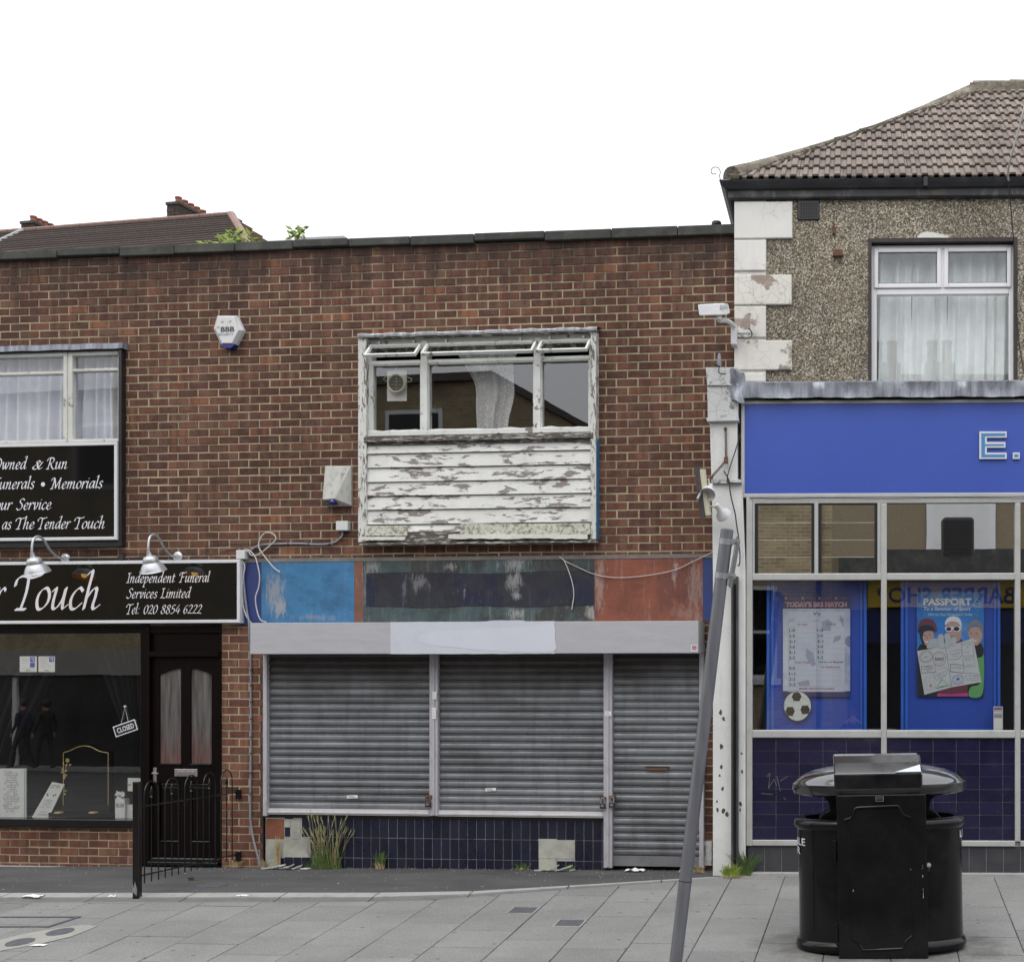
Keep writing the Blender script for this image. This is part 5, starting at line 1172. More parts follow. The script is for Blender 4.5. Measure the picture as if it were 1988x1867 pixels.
for a, b in [(1, 2), (3, 4)]:
    m = M(); m.box(ug[a], ug[b], y0+.02, y0+.03, zg0, zgt); B1.part('frosted_pane', m, FROST, DOOR)
    m = M(); g = .03; A, Bq = (ug[a], ug[b]), (zp0, zp1)
    m.add([(A[0], .05, Bq[0]), (A[1], .05, Bq[0]), (A[1], .05, Bq[1]), (A[0], .05, Bq[1]), (A[0]+g, .034, Bq[0]+g), (A[1]-g, .034, Bq[0]+g), (A[1]-g, .034, Bq[1]-g*2), (A[0]+g, .034, Bq[1]-g*2)],
          [(4, 5, 6, 7), (0, 1, 5, 4), (1, 2, 6, 5), (2, 3, 7, 6), (3, 0, 4, 7)]); B1.part('door_panel', m, DOORWOOD, DOOR)
    m = M(); m.box(ug[a], ug[b], .014, .04, zg0-.012, zg0+.008, .004); m.box(ug[a]+.01, ug[b]-.01, .02, .05, zp0-.004, zp0+.014, .006); m.box(ug[a]+.02, ug[b]-.02, .022, .05, zp1-.03, zp1-.01, .006); B1.part('moulding', m, BLACKG, DOOR)
m = M(); m.box(LF.u(337), LF.u(381), .012, .03, LF.z(359, 1507), LF.z(359, 1492.5), .004); m.box(LF.u(343), LF.u(376), .006, .012, LF.z(359, 1503.5), LF.z(359, 1496), .002); B1.part('letterbox', m, CHROME, DOOR)
m = M(); m.box(LF.u(295.5), LF.u(301.5), .015, .03, LF.z(298, 1519), LF.z(298, 1489.6), .002); m.tube([(LF.u(297), .0, LF.z(298, 1500)), (LF.u(299), -.03, LF.z(298, 1500)), (LF.u(311), -.03, LF.z(298, 1500.5))], .009, 8); B1.part('handle', m, CHROME, DOOR)
m = M(); m.box(uD1, uE, -.01, .1, LF.z(360, 1682), LF.z(360, 1665), .01); m.box(uD1, uE, -.05, .0, LF.z(360, 1678), LF.z(360, 1672), .004); B1.part('threshold', m, BLACKG, SHOPF)
m = M(); m.box(UL, LF.u(440), -.07, .0, -.2, LF.z(300, 1683.5)); single('door_step', 'thin pale concrete footing strip along the funeral shop', None, m, KERB, LF, (LF.u(300), 0, -.07), kind='structure')
# drapes and things in the window
curtain('window_drape', 'dark grey voile drape swept to the right behind the shop glass', DRAPE, LF, [(150, 1229), (190, 1290), (232, 1395), (262, 1460), (268, 1588)], [(276, 1229), (276, 1290), (277, 1395), (278, 1460), (278, 1588)], 6, .03, .3, 'voile drapes in the shop window')
curtain('window_drape', 'dark grey voile drape swept to the left behind the shop glass', DRAPE, LF, [(-160, 1229), (-160, 1330), (-160, 1450), (-160, 1588)], [(145, 1229), (95, 1330), (40, 1450), (10, 1588)], 10, .03, .32, 'voile drapes in the shop window')
def card(name, label, pts, off, mat, cat_='card', th=.012, group=None):
    m = M(); P = ppoly(LF, pts, off); m.prism(P, -off, -off+th); c = P[0]
    t = T(name, label, cat_, LF, (c[0], -off, min(p[1] for p in P)), group); t.part('board', m, mat); return t
def lines(t, x0, x1, ys_, off, mat=PRINTG, hh=.8, ragg=.3, fr=LF, skew=0.):
    m = M()
    for y in ys_:
        r = rnd.uniform(0, ragg)*(x1-x0)/2
        a, b = fr.ray(x0+r+skew*(y-ys_[0]), y+hh/2, off), fr.ray(x1-r+skew*(y-ys_[0]), y-hh/2, off)
        n = 5; 
        for k in range(n):
            if rnd.random() < .12: continue
            ua = a[0]+(b[0]-a[0])*k/n; ub = ua+(b[0]-a[0])/n*rnd.uniform(.6, .9); m.box(ua, ub, -off-.0008, -off, a[1], b[1])
    t.part('print', m, mat)
t = card('notice_board', 'mint-edged white price board standing at the left of the shop window', [(-60, 1590), (51, 1588), (51, 1491), (-60, 1491)], -.16, PAPERM, 'board')
m = M(); P = ppoly(LF, [(-60, 1588), (47, 1586), (47, 1493), (-60, 1493)], -.155); m.prism(P, .153, .159); t.part('sheet', m, PAPER); lines(t, 5, 40, [1497+3.4*k for k in range(24)], -.15, ragg=.5)
t = card('leaflet', 'tall white leaflet leaning to the right with two small green pictures', [(61, 1587), (94, 1588), (125, 1522), (101, 1517.5)], -.17, PAPER)
for x, y, r in [(92, 1542, 3), (104, 1543.5, 2.4), (108, 1542, 2.2)]:
    m = M(); u, z = LF.ray(x, y, -.168); s_ = LF.sc(x)*r; m.prism([(u+math.cos(k)*s_*.7, z+math.sin(k)*s_) for k in [q*.785 for q in range(8)]], .1665, .169); t.part('picture', m, PRINTGR)
lines(t, 98, 119, [1524, 1528], -.1645, PRINTM, skew=-.3); lines(t, 84, 104, [1552, 1555.5, 1559, 1562.5, 1566, 1575, 1580], -.1645, PRINTG, .6, skew=-.42)
t = T('headstone', 'small black polished headstone with gold outline and rose', 'headstone', LF, (LF.u(168, -.2), .2, LF.z(168, 1588, -.2)))
yo = -.2
m = M(); arch = [LF.ray(206, 1586, yo), LF.ray(215, 1585, yo)]
top = [(124.5, 1460), (135, 1457), (150, 1450), (164, 1447.5), (178, 1450), (193, 1457.5), (210, 1461)]
ct = cat(top, 5)
m.prism([LF.ray(120.5, 1580, yo), LF.ray(214, 1580, yo), LF.ray(214, 1458, yo)]+[LF.ray(p.x, p.y-3, yo) for p in ct[::-1]]+[LF.ray(120.5, 1457, yo)], .2, .26); t.part('slab', m, BLACKP)
m = M(); pbox(m, LF, 94, 1577.5, 195, 1588, yo+.05, yo-.1); t.part('base', m, BLACKG)
m = M(); yy = yo+.004
m.tube(ppath(LF, [(123, 1545)]+[(123, 1465)]+[(123.5, 1461)]+[(p.x, p.y) for p in ct]+[(210, 1462), (210, 1562)], yy), .0045, 5); m.tube(ppath(LF, [(123, 1562), (122.5, 1545), (124, 1530), (122.8, 1515), (125, 1505)], yy), .004, 5); t.part('gold_line', m, BRASS)
def leaf(m, x, y, s_, a, off, fr=LF):
    u, z = fr.ray(x, y, off); s_ *= fr.sc(x); c_, q = math.cos(a), math.sin(a)
    P = [(0, 0), (.35, .28), (.7, .22), (1, 0), (.7, -.22), (.35, -.28)]
    m.prism([(u+(p[0]*c_-p[1]*q)*s_, z+(p[0]*q+p[1]*c_)*s_) for p in P], -off-.002, -off)
m = M()
for k in range(7): leaf(m, 131, 1475.5, 5, k*.9, yy)
for x, y, a in [(125, 1485, 2.2), (127, 1487, .8), (133, 1485, .3), (124, 1495, 2.4), (126, 1497, .5), (124, 1503, -.6), (125, 1505, .3), (123, 1496, -2.4), (124, 1506, -1.2), (124, 1535, .2), (124, 1538, -.9), (123, 1532, 1.)]: leaf(m, x, y, 6.5, a, yy)
m.tube(ppath(LF, [(124.5, 1508), (126, 1495), (130, 1483), (131, 1476)], yy), .003, 5); t.part('gold_rose', m, BRASS)
m = M()
for x in (119, 186): 
    uc, zc = LF.ray(x, 1576.5, yo+.05); m.lathe([(.05, 0), (.045, .012), (.0001, .014)], (uc, .2-.09, zc), (0, 0, 1), 16)
t.part('gold_flower_holder', m, BRASS)
t = T('flower_vase', 'square white vase lettered MUM holding a white flower', 'vase', LF, (LF.u(227), .16, LF.z(227, 1588)))
m = M(); pbox(m, LF, 223.5, 1550, 242, 1587.5, -.14, -.22); t.part('vase', m, PAPER); m = M(); place(m, font2d('MUM', .01), LF, 225.5, 240, 1567, 9, -.1385, CAP); t.part('lettering', m, PRINTG)
m = M()
for k in range(16):
    a = k*.8; leaf(m, 233+math.cos(a)*2, 1543+math.sin(a*1.7)*3, 9, a, -.13-.003*k)
t.part('petals', m, PAPER); m = M()
for k in range(12): leaf(m, 231+rnd.uniform(-4, 4), 1549+rnd.uniform(-2, 2), 8, rnd.uniform(0, 3.1), -.15-.003*k)
t.part('leaves', m, GRASS)
t = card('memorial_card', 'white greeting card with a brown picture, upper of two by the post', [(248, 1535), (275, 1536), (275, 1510), (248, 1509.5)], -.16, PAPER, group='cards beside the vase'); m = M(); leaf(m, 251, 1524, 5, .8, -.157); leaf(m, 251, 1524, 5, 2.6, -.157); t.part('picture', m, BRASS)
t = card('memorial_card', 'plain white card, lower of two beside the vase', [(243.5, 1588), (275, 1588), (275, 1561), (243.5, 1561)], -.18, PAPER, group='cards beside the vase')
# window stickers (read from inside)
for x0, x1, y1, lab in [(38.3, 71.5, 1304, 'left parking notice stuck inside the shop glass'), (74.5, 106.5, 1304, 'right parking notice stuck inside the shop glass')]:
    m = M(); pbox(m, LF, x0, 1273.6, x1, y1, -.054, -.056); t = T('parking_notice', lab, 'notice', LF, (LF.u(x0), .055, LF.z(x0, y1))); t.part('paper', m, PAPER)
    xb = x0+20 if x0 < 60 else x0+21
    m = M(); pbox(m, LF, xb, 1275, xb+9, 1284.5, -.0525, -.054)
    if x0 < 60: pbox(m, LF, xb, 1286, xb+9, 1295, -.0525, -.054)
    t.part('blue_square', m, PRINTB); m = M(); sans(m, 'P', LF, xb+2.5, xb+7, 1283, 6.5, -.051, .01, mirror=True); t.part('lettering', m, PRINTW)
    lines(t, x0+3, xb-2, [1277, 1280, 1283, 1286.5], -.0535, PRINTG, .7); lines(t, x0+4, x1-4, [1291, 1294.5] if x0 > 60 else [1297.5], -.0535, PRINTG, .7)
    m = M(); u, z = LF.ray((x0+x1)/2, 1301, -.0535); s_ = .014 if x0 > 60 else -.014; m.prism([(u-s_*2, z+.003), (u+s_, z+.003), (u+s_, z+.008), (u+s_*2, z), (u+s_, z-.008), (u+s_, z-.003), (u-s_*2, z-.003)], .0525, .054); t.part('arrow', m, PRINT)
t = T('closed_sign', 'small black CLOSED sign hanging crooked on a string behind the glass', 'sign', LF, (LF.u(243), .04, LF.z(243, 1380)))
rt = math.atan2(24, 72)
def rr(w_, h_, c=(243.3, 1413)): 
    u, z = LF.ray(*c, -.035); k = LF.sc(243); return [(u+(x*math.cos(rt)-y*math.sin(rt))*k, z+(x*math.sin(rt)+y*math.cos(rt))*k) for x, y in ((-w_, -h_), (w_, -h_), (w_, h_), (-w_, h_))]
m = M(); m.prism(rr(24, 10.7), .034, .038); t.part('border', m, LETTER); m = M(); m.prism(rr(22, 8.7), .032, .034); t.part('board', m, BLACKF)
m = M(); sans(m, 'CLOSED', LF, 226.5, 260.5, 1417.5, 9.4, -.031, .016, rot=rt); t.part('lettering', m, LETTER)
m = M(); m.tube(ppath(LF, [(235, 1405), (242.5, 1372.5), (249, 1400)], -.036), .003, 5); t.part('string', m, WIRE)
m = M(); u, z = LF.ray(242.5, 1371, -.04); m.lathe([(.012, 0), (.012, .01), (.0001, .014)], (u, .045, z), (0, -1, 0), 12); t.part('hook', m, WHITEPL)
# ---------------------------------------------------------------- railing between the shops
pb = ground_at(266.5, 1741.5); pX, pY = pb.x, pb.y
wl = LF.ray(464, 1540, 0); wp = LF.W(wl[0], -.01)
t = T('black_railing', 'low black iron railing with bow tops running from post to brick pier', 'railing', WF, (pX, pY, pb.z))
m = M(); m.box(pX-.03, pX+.028, pY-.029, pY+.029, pb.z-.05, 1.01, .004); t.part('post', m, std('black_post_paint', (.006, .004, .004), .3, .3, 8, dirt=.25, dc=(.06, .03, .03)))
m = M(); m.add([(pX-.028, pY-.0305, .0), (pX+.01, pY-.0305, -.04), (pX+.014, pY-.0305, .02), (pX-.006, pY-.0305, .1), (pX-.016, pY-.0305, .03), (pX-.028, pY-.0305, .085)], [(0, 1, 2, 3, 4, 5)]); t.part('bare_scrape', m, GALV)
Lr = math.hypot(wp.x-pX, wp.y-pY)
def rp(s, z): k = s/Lr; return (pX+(wp.x-pX)*k, pY+(wp.y-pY)*k, z)
zt0, zt1 = .775, LF.z(464, 1537, 0); zb0, zb1 = .135, LF.z(464, 1657, 0)
m = M(); m.tube([rp(.03, zt0), rp(Lr, zt1)], .0065, 8); m.tube([rp(.03, zb0), rp(Lr, zb1)], .0075, 8); t.part('rail', m, BLACKG, smooth=True)
np_ = 16; s0, s1 = .12, Lr-.14
ht = 1.0
for k in range(5):
    pass
sp = (s1-s0)/14
def zz(s, a, b): return a+(b-a)*s/Lr
for k in range(15):
    s = s0+k*sp; ph = k % 3
    m = M()
    if ph == 1:
        m.tube([rp(s, zz(s, .055, .03)), rp(s, zz(s, .86, .84))], .006, 8); m.lathe([(.0075, 0), (.015, .01), (.009, .02), (.018, .045), (.004, .11), (.0001, .115)], rp(s, zz(s, .84, .82)), (0, 0, 1), 8)
        t.part('spear_bar', m, BLACKG, smooth=True)
    elif ph == 0:
        s2 = s+2*sp; pts = [rp(s, zz(s, .055, .03)), rp(s, ht-.13)]+[rp((s+s2)/2-math.cos(a)*(s2-s)/2, ht-.12+.12*math.sin(a)) for a in [i*math.pi/10 for i in range(1, 10)]]+[rp(s2, ht-.13), rp(s2, zz(s2, .055, .03))]
        m.tube(pts, .006, 8); t.part('bow_bar', m, BLACKG, smooth=True)
m = M()
for z in (zt1, zb1): m.box(wp.x-.015, wp.x+.03, wp.y-.04, wp.y+.0, z-.07, z+.03)
t.part('wall_bracket', m, BLACKG)
# ---------------------------------------------------------------- weeds and debris
def blades(m, c, n, h, spread, lean, w_=.006, droop=.3):
    for k in range(n):
        a = rnd.random()*6.283; r = rnd.random()**.5*spread; x, y, z = c[0]+math.cos(a)*r, c[1]+math.sin(a)*r*.4, c[2]
        hh = h*rnd.uniform(.5, 1.1); la = rnd.uniform(-1, 1)*lean; lb = rnd.uniform(-1, .3)*lean*.5; n2 = 5; pr = None; ww = w_*rnd.uniform(.6, 1.2); vs = []
        for i in range(n2+1):
            t_ = i/n2; px, py, pz = x+la*hh*t_**1.7, y+lb*hh*t_**1.7, z+hh*(t_-droop*abs(la)*t_**3); q = ww*(1-t_)**.6
            vs += [(px-q, py, pz), (px+q, py-.3*q, pz)]
        m.add(vs, [(2*i, 2*i+1, 2*i+3, 2*i+2) for i in range(n2)])
def tuft(label, px, py, n, h, spread, lean, mat=GRASS, mat2=None, fr=LF, off=.03, name='weed_tuft', z=None):
    u, zz_ = fr.ray(px, py, off); p = fr.W(u, -off, zz_ if z is None else z)
    t = T(name, label, 'weed', WF, tuple(p)); m = M(); blades(m, p, n, h, spread, lean); t.part('leaves', m, mat, kind='stuff')
    if mat2: m = M(); blades(m, (p.x, p.y-.02, p.z), n//2, h*.5, spread*1.3, lean*2, .005, .8); t.part('dry_blades', m, mat2, kind='stuff')
    return t, p
# tall wild barley
u, z_ = LF.ray(633, 1690, .05); p = LF.W(u, -.06, -.055)
t = T('wild_barley', 'tall wild barley clump with pale seed heads in front of the navy tiles', 'plant', WF, tuple(p))
ml, ms, mh = M(), M(), M()
blades(ml, p, 130, .33, .16, .5, .0034); blades(ml, (p.x, p.y-.03, p.z), 80, .17, .2, 1., .004)
for k in range(40):
    a = rnd.uniform(-1, 1); x0 = p.x+rnd.uniform(-.13, .15); hh = rnd.uniform(.32, .55)*(1 if k % 3 else .7); x1 = x0+a*.11+(x0-p.x)*.5; y0 = p.y+rnd.uniform(-.05, .03)
    pts = cat([(x0, y0, p.z), (x0+(x1-x0)*.25, y0-.01, p.z+hh*.4), (x0+(x1-x0)*.6, y0-.02, p.z+hh*.75), (x1, y0-.03, p.z+hh)], 4); ms.tube(pts, .0022, 4, False)
    d = (pts[-1]-pts[-3]).normalized(); e = pts[-1]
    mh.lathe([(.001, -.01), (.0055, .008), (.006, .03), (.0025, .055), (.0005, .06)], e, d, 6)
    for q in range(9):
        b = Vector((rnd.uniform(-.3, .3), rnd.uniform(-.3, .3), 0)); s_ = e+d*rnd.uniform(.005, .05); mh.tube([s_, s_+(d+b).normalized()*.05], .0009, 3, False)
t.part('leaves', ml, GRASS, kind='stuff'); t.part('stems', ms, STRAW, kind='stuff'); t.part('seed_heads', mh, SEED, kind='stuff')
tuft('small bushy green weed at the foot of the navy tiles', 739, 1687, 60, .2, .05, .35, GRASS, STRAW, z=-.05)
tuft('small green weed by the bare patch of the tiled riser', 985+28, 1688, 36, .09, .06, .9, GRASS, STRAW, z=-.035)
tuft('spiky green tuft at the foot of the shutter post', 1108, 1690, 30, .08, .04, .9, GRASS, None, z=-.03)
tuft('straw-coloured tuft beside the end of the grey conduit', 494+16, 1689, 40, .1, .05, .9, STRAW, STRAW, z=-.05)
tuft('dry tuft at the foot of the brick pier right of the railing', 459, 1687, 40, .09, .05, 1., STRAW, STRAW, z=-.055)
tuft('brown brittle stalks in front of the broken plaster', 870-330, 1687, 26, .36, .025, .12, STRAW, None, z=-.05)
tuft('orange dry grass against the pilaster foot', 1345, 1700, 60, .08, .12, 1.3, STRAW, STRAW, off=.2, z=-.005)
tuft('dark green grass tuft at the foot of the white pilaster', 1447, 1703, 110, .28, .07, .8, GRASS, None, RF, .4, z=.0)
tuft('yellow-green grass tuft in front of the black pipe', 1420, 1708, 110, .15, .08, .9, LEAFY, STRAW, RF, .5, z=-.0)
tuft('tiny green weed in the middle of the tarmac', 372, 1722, 26, .05, .04, 1., GRASS, None, z=-.055, off=1.0)
m = M()
for k in range(260):
    x = rnd.uniform(-5.1, -1.5); uu = (x-LF.ox)/LF.c; y = LF.W(uu, 0).y-rnd.uniform(.0, .09)**1.0; z = zb(uu)+.004; a = rnd.random()*6; s_ = rnd.uniform(.006, .02)
    m.add([(x, y, z), (x+math.cos(a)*s_, y+math.sin(a)*s_*.5, z+.003+rnd.random()*.012), (x+math.cos(a)*s_+.003, y+math.sin(a)*s_*.5+.004, z+.003)], [(0, 1, 2)])
single('dead_grass_line', 'dry crumbs and dead grass along the foot of the tiled riser', None, m, STRAW, WF, (-3, 13.3, -.04), kind='stuff')
def shard(px, py, w_, d_, a, label, mat=PLASTER, h=.012, tilt=.2, zz=0., group=None):
    u, z = LF.ray(px, py, .12); q = LF.W(u, 0); base = Vector((q.x, q.y-.12-zz*1.2, zb(u)+.006+zz)); m = M(); n = rnd.choice([4, 5])
    P = [(math.cos(2*math.pi*k/n+.5)*w_*rnd.uniform(.7, 1.1), math.sin(2*math.pi*k/n+.5)*d_*rnd.uniform(.7, 1.1)) for k in range(n)]
    P = [(x*math.cos(a)-y*math.sin(a), x*math.sin(a)+y*math.cos(a)) for x, y in P]
    bo = [(base.x+x, base.y+y, base.z+abs(x)*tilt+(x*tilt)) for x, y in P]; to = [(x, y, z+h) for x, y, z in bo]
    m.add(to+bo, [tuple(range(n))]+[(i, i+n, (i+1) % n+n, (i+1) % n) for i in range(n)]+[tuple(range(2*n-1, n-1, -1))])
    return single('broken_tile_piece', label, 'rubble', m, mat, WF, tuple(base), group)
g1 = 'broken tile pieces left of the wild barley'; g2 = 'broken tile pieces below the bare patch'
for i, (x, y, w_, d_, a, t_, z) in enumerate([(520, 1692, .09, .03, .3, .1, 0), (533, 1690, .07, .03, .9, .3, .01), (545, 1689, .07, .035, -.4, .25, .02), (552, 1692, .08, .03, .2, .15, .005), (562, 1689, .06, .03, .5, .3, .02), (572, 1691, .07, .035, -.2, .1, .0), (580, 1689, .05, .03, .1, .35, .015)]):
    shard(x, y, w_, d_, a, ['leftmost flat tile piece of the heap at the foot of the grey conduit', 'second tile piece from the left in the heap left of the wild barley', 'raised tile piece leaning on its neighbours left of the wild barley', 'middle tile piece of the heap left of the wild barley', 'tilted tile piece right of the middle of the left heap', 'flat tile piece third from the right in the left heap', 'steep tile piece beside the whitest one in the left heap'][i], PLASTER, .012, t_, z, g1)
shard(590, 1693, .06, .035, .05, 'whitest flat tile piece at the right end of the left heap', PAPER, .01, .02, 0)
for i, (x, y, w_, d_, a, t_, z) in enumerate([(1052, 1690, .1, .035, .2, .2, 0), (1070, 1688, .09, .03, .4, .3, .012), (1085, 1690, .08, .035, -.1, .2, .0), (1098, 1688, .09, .025, .3, .35, .01), (1108, 1691, .05, .02, .7, .1, 0)]):
    shard(x, y, w_, d_, a, ['leftmost broken tile piece below the bare square patch', 'second tile piece from the left below the bare square patch', 'middle tile piece of the heap below the bare square patch', 'long narrow tile piece right of the middle below the bare square patch', 'smallest and rightmost tile piece below the bare square patch'][i], PLASTER, .012, t_, z, g2)
scrap(1238, 1686, .2, 'crumpled white paper at the foot of the narrow shutter', surf=LF.W(LF.u(1238), -.12, -.02), h=.03)
# ---------------------------------------------------------------- parapet bits and the far house
def leafy(label, px, py, spread, h, n, off=-.4):
    u, z = LF.ray(px, py, off); p = LF.W(u, -off, z); t = T('roof_sapling', label, 'plant', WF, tuple(p)); m = M(); ms = M()
    for k in range(n):
        x = p.x+rnd.uniform(-1, 1)*spread; z2 = p.z+h*rnd.random()*(1-abs(x-p.x)/spread*.6); y = p.y+rnd.uniform(-.1, .1); a = rnd.uniform(-1.2, .6)+(3.1 if rnd.random() < .5 else 0); s_ = rnd.uniform(.05, .10); c_, q = math.cos(a)*s_, math.sin(a)*s_
        m.add([(x, y, z2), (x+c_*.5-q*.2, y-.01, z2+q*.5+c_*.2), (x+c_, y-.02, z2+q), (x+c_*.5+q*.2, y+.01, z2+q*.5-c_*.2)], [(0, 1, 2, 3)])
        if k % 6 == 0: ms.tube([(p.x+(x-p.x)*.3, p.y, p.z-.15), (x, y, z2)], .004, 4)
    t.part('leaves', m, LEAFY, kind='stuff'); t.part('stems', ms, STRAW, kind='stuff')
leafy('leafy yellow-green sapling growing behind the parapet', 448, 480, .12, .2, 60); leafy('right-hand leafy sprig beside the pale hip tiles', 480, 478, .10, .24, 45); leafy('small leaf clump at the left of the saplings', 406, 484, .05, .08, 20)
leafy('thin sprig left of the grey roof box', 567, 470, .04, .12, 16); leafy('taller thin sprig just above the grey roof box', 583, 466, .05, .2, 22)
m = M(); P = ppoly(LF, [(574, 478), (672, 478), (668, 457.5), (574, 461.5)], -1.); m.prism(P, 1., 2.0); single('roof_box', 'low grey roof box showing above the parapet', 'roof box', m, GALV, LF, (LF.u(620), 1., z_cop-.1))
m = M(); u, z = LF.ray(1391, 438, -.2); m.lathe([(.04, -.2), (.04, .0), (.052, .004), (.052, .03), (.045, .04), (.0001, .042)], (u, .2, z), seg=14); single('vent_pipe', 'short dark vent pipe above the coping near the corner building', 'pipe', m, DARKMET, LF, (u, .2, z-.1))
HF = Fr(*[(449-CX)/F*32, 32.][:2], 11)
t = T('distant_house', 'distant house with dark tiled hipped roof behind the parapet', 'house', HF, (0, 0, 0))
zr_ = H+(CY-417)/F*32; dr, rise = 5.0, 4.45
LW_ = 26.
# roof: ridge at y=0, front slope falling towards the street, right hip
def slope(rows, A, B_, C, D, mat, name):             # A,B ridge left/right ; C,D eave left/right
    m = M(); A, B_, C, D = map(Vector, (A, B_, C, D))
    nrm = (D-C).cross(A-C).normalized()
    for j in range(rows):
        t0, t1 = j/rows, (j+1)/rows; m.tone = rnd.random()
        a, b = C+(A-C)*t0, D+(B_-D)*t0; c, d = C+(A-C)*t1, D+(B_-D)*t1
        m.add([a+nrm*.05, b+nrm*.05, d+nrm*.005, c+nrm*.005, a, b], [(0, 1, 2, 3), (4, 5, 1, 0)])
    return t.part(name, m, mat)
slope(46, (-LW_, 0, zr_), (0, 0, zr_), (-LW_, -dr, zr_-rise), (dr*1.03, -dr, zr_-rise), FARROOF, 'front_roof_slope')
slope(30, (0, 0, zr_), (0, .01, zr_), (dr*1.03, -dr, zr_-rise), (dr*1.03, dr, zr_-rise), PINKTILE, 'side_roof_slope')
m = M()
for k in range(14):
    a = Vector((0, 0, zr_)); b = Vector((dr*1.03, -dr, zr_-rise)); m.tube([a+(b-a)*k/14, a+(b-a)*(k+.97)/14], .10, 8, True, .09)
t.part('hip_tiles', m, PINKTILE, smooth=True)
m = M()
for k in range(60): m.tube([(-LW_+k*LW_/60, 0, zr_+.03), (-LW_+(k+.97)*LW_/60, 0, zr_+.03)], .055, 8)
t.part('ridge_tiles', m, PINKTILE, smooth=True)
m = M(); m.box(-LW_, dr*.6, -dr+.5, dr, -.5, zr_-rise); t.part('wall', m, BRICK2)
m = M(); m.tube([(HF.loc(*((49-CX)/F*33.2, 33.2))[0], -.02, zr_+.03), (HF.loc(*((49-CX)/F*33.2, 33.2))[0]-1.3, -1.9, zr_-1.8)], .05, 6); t.part('valley_line', m, GALV)
def stack(px, wpx, ytop, pots, px1):
    u0 = HF.ray(px, 440, -.4)[0]; u1 = HF.ray(px+wpx, 440, -.4)[0]; zt = HF.z(px, ytop, -.4)
    m = M(); m.box(u0, u1, .4, 1.55, zr_-1.6, zt-.07); 
    ch = t.part('chimney', m, DARKBRICK); m = M(); m.box(u0-.025, u1+.025, .375, 1.575, zt-.07, zt); t.part('chimney_cap', m, COPING, ch)
    n = pots; uc = u0+(u1-u0)*.75
    for k in range(n):
        m = M(); y = .50+k*.95/(n-1); m.lathe([(.075, 0), (.07, .10), (.085, .115), (.085, .15), (.07, .155), (.06, .1)], (uc, y, zt), seg=14, cap=False); t.part('chimney_pot', m, TERRA, ch, smooth=True)
    m = M()
    for j in range(int((zt-.15-(zr_-1.0))/.085)):
        z = zr_-1.0+j*.085
        for q in range(6):
            ua = u0+(q+(j % 2)*.5)*.23
            if ua+.22 > u1: continue
            m.tone = rnd.random(); m.box(ua, ua+.22, .39, .41, z, z+.075)
    t.part('bricks', m, DARKBRICK, ch, kind='stuff')
stack(324, 23, 393, 5, 0); stack(41, 24, 430, 6, 0)
# ================================================================ CORNER BUILDING
C1 = T('corner_building', 'pebbledashed two-storey building with brown tiled roof over a blue shop front', 'building', RF, (2, 0, 0))
def c3(x, y): return (1321.6+x/2.892, 122.9+y/2.892)
def c6(x, y): return (1413.8+x/3.463, 922+y/3.463)
def c7(x, y): return (1413.8+x/3.463, 1383+y/3.463)
UR = 5.72
zsof = RF.z(1700, 379, .02)
wx = (RF.u(1685.5), RF.u(1975.5), 2.6, RF.z(1830, 462))
zfl = RF.z(1700, 742, 0)
m = M()
for a in split((.0, UR, 3.0, zsof), [(wx[0], wx[1], 3.4, wx[3])]): m.box(a[0], a[1], .0, .3, a[2], a[3])
m.box(.0, .02, .3, 9, -.1, zsof)
m.box(.0, UR, 8.8, 9, -.1, zsof); m.box(UR-.2, UR, .3, 8.8, -.1, zsof)
C1.part('wall', m, PEBBLE)
m = M(); m.box(.03, UR-.2, .3, 8.8, 2.95, 3.05); m.box(.03, UR-.2, .3, 8.8, -.1, .0); m.box(.1, UR-.2, 3., 3.1, 0, zsof)
C1.part('inner_floors_and_walls', m, DARKIN2)
# quoins
for i, (x0, y0, x1, y1, mat) in enumerate([(305, 775, 627, 985, QUOIN), (305, 990, 480, 1166, QUOIN), (305, 1185, 623, 1357, QUOINP), (305, 1362, 479, 1541, QUOINP), (305, 1553, 625, 1723, QUOINP), (305, 1736, 474, 1790, QUOINP)]):
    a, b = c3(x0, y0), c3(x1, y1); m = M(); u0, u1, z0, z1 = rect(RF, a[0]+.6, a[1], b[0], b[1], .03)
    m.box(-.005, u1, -.034, .0, z0+.004, z1-.004, .006)
    C1.part('quoin', m, mat, label=['large smooth cracked top quoin', 'narrow cracked quoin below the top one', 'long quoin with two bare brown patches', 'narrow quoin behind the camera bracket', 'long lowest quoin badly peeled', 'broken quoin just above the lead'][i], bevel=.003)
m = M(); m.box(-.004, RF.u(1487, .01), -.012, -.0, 3.1, RF.z(1440, 391, .01)); C1.part('quoin_ground', m, QUOIN)
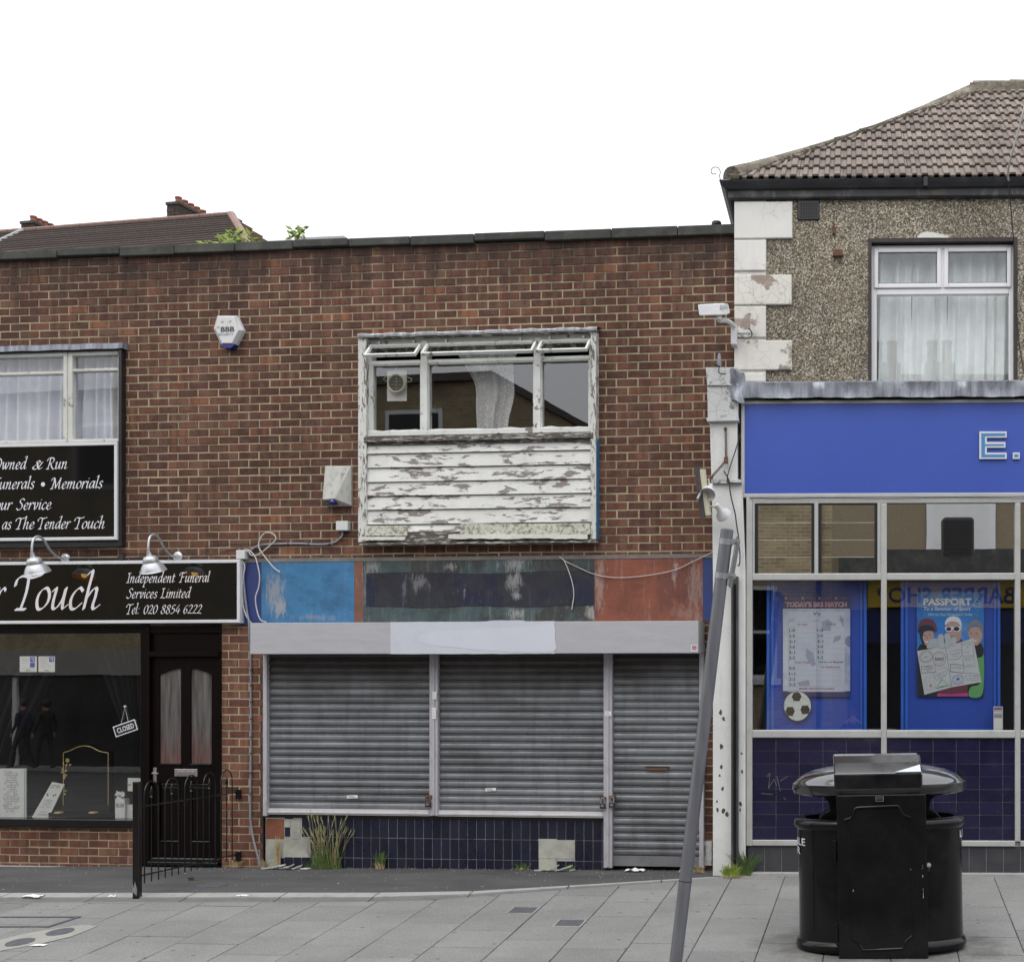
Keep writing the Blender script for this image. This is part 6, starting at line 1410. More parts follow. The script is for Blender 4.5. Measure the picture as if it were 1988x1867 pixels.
# vent, rust marks
a, b = c3(655, 765), c3(778, 878)
m = M(); pbox(m, RF, *a, *b, .02, .0, .006); V = C1.part('air_vent', m, BLACKF)
m = M()
for i in range(7):
    for j in range(6): x, y = a[0]+6+i*4.9, a[1]+7+j*5; pbox(m, RF, x, y, x+3, y+3.2, .0215, .018)
C1.part('vent_holes', m, DARKIN, V, kind='stuff')
m = M(); x, y = c3(858, 925); p = ppath(RF, [(x, y)], .03)[0]; m.tube([p, (p[0], p[1]+.04, p[2])], .02, 8); m.box(p[0]-.012, p[0]+.014, -.05, 0, p[2]-.06, p[2]+.05)
C1.part('rusty_bracket', m, RUST); m = M()
x, y = c3(882, 1066); p = ppath(RF, [(x, y)], .05)[0]; m.box(p[0]-.05, p[0]+.05, -.07, 0, p[2]-.03, p[2]+.03); m.tube([(p[0], -.03, p[2]+.02), (p[0]-.07, -.05, p[2]+.1)], .004, 5)
C1.part('rusty_bracket', m, RUST)
m = M(); pts = [c3(*q) for q in [(1325, 980), (1345, 955), (1380, 946), (1430, 952), (1470, 962), (1512, 972), (1500, 980)]]; m.prism(ppoly(RF, pts, .01), -.014, .0); C1.part('lintel_patch', m, CREAM)
# window
m = M(); m.box(wx[0], wx[0]+.035, -.006, .2, 3.2, wx[3]); m.box(wx[1]-.035, wx[1], -.006, .2, 3.2, wx[3]); m.box(wx[0], wx[1], -.008, .2, wx[3]-.04, wx[3])
C1.part('window_reveal', m, std('dark_brown_reveal', (.03, .02, .018), .6, .3, 6, dirt=.4, dc=(.1, .08, .07)))
FW = -.07
def q(x, y): return c3(x, y)
X = lambda x: RF.u(c3(x, 0)[0], FW); Z = lambda y: RF.z(1835, c3(0, y)[1], FW)
m = M(); y0, y1 = .07, .14
m.box(X(1068), X(1100), y0, y1, Z(1800), Z(1020), .005); m.box(X(1843), X(1872), y0, y1, Z(1800), Z(1020), .005); m.box(X(1100), X(1843), y0, y1, Z(1040), Z(1020), .004); m.box(X(1100), X(1843), y0, y1, Z(1298), Z(1262), .006)
m.box(X(1460), X(1486), y0, y1, Z(1262), Z(1040), .004)
WR = C1.part('upvc_window', m, UPVC, label='white plastic window with two small top lights', bevel=.003)
for a, b in [(1085, 1462), (1478, 1855)]:
    m = M(); w_ = 24
    for r in [(a, a+w_, 1262, 1037), (b-w_, b, 1262, 1037), (a+w_, b-w_, 1062, 1037), (a+w_, b-w_, 1262, 1237)]: m.box(X(r[0]), X(r[1]), y0-.02, y0+.03, Z(r[2]), Z(r[3]), .005)
    C1.part('top_light_frame', m, UPVC, WR, bevel=.004)
    m = M(); 
    for r in [(a+w_, a+w_+3, 1237, 1062), (b-w_-3, b-w_, 1237, 1062), (a+w_, b-w_, 1065, 1062), (a+w_, b-w_, 1237, 1234)]: m.box(X(r[0]), X(r[1]), y0-.012, y0+.0, Z(r[2]), Z(r[3]))
    C1.part('gasket', m, BLACKF, WR)
    m = M(); m.add([(X(a+w_), y0, Z(1237)), (X(b-w_), y0, Z(1237)), (X(b-w_), y0, Z(1062)), (X(a+w_), y0, Z(1062))], [(0, 1, 2, 3)]); C1.part('pane', m, GLASSU, WR)
m = M(); m.add([(X(1097), y0+.02, Z(1800)), (X(1845), y0+.02, Z(1800)), (X(1845), y0+.02, Z(1295)), (X(1097), y0+.02, Z(1295))], [(0, 1, 2, 3)]); C1.part('pane', m, GLASSU, WR)
for a, b, lab in [(1085, 1300, 'white curtain at the left of the plastic window'), (1296, 1500, 'white curtain left of the middle of the plastic window'), (1496, 1856, 'wide white curtain at the right of the plastic window')]:
    x0, x1 = c3(a, 0)[0], c3(b, 0)[0]; ya, yb_ = c3(0, 1040)[1], c3(0, 1810)[1]
    curtain('white_curtain', lab, NETW, RF, [(x0, ya), (x0+1, 600), (x0, yb_)], [(x1, ya), (x1-1, 600), (x1, yb_)], 3 if b-a < 250 else 5, .03, .30, 'white curtains in the plastic window', n=90)
# eaves, gutter
OE = .34
ze1 = RF.z(1700, 344.5, .15); ze0 = RF.z(1700, 361, .15); uE0 = -.15
def gut(prof_, name, mat, u1=UR):
    m = M(); n = len(prof_)
    # front run then left run, mitred at the corner (depth offset measured from wall face = side offset from corner)
    F_ = [(-p, None, z) for p, z in prof_]
    vs = []
    for p, z in prof_: vs += [(u1, -p, z), (-p, -p, z), (-p, 9, z)]
    m.add(vs, [(3*i, 3*i+1, 3*i+4, 3*i+3) for i in range(n-1)]+[(3*i+1, 3*i+2, 3*i+5, 3*i+4) for i in range(n-1)])
    return C1.part(name, m, mat, smooth=False)
OG = -uE0                                            # gutter projection
GUT = std('black_cast_gutter', (.03, .031, .035), .38, .3, 3, bump=.15, bs=30, dirt=.5, dc=(.10, .10, .11), stretch=(1, 1, 1))
FASC = std('dark_stained_fascia', (.03, .03, .032), .6, .4, 3, bump=.3, dirt=.8, dc=(.16, .15, .145), stretch=(2, 2, 1))
gut([(OG-.08, ze1-.01), (OG-.01, ze1), (OG, ze1-.012), (OG-.008, ze1-.03), (OG-.02, ze1-.05), (OG-.03, ze0+.03), (OG-.05, ze0+.01), (OG-.075, ze0), (OG-.09, ze0)], 'gutter', GUT)
zf_ = RF.z(1700, 381, .06)
gut([(OG-.085, ze1-.02), (OG-.085, zf_), (OG-.10, zf_-.012), (.0, zf_-.015)], 'fascia', FASC)
m = M(); x = RF.u(1797, OG); m.box(x-.02, x+.02, -OG-.006, -OG+.05, ze0-.005, ze1+.004); C1.part('gutter_union', m, BLACKG)
m = M(); pbox(m, RF, 1790, 369, 1835, 379, OG-.08, OG-.09); C1.part('pale_fascia_patch', m, PLASTER)
# roof
zr = 9.26; dR = 2.87; ey = OG-.03; zE = ze1-.0
slopeL = math.hypot(dR, zr-zE); pitch = math.atan2(zr-zE, dR)
# hip point: plan corner (-ey,-ey) -> (-ey+dR, -ey+dR)
hx = -ey+dR
m = M()
m.add([(-ey, -ey, zE-.03), (UR, -ey, zE-.03), (UR, hx, zr-.03), (hx, hx, zr-.03), (-ey, 9, zE-.03), (hx, 9, zr-.03), (UR, 9+hx, zE)], [(0, 1, 2, 3), (4, 0, 3, 5), (3, 2, 5)])
RO = C1.part('roof', m, TILE, label='hipped roof of brown ribbed concrete tiles')
ca, sa = math.cos(pitch), math.sin(pitch)
def sl(u, s, h):                                     # slope coordinates: along eave, up the slope, height above
    return (u, -ey+s*ca-h*sa, zE+s*sa+h*ca)
TW, TG = .222, slopeL/10.75
def tilemesh(us, s0, skew):
    m = M(); m.tone = rnd.random()
    prof_ = [(0, .004), (.030, .004), (.040, .026), (.078, .028), (.088, .005), (.126, .004), (.137, .026), (.190, .028), (.200, .006), (TW, .005)]
    Lh = TG+.05
    tp = [(us+x, s0, h+.030) for x, h in prof_]; tb = [(us+x, s0+Lh, h+.0) for x, h in prof_]; bt = [(us+x, s0, h+.012) for x, h in prof_]
    n = len(prof_)
    # clip to hip: u >= s*ca - ey (+ margin)
    def lim(p): return (max(p[0], p[1]*ca-ey+.075), p[1], p[2])
    if us < (s0+Lh)*ca-ey+.08:
        if us+TW < s0*ca-ey+.085: return None
        tp, tb, bt = [lim(p) for p in tp], [lim(p) for p in tb], [lim(p) for p in bt]
    vs = [sl(*p) for p in tp+tb+bt]
    m.add(vs, [(i, i+1, i+n+1, i+n) for i in range(n-1)]+[(i+2*n, i+2*n+1, i+1, i) for i in range(n-1)])
    return m
for r in range(11):
    s0 = r*TG-.02+rnd.uniform(-.004, .004); u = -ey-.1+(r % 2)*TW/2*0
    while u < 3.5:
        mm = tilemesh(u+rnd.uniform(-.003, .003), s0+rnd.uniform(-.006, .006), 0)
        if mm: C1.part('roof_tile', mm, TILE, RO)
        u += TW
# hip and ridge caps
hp = lambda t, h=0: Vector((-ey+dR*t, -ey+dR*t, zE+(zr-zE)*t+h))
nh = 10
def cap(m, a, b, r0, r1):
    a, b = Vector(a), Vector(b); d = (b-a).normalized(); side = d.cross(Vector((0, 0, 1))).normalized(); up = side.cross(d).normalized(); n = 10; vs = []
    for p, r in ((a, r0), (b, r1)):
        for k in range(n+1):
            an = math.pi*(k/n)*1.15-.1; vs.append(p+side*math.cos(an)*r*1.1+up*(math.sin(an)*r*.9-.02))
    m.add(vs+[a-up*.05], [(k, k+1, k+n+2, k+n+1) for k in range(n)]+[(k+1, k, 2*n+2) for k in range(n)])
for k in range(nh):
    m = M(); sag = lambda t: -.09*math.sin(math.pi*t)+.0
    a, b = hp(max(k/nh, .03), sag(k/nh)+.01), hp((k+1.04)/nh, sag((k+1)/nh)+.01); cap(m, a, b, .124, .122); C1.part('hip_tile', m, LICHEN, RO, smooth=True)
for k in range(9):
    m = M(); a = (hx-.05+k*.45, hx, zr+.02+rnd.uniform(-.008, .008)); b = (hx-.05+(k+1.03)*.45, hx, zr+.015); cap(m, a, b, .125, .12); C1.part('ridge_tile', m, LICHEN, RO, smooth=True)
m = M(); m.box(hx-.1, UR, hx-.17, hx-.02, zr-.16, zr+.02); C1.part('ridge_mortar', m, LICHEN, RO)
m = M()
for k in range(60):
    t_ = k/60; c = sl(hp(t_).x+.13+rnd.uniform(-.02, .02), t_*slopeL-.0, .02); m.lathe([(.045, -.03), (.05, .01), (.03, .03), (.001, .035)], c, (0, -.6, .8), 7)
C1.part('hip_mortar', m, mortar('mossy_mortar', (.22, .2, .12)), RO, kind='stuff')
m = M(); b = Vector((-ey-.02, -ey, zE+.03)); R_ = .085; pts = [b+Vector((0, 0, -.03))]
for k in range(26): a = -.6+k*.24; rr_ = .062-.0017*k; pts.append(b+Vector((-.055+math.cos(a)*rr_, -.09*.3, .045+math.sin(a)*rr_)))
m.tube(pts, .005, 5); C1.part('hip_iron', m, DARKMET, RO)
# ---- shop front: lead, sign, pilaster
OS2 = .36
c5 = lambda x, y: (1321.6+x/3.796, 553.2+y/3.796)
m = M(); uA, uB = RF.u(1437, OS2+.06), UR; zt, zb_ = RF.z(1700, 740, OS2+.06), RF.z(1700, 771.5, OS2+.06)
def lf3(i, j):
    u = uA+(uB-uA)*i; w_ = .006*math.sin(u*9)+.004*math.sin(u*31)
    return [(u, .0, zt+.06), (u, -OS2-.04, zt+.008), (u, -OS2-.07+w_, zt-.01), (u, -OS2-.065-w_, (zt+zb_)/2), (u, -OS2-.07+w_, zb_+w_*.8)][round(j*4)]
m.grid(lf3, 160, 4); C1.part('lead_flashing', m, LEAD, smooth=True, label='rippled streaky lead flashing over the blue sign')
m = M(); u, z = RF.ray(1428, 752, OS2+.1)
def crump(i, j):
    a = (i-.5)*2; x = u-.08+.16*i; zz_ = z+.17-.31*j; return (x+.015*math.sin(j*7), -OS2-.06-.05*math.cos(a*1.5)-.02*math.sin(j*5+i*4), zz_+.02*math.sin(i*6))
m.grid(crump, 10, 12); C1.part('folded_lead', m, LEAD, smooth=True)
t = T('blue_shop_sign', 'royal blue shop sign in aluminium frame with raised letter E and dot', 'sign', RF, (2, -.36, 3))
u0, u1, z0, z1 = rect(RF, 1438.5, 776, 2600, 965, OS2); z1 = RF.z(1700, 775.5, OS2); z0 = RF.z(1700, 965, OS2)
fw = .036
for a in [(u0, u1, z1-fw, z1), (u0, u1, z0, z0+fw*1.15), (u0, u0+fw, z0+fw*1.15+.0005, z1-fw-.0005)]:
    m = M(); m.box(a[0], a[1], -OS2, -OS2+.16, a[2], a[3], .006); t.part('frame', m, ALU)
m = M(); m.box(u0+fw*.8, u1, -OS2+.014, -OS2+.1, z0+fw, z1-fw*.8); t.part('panel', m, SIGNBLUE)
e8 = lambda x, y: ((2900+x/5.952)/1.6268, (1200+y/5.952)/1.6268)
def ebox(m, pts, off, back): m.prism([RF.ray(*e8(x, y), off) for x, y in pts], -off, -back)
E_ = [(1150, 965), (1664, 965), (1664, 1080), (1290, 1080), (1290, 1163), (1640, 1163), (1640, 1270), (1290, 1270), (1290, 1363), (1664, 1363), (1664, 1482), (1150, 1482)]
Ei = [(1186, 1000), (1638, 1000), (1638, 1048), (1255, 1053), (1255, 1203), (1612, 1203), (1612, 1235), (1255, 1237), (1255, 1398), (1632, 1398), (1632, 1450), (1186, 1450)]
m = M(); ebox(m, E_, OS2+.012, OS2-.012); ebox(m, [(1780, 1362), (1908, 1362), (1908, 1480), (1780, 1480)], OS2+.012, OS2-.012); t.part('letter_outline', m, WHITEAL)
m = M(); ebox(m, Ei, OS2+.0145, OS2+.011); ebox(m, [(1806, 1393), (1884, 1393), (1884, 1448), (1806, 1448)], OS2+.0145, OS2+.011); t.part('letter_face', m, BLUELIGHT)
# pilaster
OP = .40
def pil(name, pts, off, mat, back=.0, bevel=.004, **k):
    m = M(); P = [RF.ray(x, y, off) for x, y in pts]; m.prism(P, -off, -back); return C1.part(name, m, mat, bevel=bevel, **k)
PIL = pil('pilaster', [(1382, 938), (1441, 938), (1447.5, 1110), (1447.5, 1700), (1384, 1700), (1384, 1110)], OP-.02, PILAST, label='white painted pilaster with chipped paint')
def psub(name, pts, off, mat, bevel=.004):
    m = M(); P = [RF.ray(x, y, off) for x, y in pts]; m.prism(P, -off, .0); o = C1.part(name, m, mat, PIL, bevel=bevel); return o
psub('pilaster_cap', [(1370, 713), (1432, 713), (1433, 748), (1373, 748)], OP+.05, PILDIRTY)
psub('pilaster_cap', [(1373, 748), (1433, 748), (1433, 811), (1374, 811)], OP+.03, PILDIRTY)
psub('moulding', [(1370.5, 811), (1434, 811), (1434, 816.5), (1373, 818)], OP+.05, PILDIRTY)
psub('neck', [(1378, 817), (1431, 817), (1432, 931), (1381, 931)], OP-.005, PILAST); psub('moulding', [(1380, 930.5), (1438, 930.5), (1440, 938.5), (1382, 938.5)], OP+.015, PILDIRTY)
m = M()
for x, y, r in [(1372, 1445, 3), (1399, 1382, 4.5), (1405, 1395, 4), (1400, 1449, 5), (1401, 1488, 3.5), (1397, 1505, 2.5), (1403, 1530, 4), (1393, 1571, 4), (1405, 1574, 4.5), (1411, 1580, 4), (1392, 1555, 2.5), (1440, 1462, 2.5), (1441, 1497, 3), (1438, 1560, 4), (1437, 1572, 3)]:
    if x < 1385: continue
    u, z = RF.ray(x, y, OP-.019); s_ = RF.sc(x)*r; P = [(u+math.cos(k*.7)*s_*rnd.uniform(.35, 1.), z+math.sin(k*.7)*s_*rnd.uniform(.6, 1.5)) for k in range(9)]; m.prism(P, -OP+.018, -OP+.022)
C1.part('paint_chips', m, std('old_dark_green_paint', (.05, .06, .05), .7, .4, 9), PIL, kind='stuff')
m = M(); a = RF.ray(1419.3, 1118, OP+.03); b = RF.ray(1433.5, 1696, OP+.03)
m.box(a[0], b[0], -OP-.035, -OP+.02, b[1], a[1]); C1.part('downpipe', m, PIPE, bevel=.008, label='flat black trunking down the pilaster')
m = M(); m.box(RF.u(1424, OP+.04), RF.u(1429, OP+.04), -OP-.042, -OP-.034, b[1]+.1, a[1]-.08); C1.part('trunking_groove', m, BLACKG)
# ---- shop front frame
OW = .34; OWF = OW+.02
RX = lambda x: RF.u(x, OWF)
RZ = lambda y: RF.z(1700, y, OWF)
def fb(m, x0, y0, x1, y1, d=0.): m.box(RX(x0), RX(x1), -OWF-d, -OW+.07, RZ(y1), RZ(y0), .004)
m = M(); fb(m, 1449, 965, 1460.5, 1642, .01); m.box(RX(1460.5), UR, -OWF+.01, -OW+.07, RZ(976), RZ(964.5))
fb(m, 1710.5, 977, 1721.5, 1632, .006); fb(m, 1970.5, 977, 1981, 1632, .006); fb(m, 2231, 977, 2241, 1632, .006); fb(m, 2482, 977, 2496, 1632, .006)
FR = C1.part('shopfront_frame', m, ALU, label='silver-grey aluminium shopfront frame', bevel=.003)
for (x0, x1) in [(1460.5, 1710.5), (1721.5, 1970.5), (1981, 2231), (2241, 2482)]:
    for y0, y1, d in [(1112.5, 1125.5, .004), (1417, 1431.5, .012), (1630.5, 1641.5, .008)]:
        m = M(); fb(m, x0, y0, x1, y1, d); C1.part('rail', m, ALU, FR, bevel=.003)
# louvre lights
for x0, x1 in [(1465, 1581), (1588.5, 1703.5)]:
    m = M(); fb(m, x0, 976.5, x0+6.5, 1112.5, -.01); fb(m, x1-6, 976.5, x1, 1112.5, -.01); fb(m, x0+6.5, 976.5, x1-6, 978.5, -.01); L_ = C1.part('louvre_frame', m, BLACKF)
    for k in range(4):
        ya, yb_ = 979+k*33.6, 979+(k+1)*33.6+1; m = M(); y_ = -OWF+.03+(k%2)*.004; tl = [.0012, -.0010, .0020, -.0004][k]
        m.hex([(RX(x0+6.5), y_, RZ(yb_)), (RX(x1-6), y_, RZ(yb_)), (RX(x1-6), y_+tl, RZ(ya)), (RX(x0+6.5), y_+tl, RZ(ya)), (RX(x0+6.5), y_+.006, RZ(yb_)), (RX(x1-6), y_+.006, RZ(yb_)), (RX(x1-6), y_+tl+.006, RZ(ya)), (RX(x0+6.5), y_+tl+.006, RZ(ya))])
        C1.part('glass_louvre', m, GLASSL, L_)
        m = M(); m.box(RX(x0+6.5), RX(x1-6), y_-.004, y_-.001, RZ(yb_)-.002, RZ(yb_)+.003); C1.part('blade_edge', m, PLASTER, L_)
    m = M(); m.box(RX(x0), RX(x1), -OWF+.10, -OWF+.11, RZ(1113), RZ(976)); C1.part('dark_backing', m, DARKIN, L_)
m = M(); fb(m, 1460.5, 976, 1465, 1112.5, -.004); fb(m, 1581, 976, 1588.5, 1112.5, -.004); fb(m, 1703.5, 976, 1710.5, 1112.5, -.004); C1.part('louvre_mullion', m, ALU, FR)
for x0, y0, x1, y1, g in [(1721.5, 977, 1970.5, 1112.5, GLASSL), (1981, 977, 2231, 1112.5, GLASSL), (2241, 977, 2482, 1112.5, GLASSL), (1460.5, 1125.5, 1710.5, 1417, GLASS), (1721.5, 1125.5, 1970.5, 1417, GLASS), (1981, 1125.5, 2231, 1417, GLASS), (2241, 1125.5, 2482, 1417, GLASS)]:
    m = M(); y_ = -OW+.03; m.add([(RX(x0), y_, RZ(y1)), (RX(x1), y_, RZ(y1)), (RX(x1), y_, RZ(y0)), (RX(x0), y_, RZ(y0))], [(0, 1, 2, 3)]); C1.part('pane', m, g, FR)
m = M(); m.box(RX(1721), UR, -OWF+.14, -OWF+.15, RZ(1114), RZ(976)); C1.part('transom_backing', m, DARKIN, FR)
# tile panels
tz = [1432.5+k*24.75 for k in range(9)]
m = M(); m.box(RX(1460.5), UR-.2, -OW+.002, -OW+.1, -.05, RZ(1431)); GR = C1.part('tiled_base', m, GROUTD)
uu = RX(1460.6); TWD = RX(1506.2)-RX(1460.6)
for xa, xb, nc in [(1460.6, 1710.5, 6), (1721.6, 1970.5, 6), (1981, 2231, 6), (2241, 2482, 6)]:
    for j in range(8):
        for i in range(nc):
            ua, ub = RX(xa)+i*TWD*(1 if xa < 1500 else .982), 0; ub = min(ua+TWD*(1 if xa < 1500 else .982), RX(xb)); g = .0017
            if ub-ua < .02: continue
            m = M(); m.tone = rnd.random(); y_ = -OW-.004+rnd.uniform(-.0008, .0008); m.box(ua+g, ub-g, y_, -OW+.01, RZ(tz[j+1])+g, RZ(tz[j])-g, .0016)
            o = C1.part('tile', m, NAVYT, GR)
for j, (ya, yb_) in enumerate([(1642.5, 1677), (1677, 1698)]):
    for i in range(31):
        ua = RX(1451)+i*(RX(1484)-RX(1451)); m = M(); m.tone = rnd.random(); m.box(ua+.002, ua+(RX(1484)-RX(1451))-.002, -OW-.002+rnd.uniform(-.001, .001), -OW+.02, RZ(yb_), RZ(ya), .0015); C1.part('plinth_tile', m, BLACKT, GR)
m = M(); m.box(RX(1448), UR, -OW-.07, -OW+.02, -.1, .03, .006); C1.part('threshold_strip', m, KERB)
# display boards behind the glass
def rp2(x0, y0, x1, y1, off, back, mat, t, name='board', ch=0.):
    m = M(); pbox(m, RF, x0, y0, x1, y1, off, back, ch); return t.part(name, m, mat)
OB3 = .12
for x0, x1, lab in [(1488.5, 1682.5, 'tall blue display board behind the left shop pane'), (1749, 1942, 'tall blue display board behind the right shop pane')]:
    t = T('display_board', lab, 'display board', RF, (RF.u((x0+x1)/2, OB3), -OB3, .95), 'blue display boards in the shop window')
    rp2(x0, 1130, x1, 1428, OB3, OB3-.03, CABBLUE, t); rp2(x0, 1130, x0+5, 1428, OB3+.02, OB3+.0005, CABBLUE2, t, 'edge'); rp2(x0+9, 1130, x0+13.5, 1428, OB3+.02, OB3+.0005, CABBLUE2, t, 'edge'); rp2(x1-5, 1130, x1, 1428, OB3+.02, OB3+.0005, CABBLUE2, t, 'edge'); rp2(x1-12, 1130, x1-9, 1428, OB3+.02, OB3+.0005, CABBLUE2, t, 'edge'); rp2(x0+14, 1414, x1-12, 1428, OB3+.012, OB3+.0006, CABBLUE2, t, 'edge')
m = M(); m.box(RX(1450), UR, 1.2, 1.25, 0, 3); m.box(RX(1450), UR, -OW+.12, 1.2, RZ(1445), RZ(1440)); C1.part('shop_interior', m, DARKIN)
# ---- poster: today's big match
OQ = OB3+.03
t = T('match_poster', "football odds poster headed TODAY'S BIG MATCH on the left blue board", 'poster', RF, (RF.u(1585, OQ), -OQ, RF.z(1585, 1351, OQ)))
def c9(x, y): return ((2440+x/3.89)/1.6268, (1850+y/3.89)/1.6268)
def r9(x0, y0, x1, y1, lift, mat, name='print'):
    a, b = c9(x0, y0), c9(x1, y1); m = M(); pbox(m, RF, *a, *b, OQ+lift, OQ+lift-.0006); return t.part(name, m, mat)
m = M(); pbox(m, RF, *c9(128, 98), *c9(953, 1360), OQ, OQ-.004); t.part('sheet', m, BALLP)
r9(128, 98, 953, 278, .0007, PRINTN); r9(128, 1290, 953, 1360, .0007, PRINTN)
r9(190, 310, 888, 1298, .0008, std('pale_table_print', (.5, .55, .66), .4, .06, 3, bump=0, dirt=.35, dc=(.33, .38, .52)), 'table')
for P_ in [[(600, 440), (680, 405), (730, 450), (710, 550), (610, 548)], [(760, 620), (840, 600), (835, 660), (740, 700)], [(415, 765), (500, 820), (530, 960), (490, 990), (408, 870)], [(300, 1190), (445, 1150), (460, 1228), (330, 1228)], [(820, 350), (870, 400), (880, 500), (850, 480)]]:
    m = M(); m.prism([RF.ray(*c9(x, y), OQ+.0011) for x, y in P_], -OQ-.0011, -OQ-.0005); t.part('ball_patch_print', m, bpy.data.materials.get('pale_ball_print') or std('pale_ball_print', (.30, .34, .47), .4, .1, 9, bump=0))
m = M()
def ln(m, x0, y0, x1, y1, w_=2.2):
    a, b = c9(x0-(w_ if x0 == x1 else 0)/2, y0-(w_ if y0 == y1 else 0)/2), c9(x1+(w_ if x0 == x1 else 0)/2, y1+(w_ if y0 == y1 else 0)/2); pbox(m, RF, *a, *b, OQ+.0016, OQ+.0009)
for y in [310, 373, 440, 507, 573, 640, 706, 772, 838, 903, 968, 1035, 1100, 1163, 1228, 1298]: ln(m, 192, y, 888, y)
ln(m, 192, 310, 192, 1298); ln(m, 888, 310, 888, 1298); ln(m, 542, 440, 542, 1228); ln(m, 445, 373, 445, 440); ln(m, 628, 373, 628, 440)
t.part('table_lines', m, PRINTT, kind='stuff')
def s9(s, x0, x1, yb, cap, mat=PRINT, bold=.012, shear=0., lift=.0018):
    m = M(); a, b = c9(x0, yb), c9(x1, yb); sans(m, s, RF, a[0], b[0], a[1], cap/3.89/1.6268, OQ+lift, bold, shear); return t.part('lettering', m, mat)
s9("TODAY'S BIG MATCH", 160, 912, 250, 48, PRINTW, .05); s9("TODAY'S BIG MATCH", 163, 909, 247, 43, std('bright_red_print', (.5, .05, .05), .5, .05, 5, bump=0), .018, 0, .0026)
for x in (152, 358, 564, 768):
    s9('e', x, x+24, 164, 42, std('peach_print', (.6, .3, .2), .5, .05, 5, bump=0) if x == 152 else bpy.data.materials['peach_print'], .02, .15, .0018); s9('COOMES', x+25, x+148, 160, 22, PRINTB, .01)
s9("V's", 495, 584, 356, 32, PRINTN, .03)
for s, x0, x1, y in [('TO WIN IN', 200, 282, 412), ('90MINS', 200, 262, 432), ('THE DRAW', 490, 580, 430), ('TO WIN IN', 792, 876, 408), ('90MINS', 818, 876, 430)]: s9(s, x0, x1, y, 12, PRINT, .0)
s9('TO WIN', 302, 425, 487, 25, PRINTR, .02); s9('TO WIN', 652, 776, 483, 25, PRINTR, .02)
for k, (s, y) in enumerate([('1-0', 562), ('2-0', 630), ('2-1', 698), ('3-0', 764), ('3-1', 830), ('3-2', 897)]): s9(s, 202, 276, y, 36, PRINT, .018); s9(s, 546, 622, y-3, 36, PRINT, .018)
for s, y in [('0-0', 1026), ('1-1', 1094), ('2-2', 1160), ('3-3', 1227)]: s9(s, 203, 278, y, 36, PRINT, .018)
s9('Draw Odds', 275, 458, 948, 25, PRINTR, .015); s9('Others on Request', 562, 873, 944, 25, PRINTN, .015); s9('1st Goalscorer', 598, 838, 1006, 25, PRINTR, .015); s9('MORE PRICES AVAILABLE', 328, 760, 1270, 23, PRINTR, .02)
t = T('football_cutout', 'flat cut-out football hanging below the odds poster', 'cut-out', RF, (RF.u(1548, OQ), -OQ-.01, RF.z(1548, 1398, OQ)))
def p9(pts, off): return [RF.ray(*c9(x, y), off) for x, y in pts]
ring = [(305+166*math.cos(a)*(1 if math.sin(a) < .2 else .95), 1478+(175 if math.sin(a) > 0 else 182)*math.sin(a)) for a in [k*math.pi/16 for k in range(32)]]
m = M(); m.prism(p9([(305+(x-305)*1.03, 1478+(y-1478)*1.03) for x, y in ring], OQ+.01), -OQ-.01, -OQ-.005); t.part('edge', m, PRINT); m = M(); m.prism(p9(ring, OQ+.013), -OQ-.013, -OQ-.01); t.part('card', m, BALLW)
m = M()
for P in [[(235, 1360), (258, 1312), (305, 1300), (338, 1318), (355, 1358), (330, 1412), (262, 1412)], [(160, 1538), (182, 1484), (248, 1484), (274, 1536), (246, 1594), (184, 1592)], [(342, 1520), (362, 1468), (432, 1466), (458, 1512), (440, 1568), (366, 1574)]]: m.prism(p9(P, OQ+.015), -OQ-.0148, -OQ-.013)
t.part('black_patch', m, PRINTK); m = M()
for P in [[(262, 1412), (248, 1484)], [(330, 1412), (362, 1468)], [(248, 1484), (246, 1594)], [(274, 1536), (342, 1520)], [(355, 1358), (445, 1420)], [(235, 1360), (160, 1400)], [(160, 1538), (145, 1450)], [(246, 1594), (270, 1645)], [(366, 1574), (340, 1640)], [(432, 1466), (465, 1430)], [(182, 1484), (150, 1440)], [(262, 1412), (175, 1410)]]:
    a, b = p9(P, OQ+.0145); m.tube([(a[0], -OQ-.0135, a[1]), (b[0], -OQ-.0135, b[1])], .0016, 4)
t.part('seam', m, PRINTG)
# ---- poster: passport to a summer of sport (people are plain generic figures)
t = T('sport_poster', 'blue sport poster headed PASSPORT with three faces above a stamped booklet', 'poster', RF, (RF.u(1845, OQ), -OQ, RF.z(1845, 1350, OQ)))
def c10(x, y): return ((2850+x/3.89)/1.6268, (1850+y/3.89)/1.6268)
def P10(pts, lift, mat, name='picture', smooth_=True, n=4):
    if smooth_: pts = [(p.x, p.y) for p in cat(pts, n, True)]
    m = M(); m.prism([RF.ray(*c10(x, y), OQ+lift) for x, y in pts], -OQ-lift, -OQ-lift+.0007); return t.part(name, m, mat)
def ell(x, y, rx, ry, rot=0, n=16): return [(x+rx*math.cos(a)*math.cos(rot)-ry*math.sin(a)*math.sin(rot), y+rx*math.cos(a)*math.sin(rot)+ry*math.sin(a)*math.cos(rot)) for a in [k*2*math.pi/n for k in range(n)]]
m = M(); pbox(m, RF, *c10(178, 72), *c10(1002, 1358), OQ, OQ-.004); t.part('sheet', m, SKYPRINT)
SK = std('face_print', (.45, .3, .24), .5, .15, 12, bump=0); SK2 = std('face_shadow_print', (.3, .19, .15), .5, .1, 12, bump=0)
P10([(180, 790), (215, 720), (300, 690), (400, 720), (470, 760), (470, 1357), (180, 1357)], .001, PRINTK, smooth_=False)
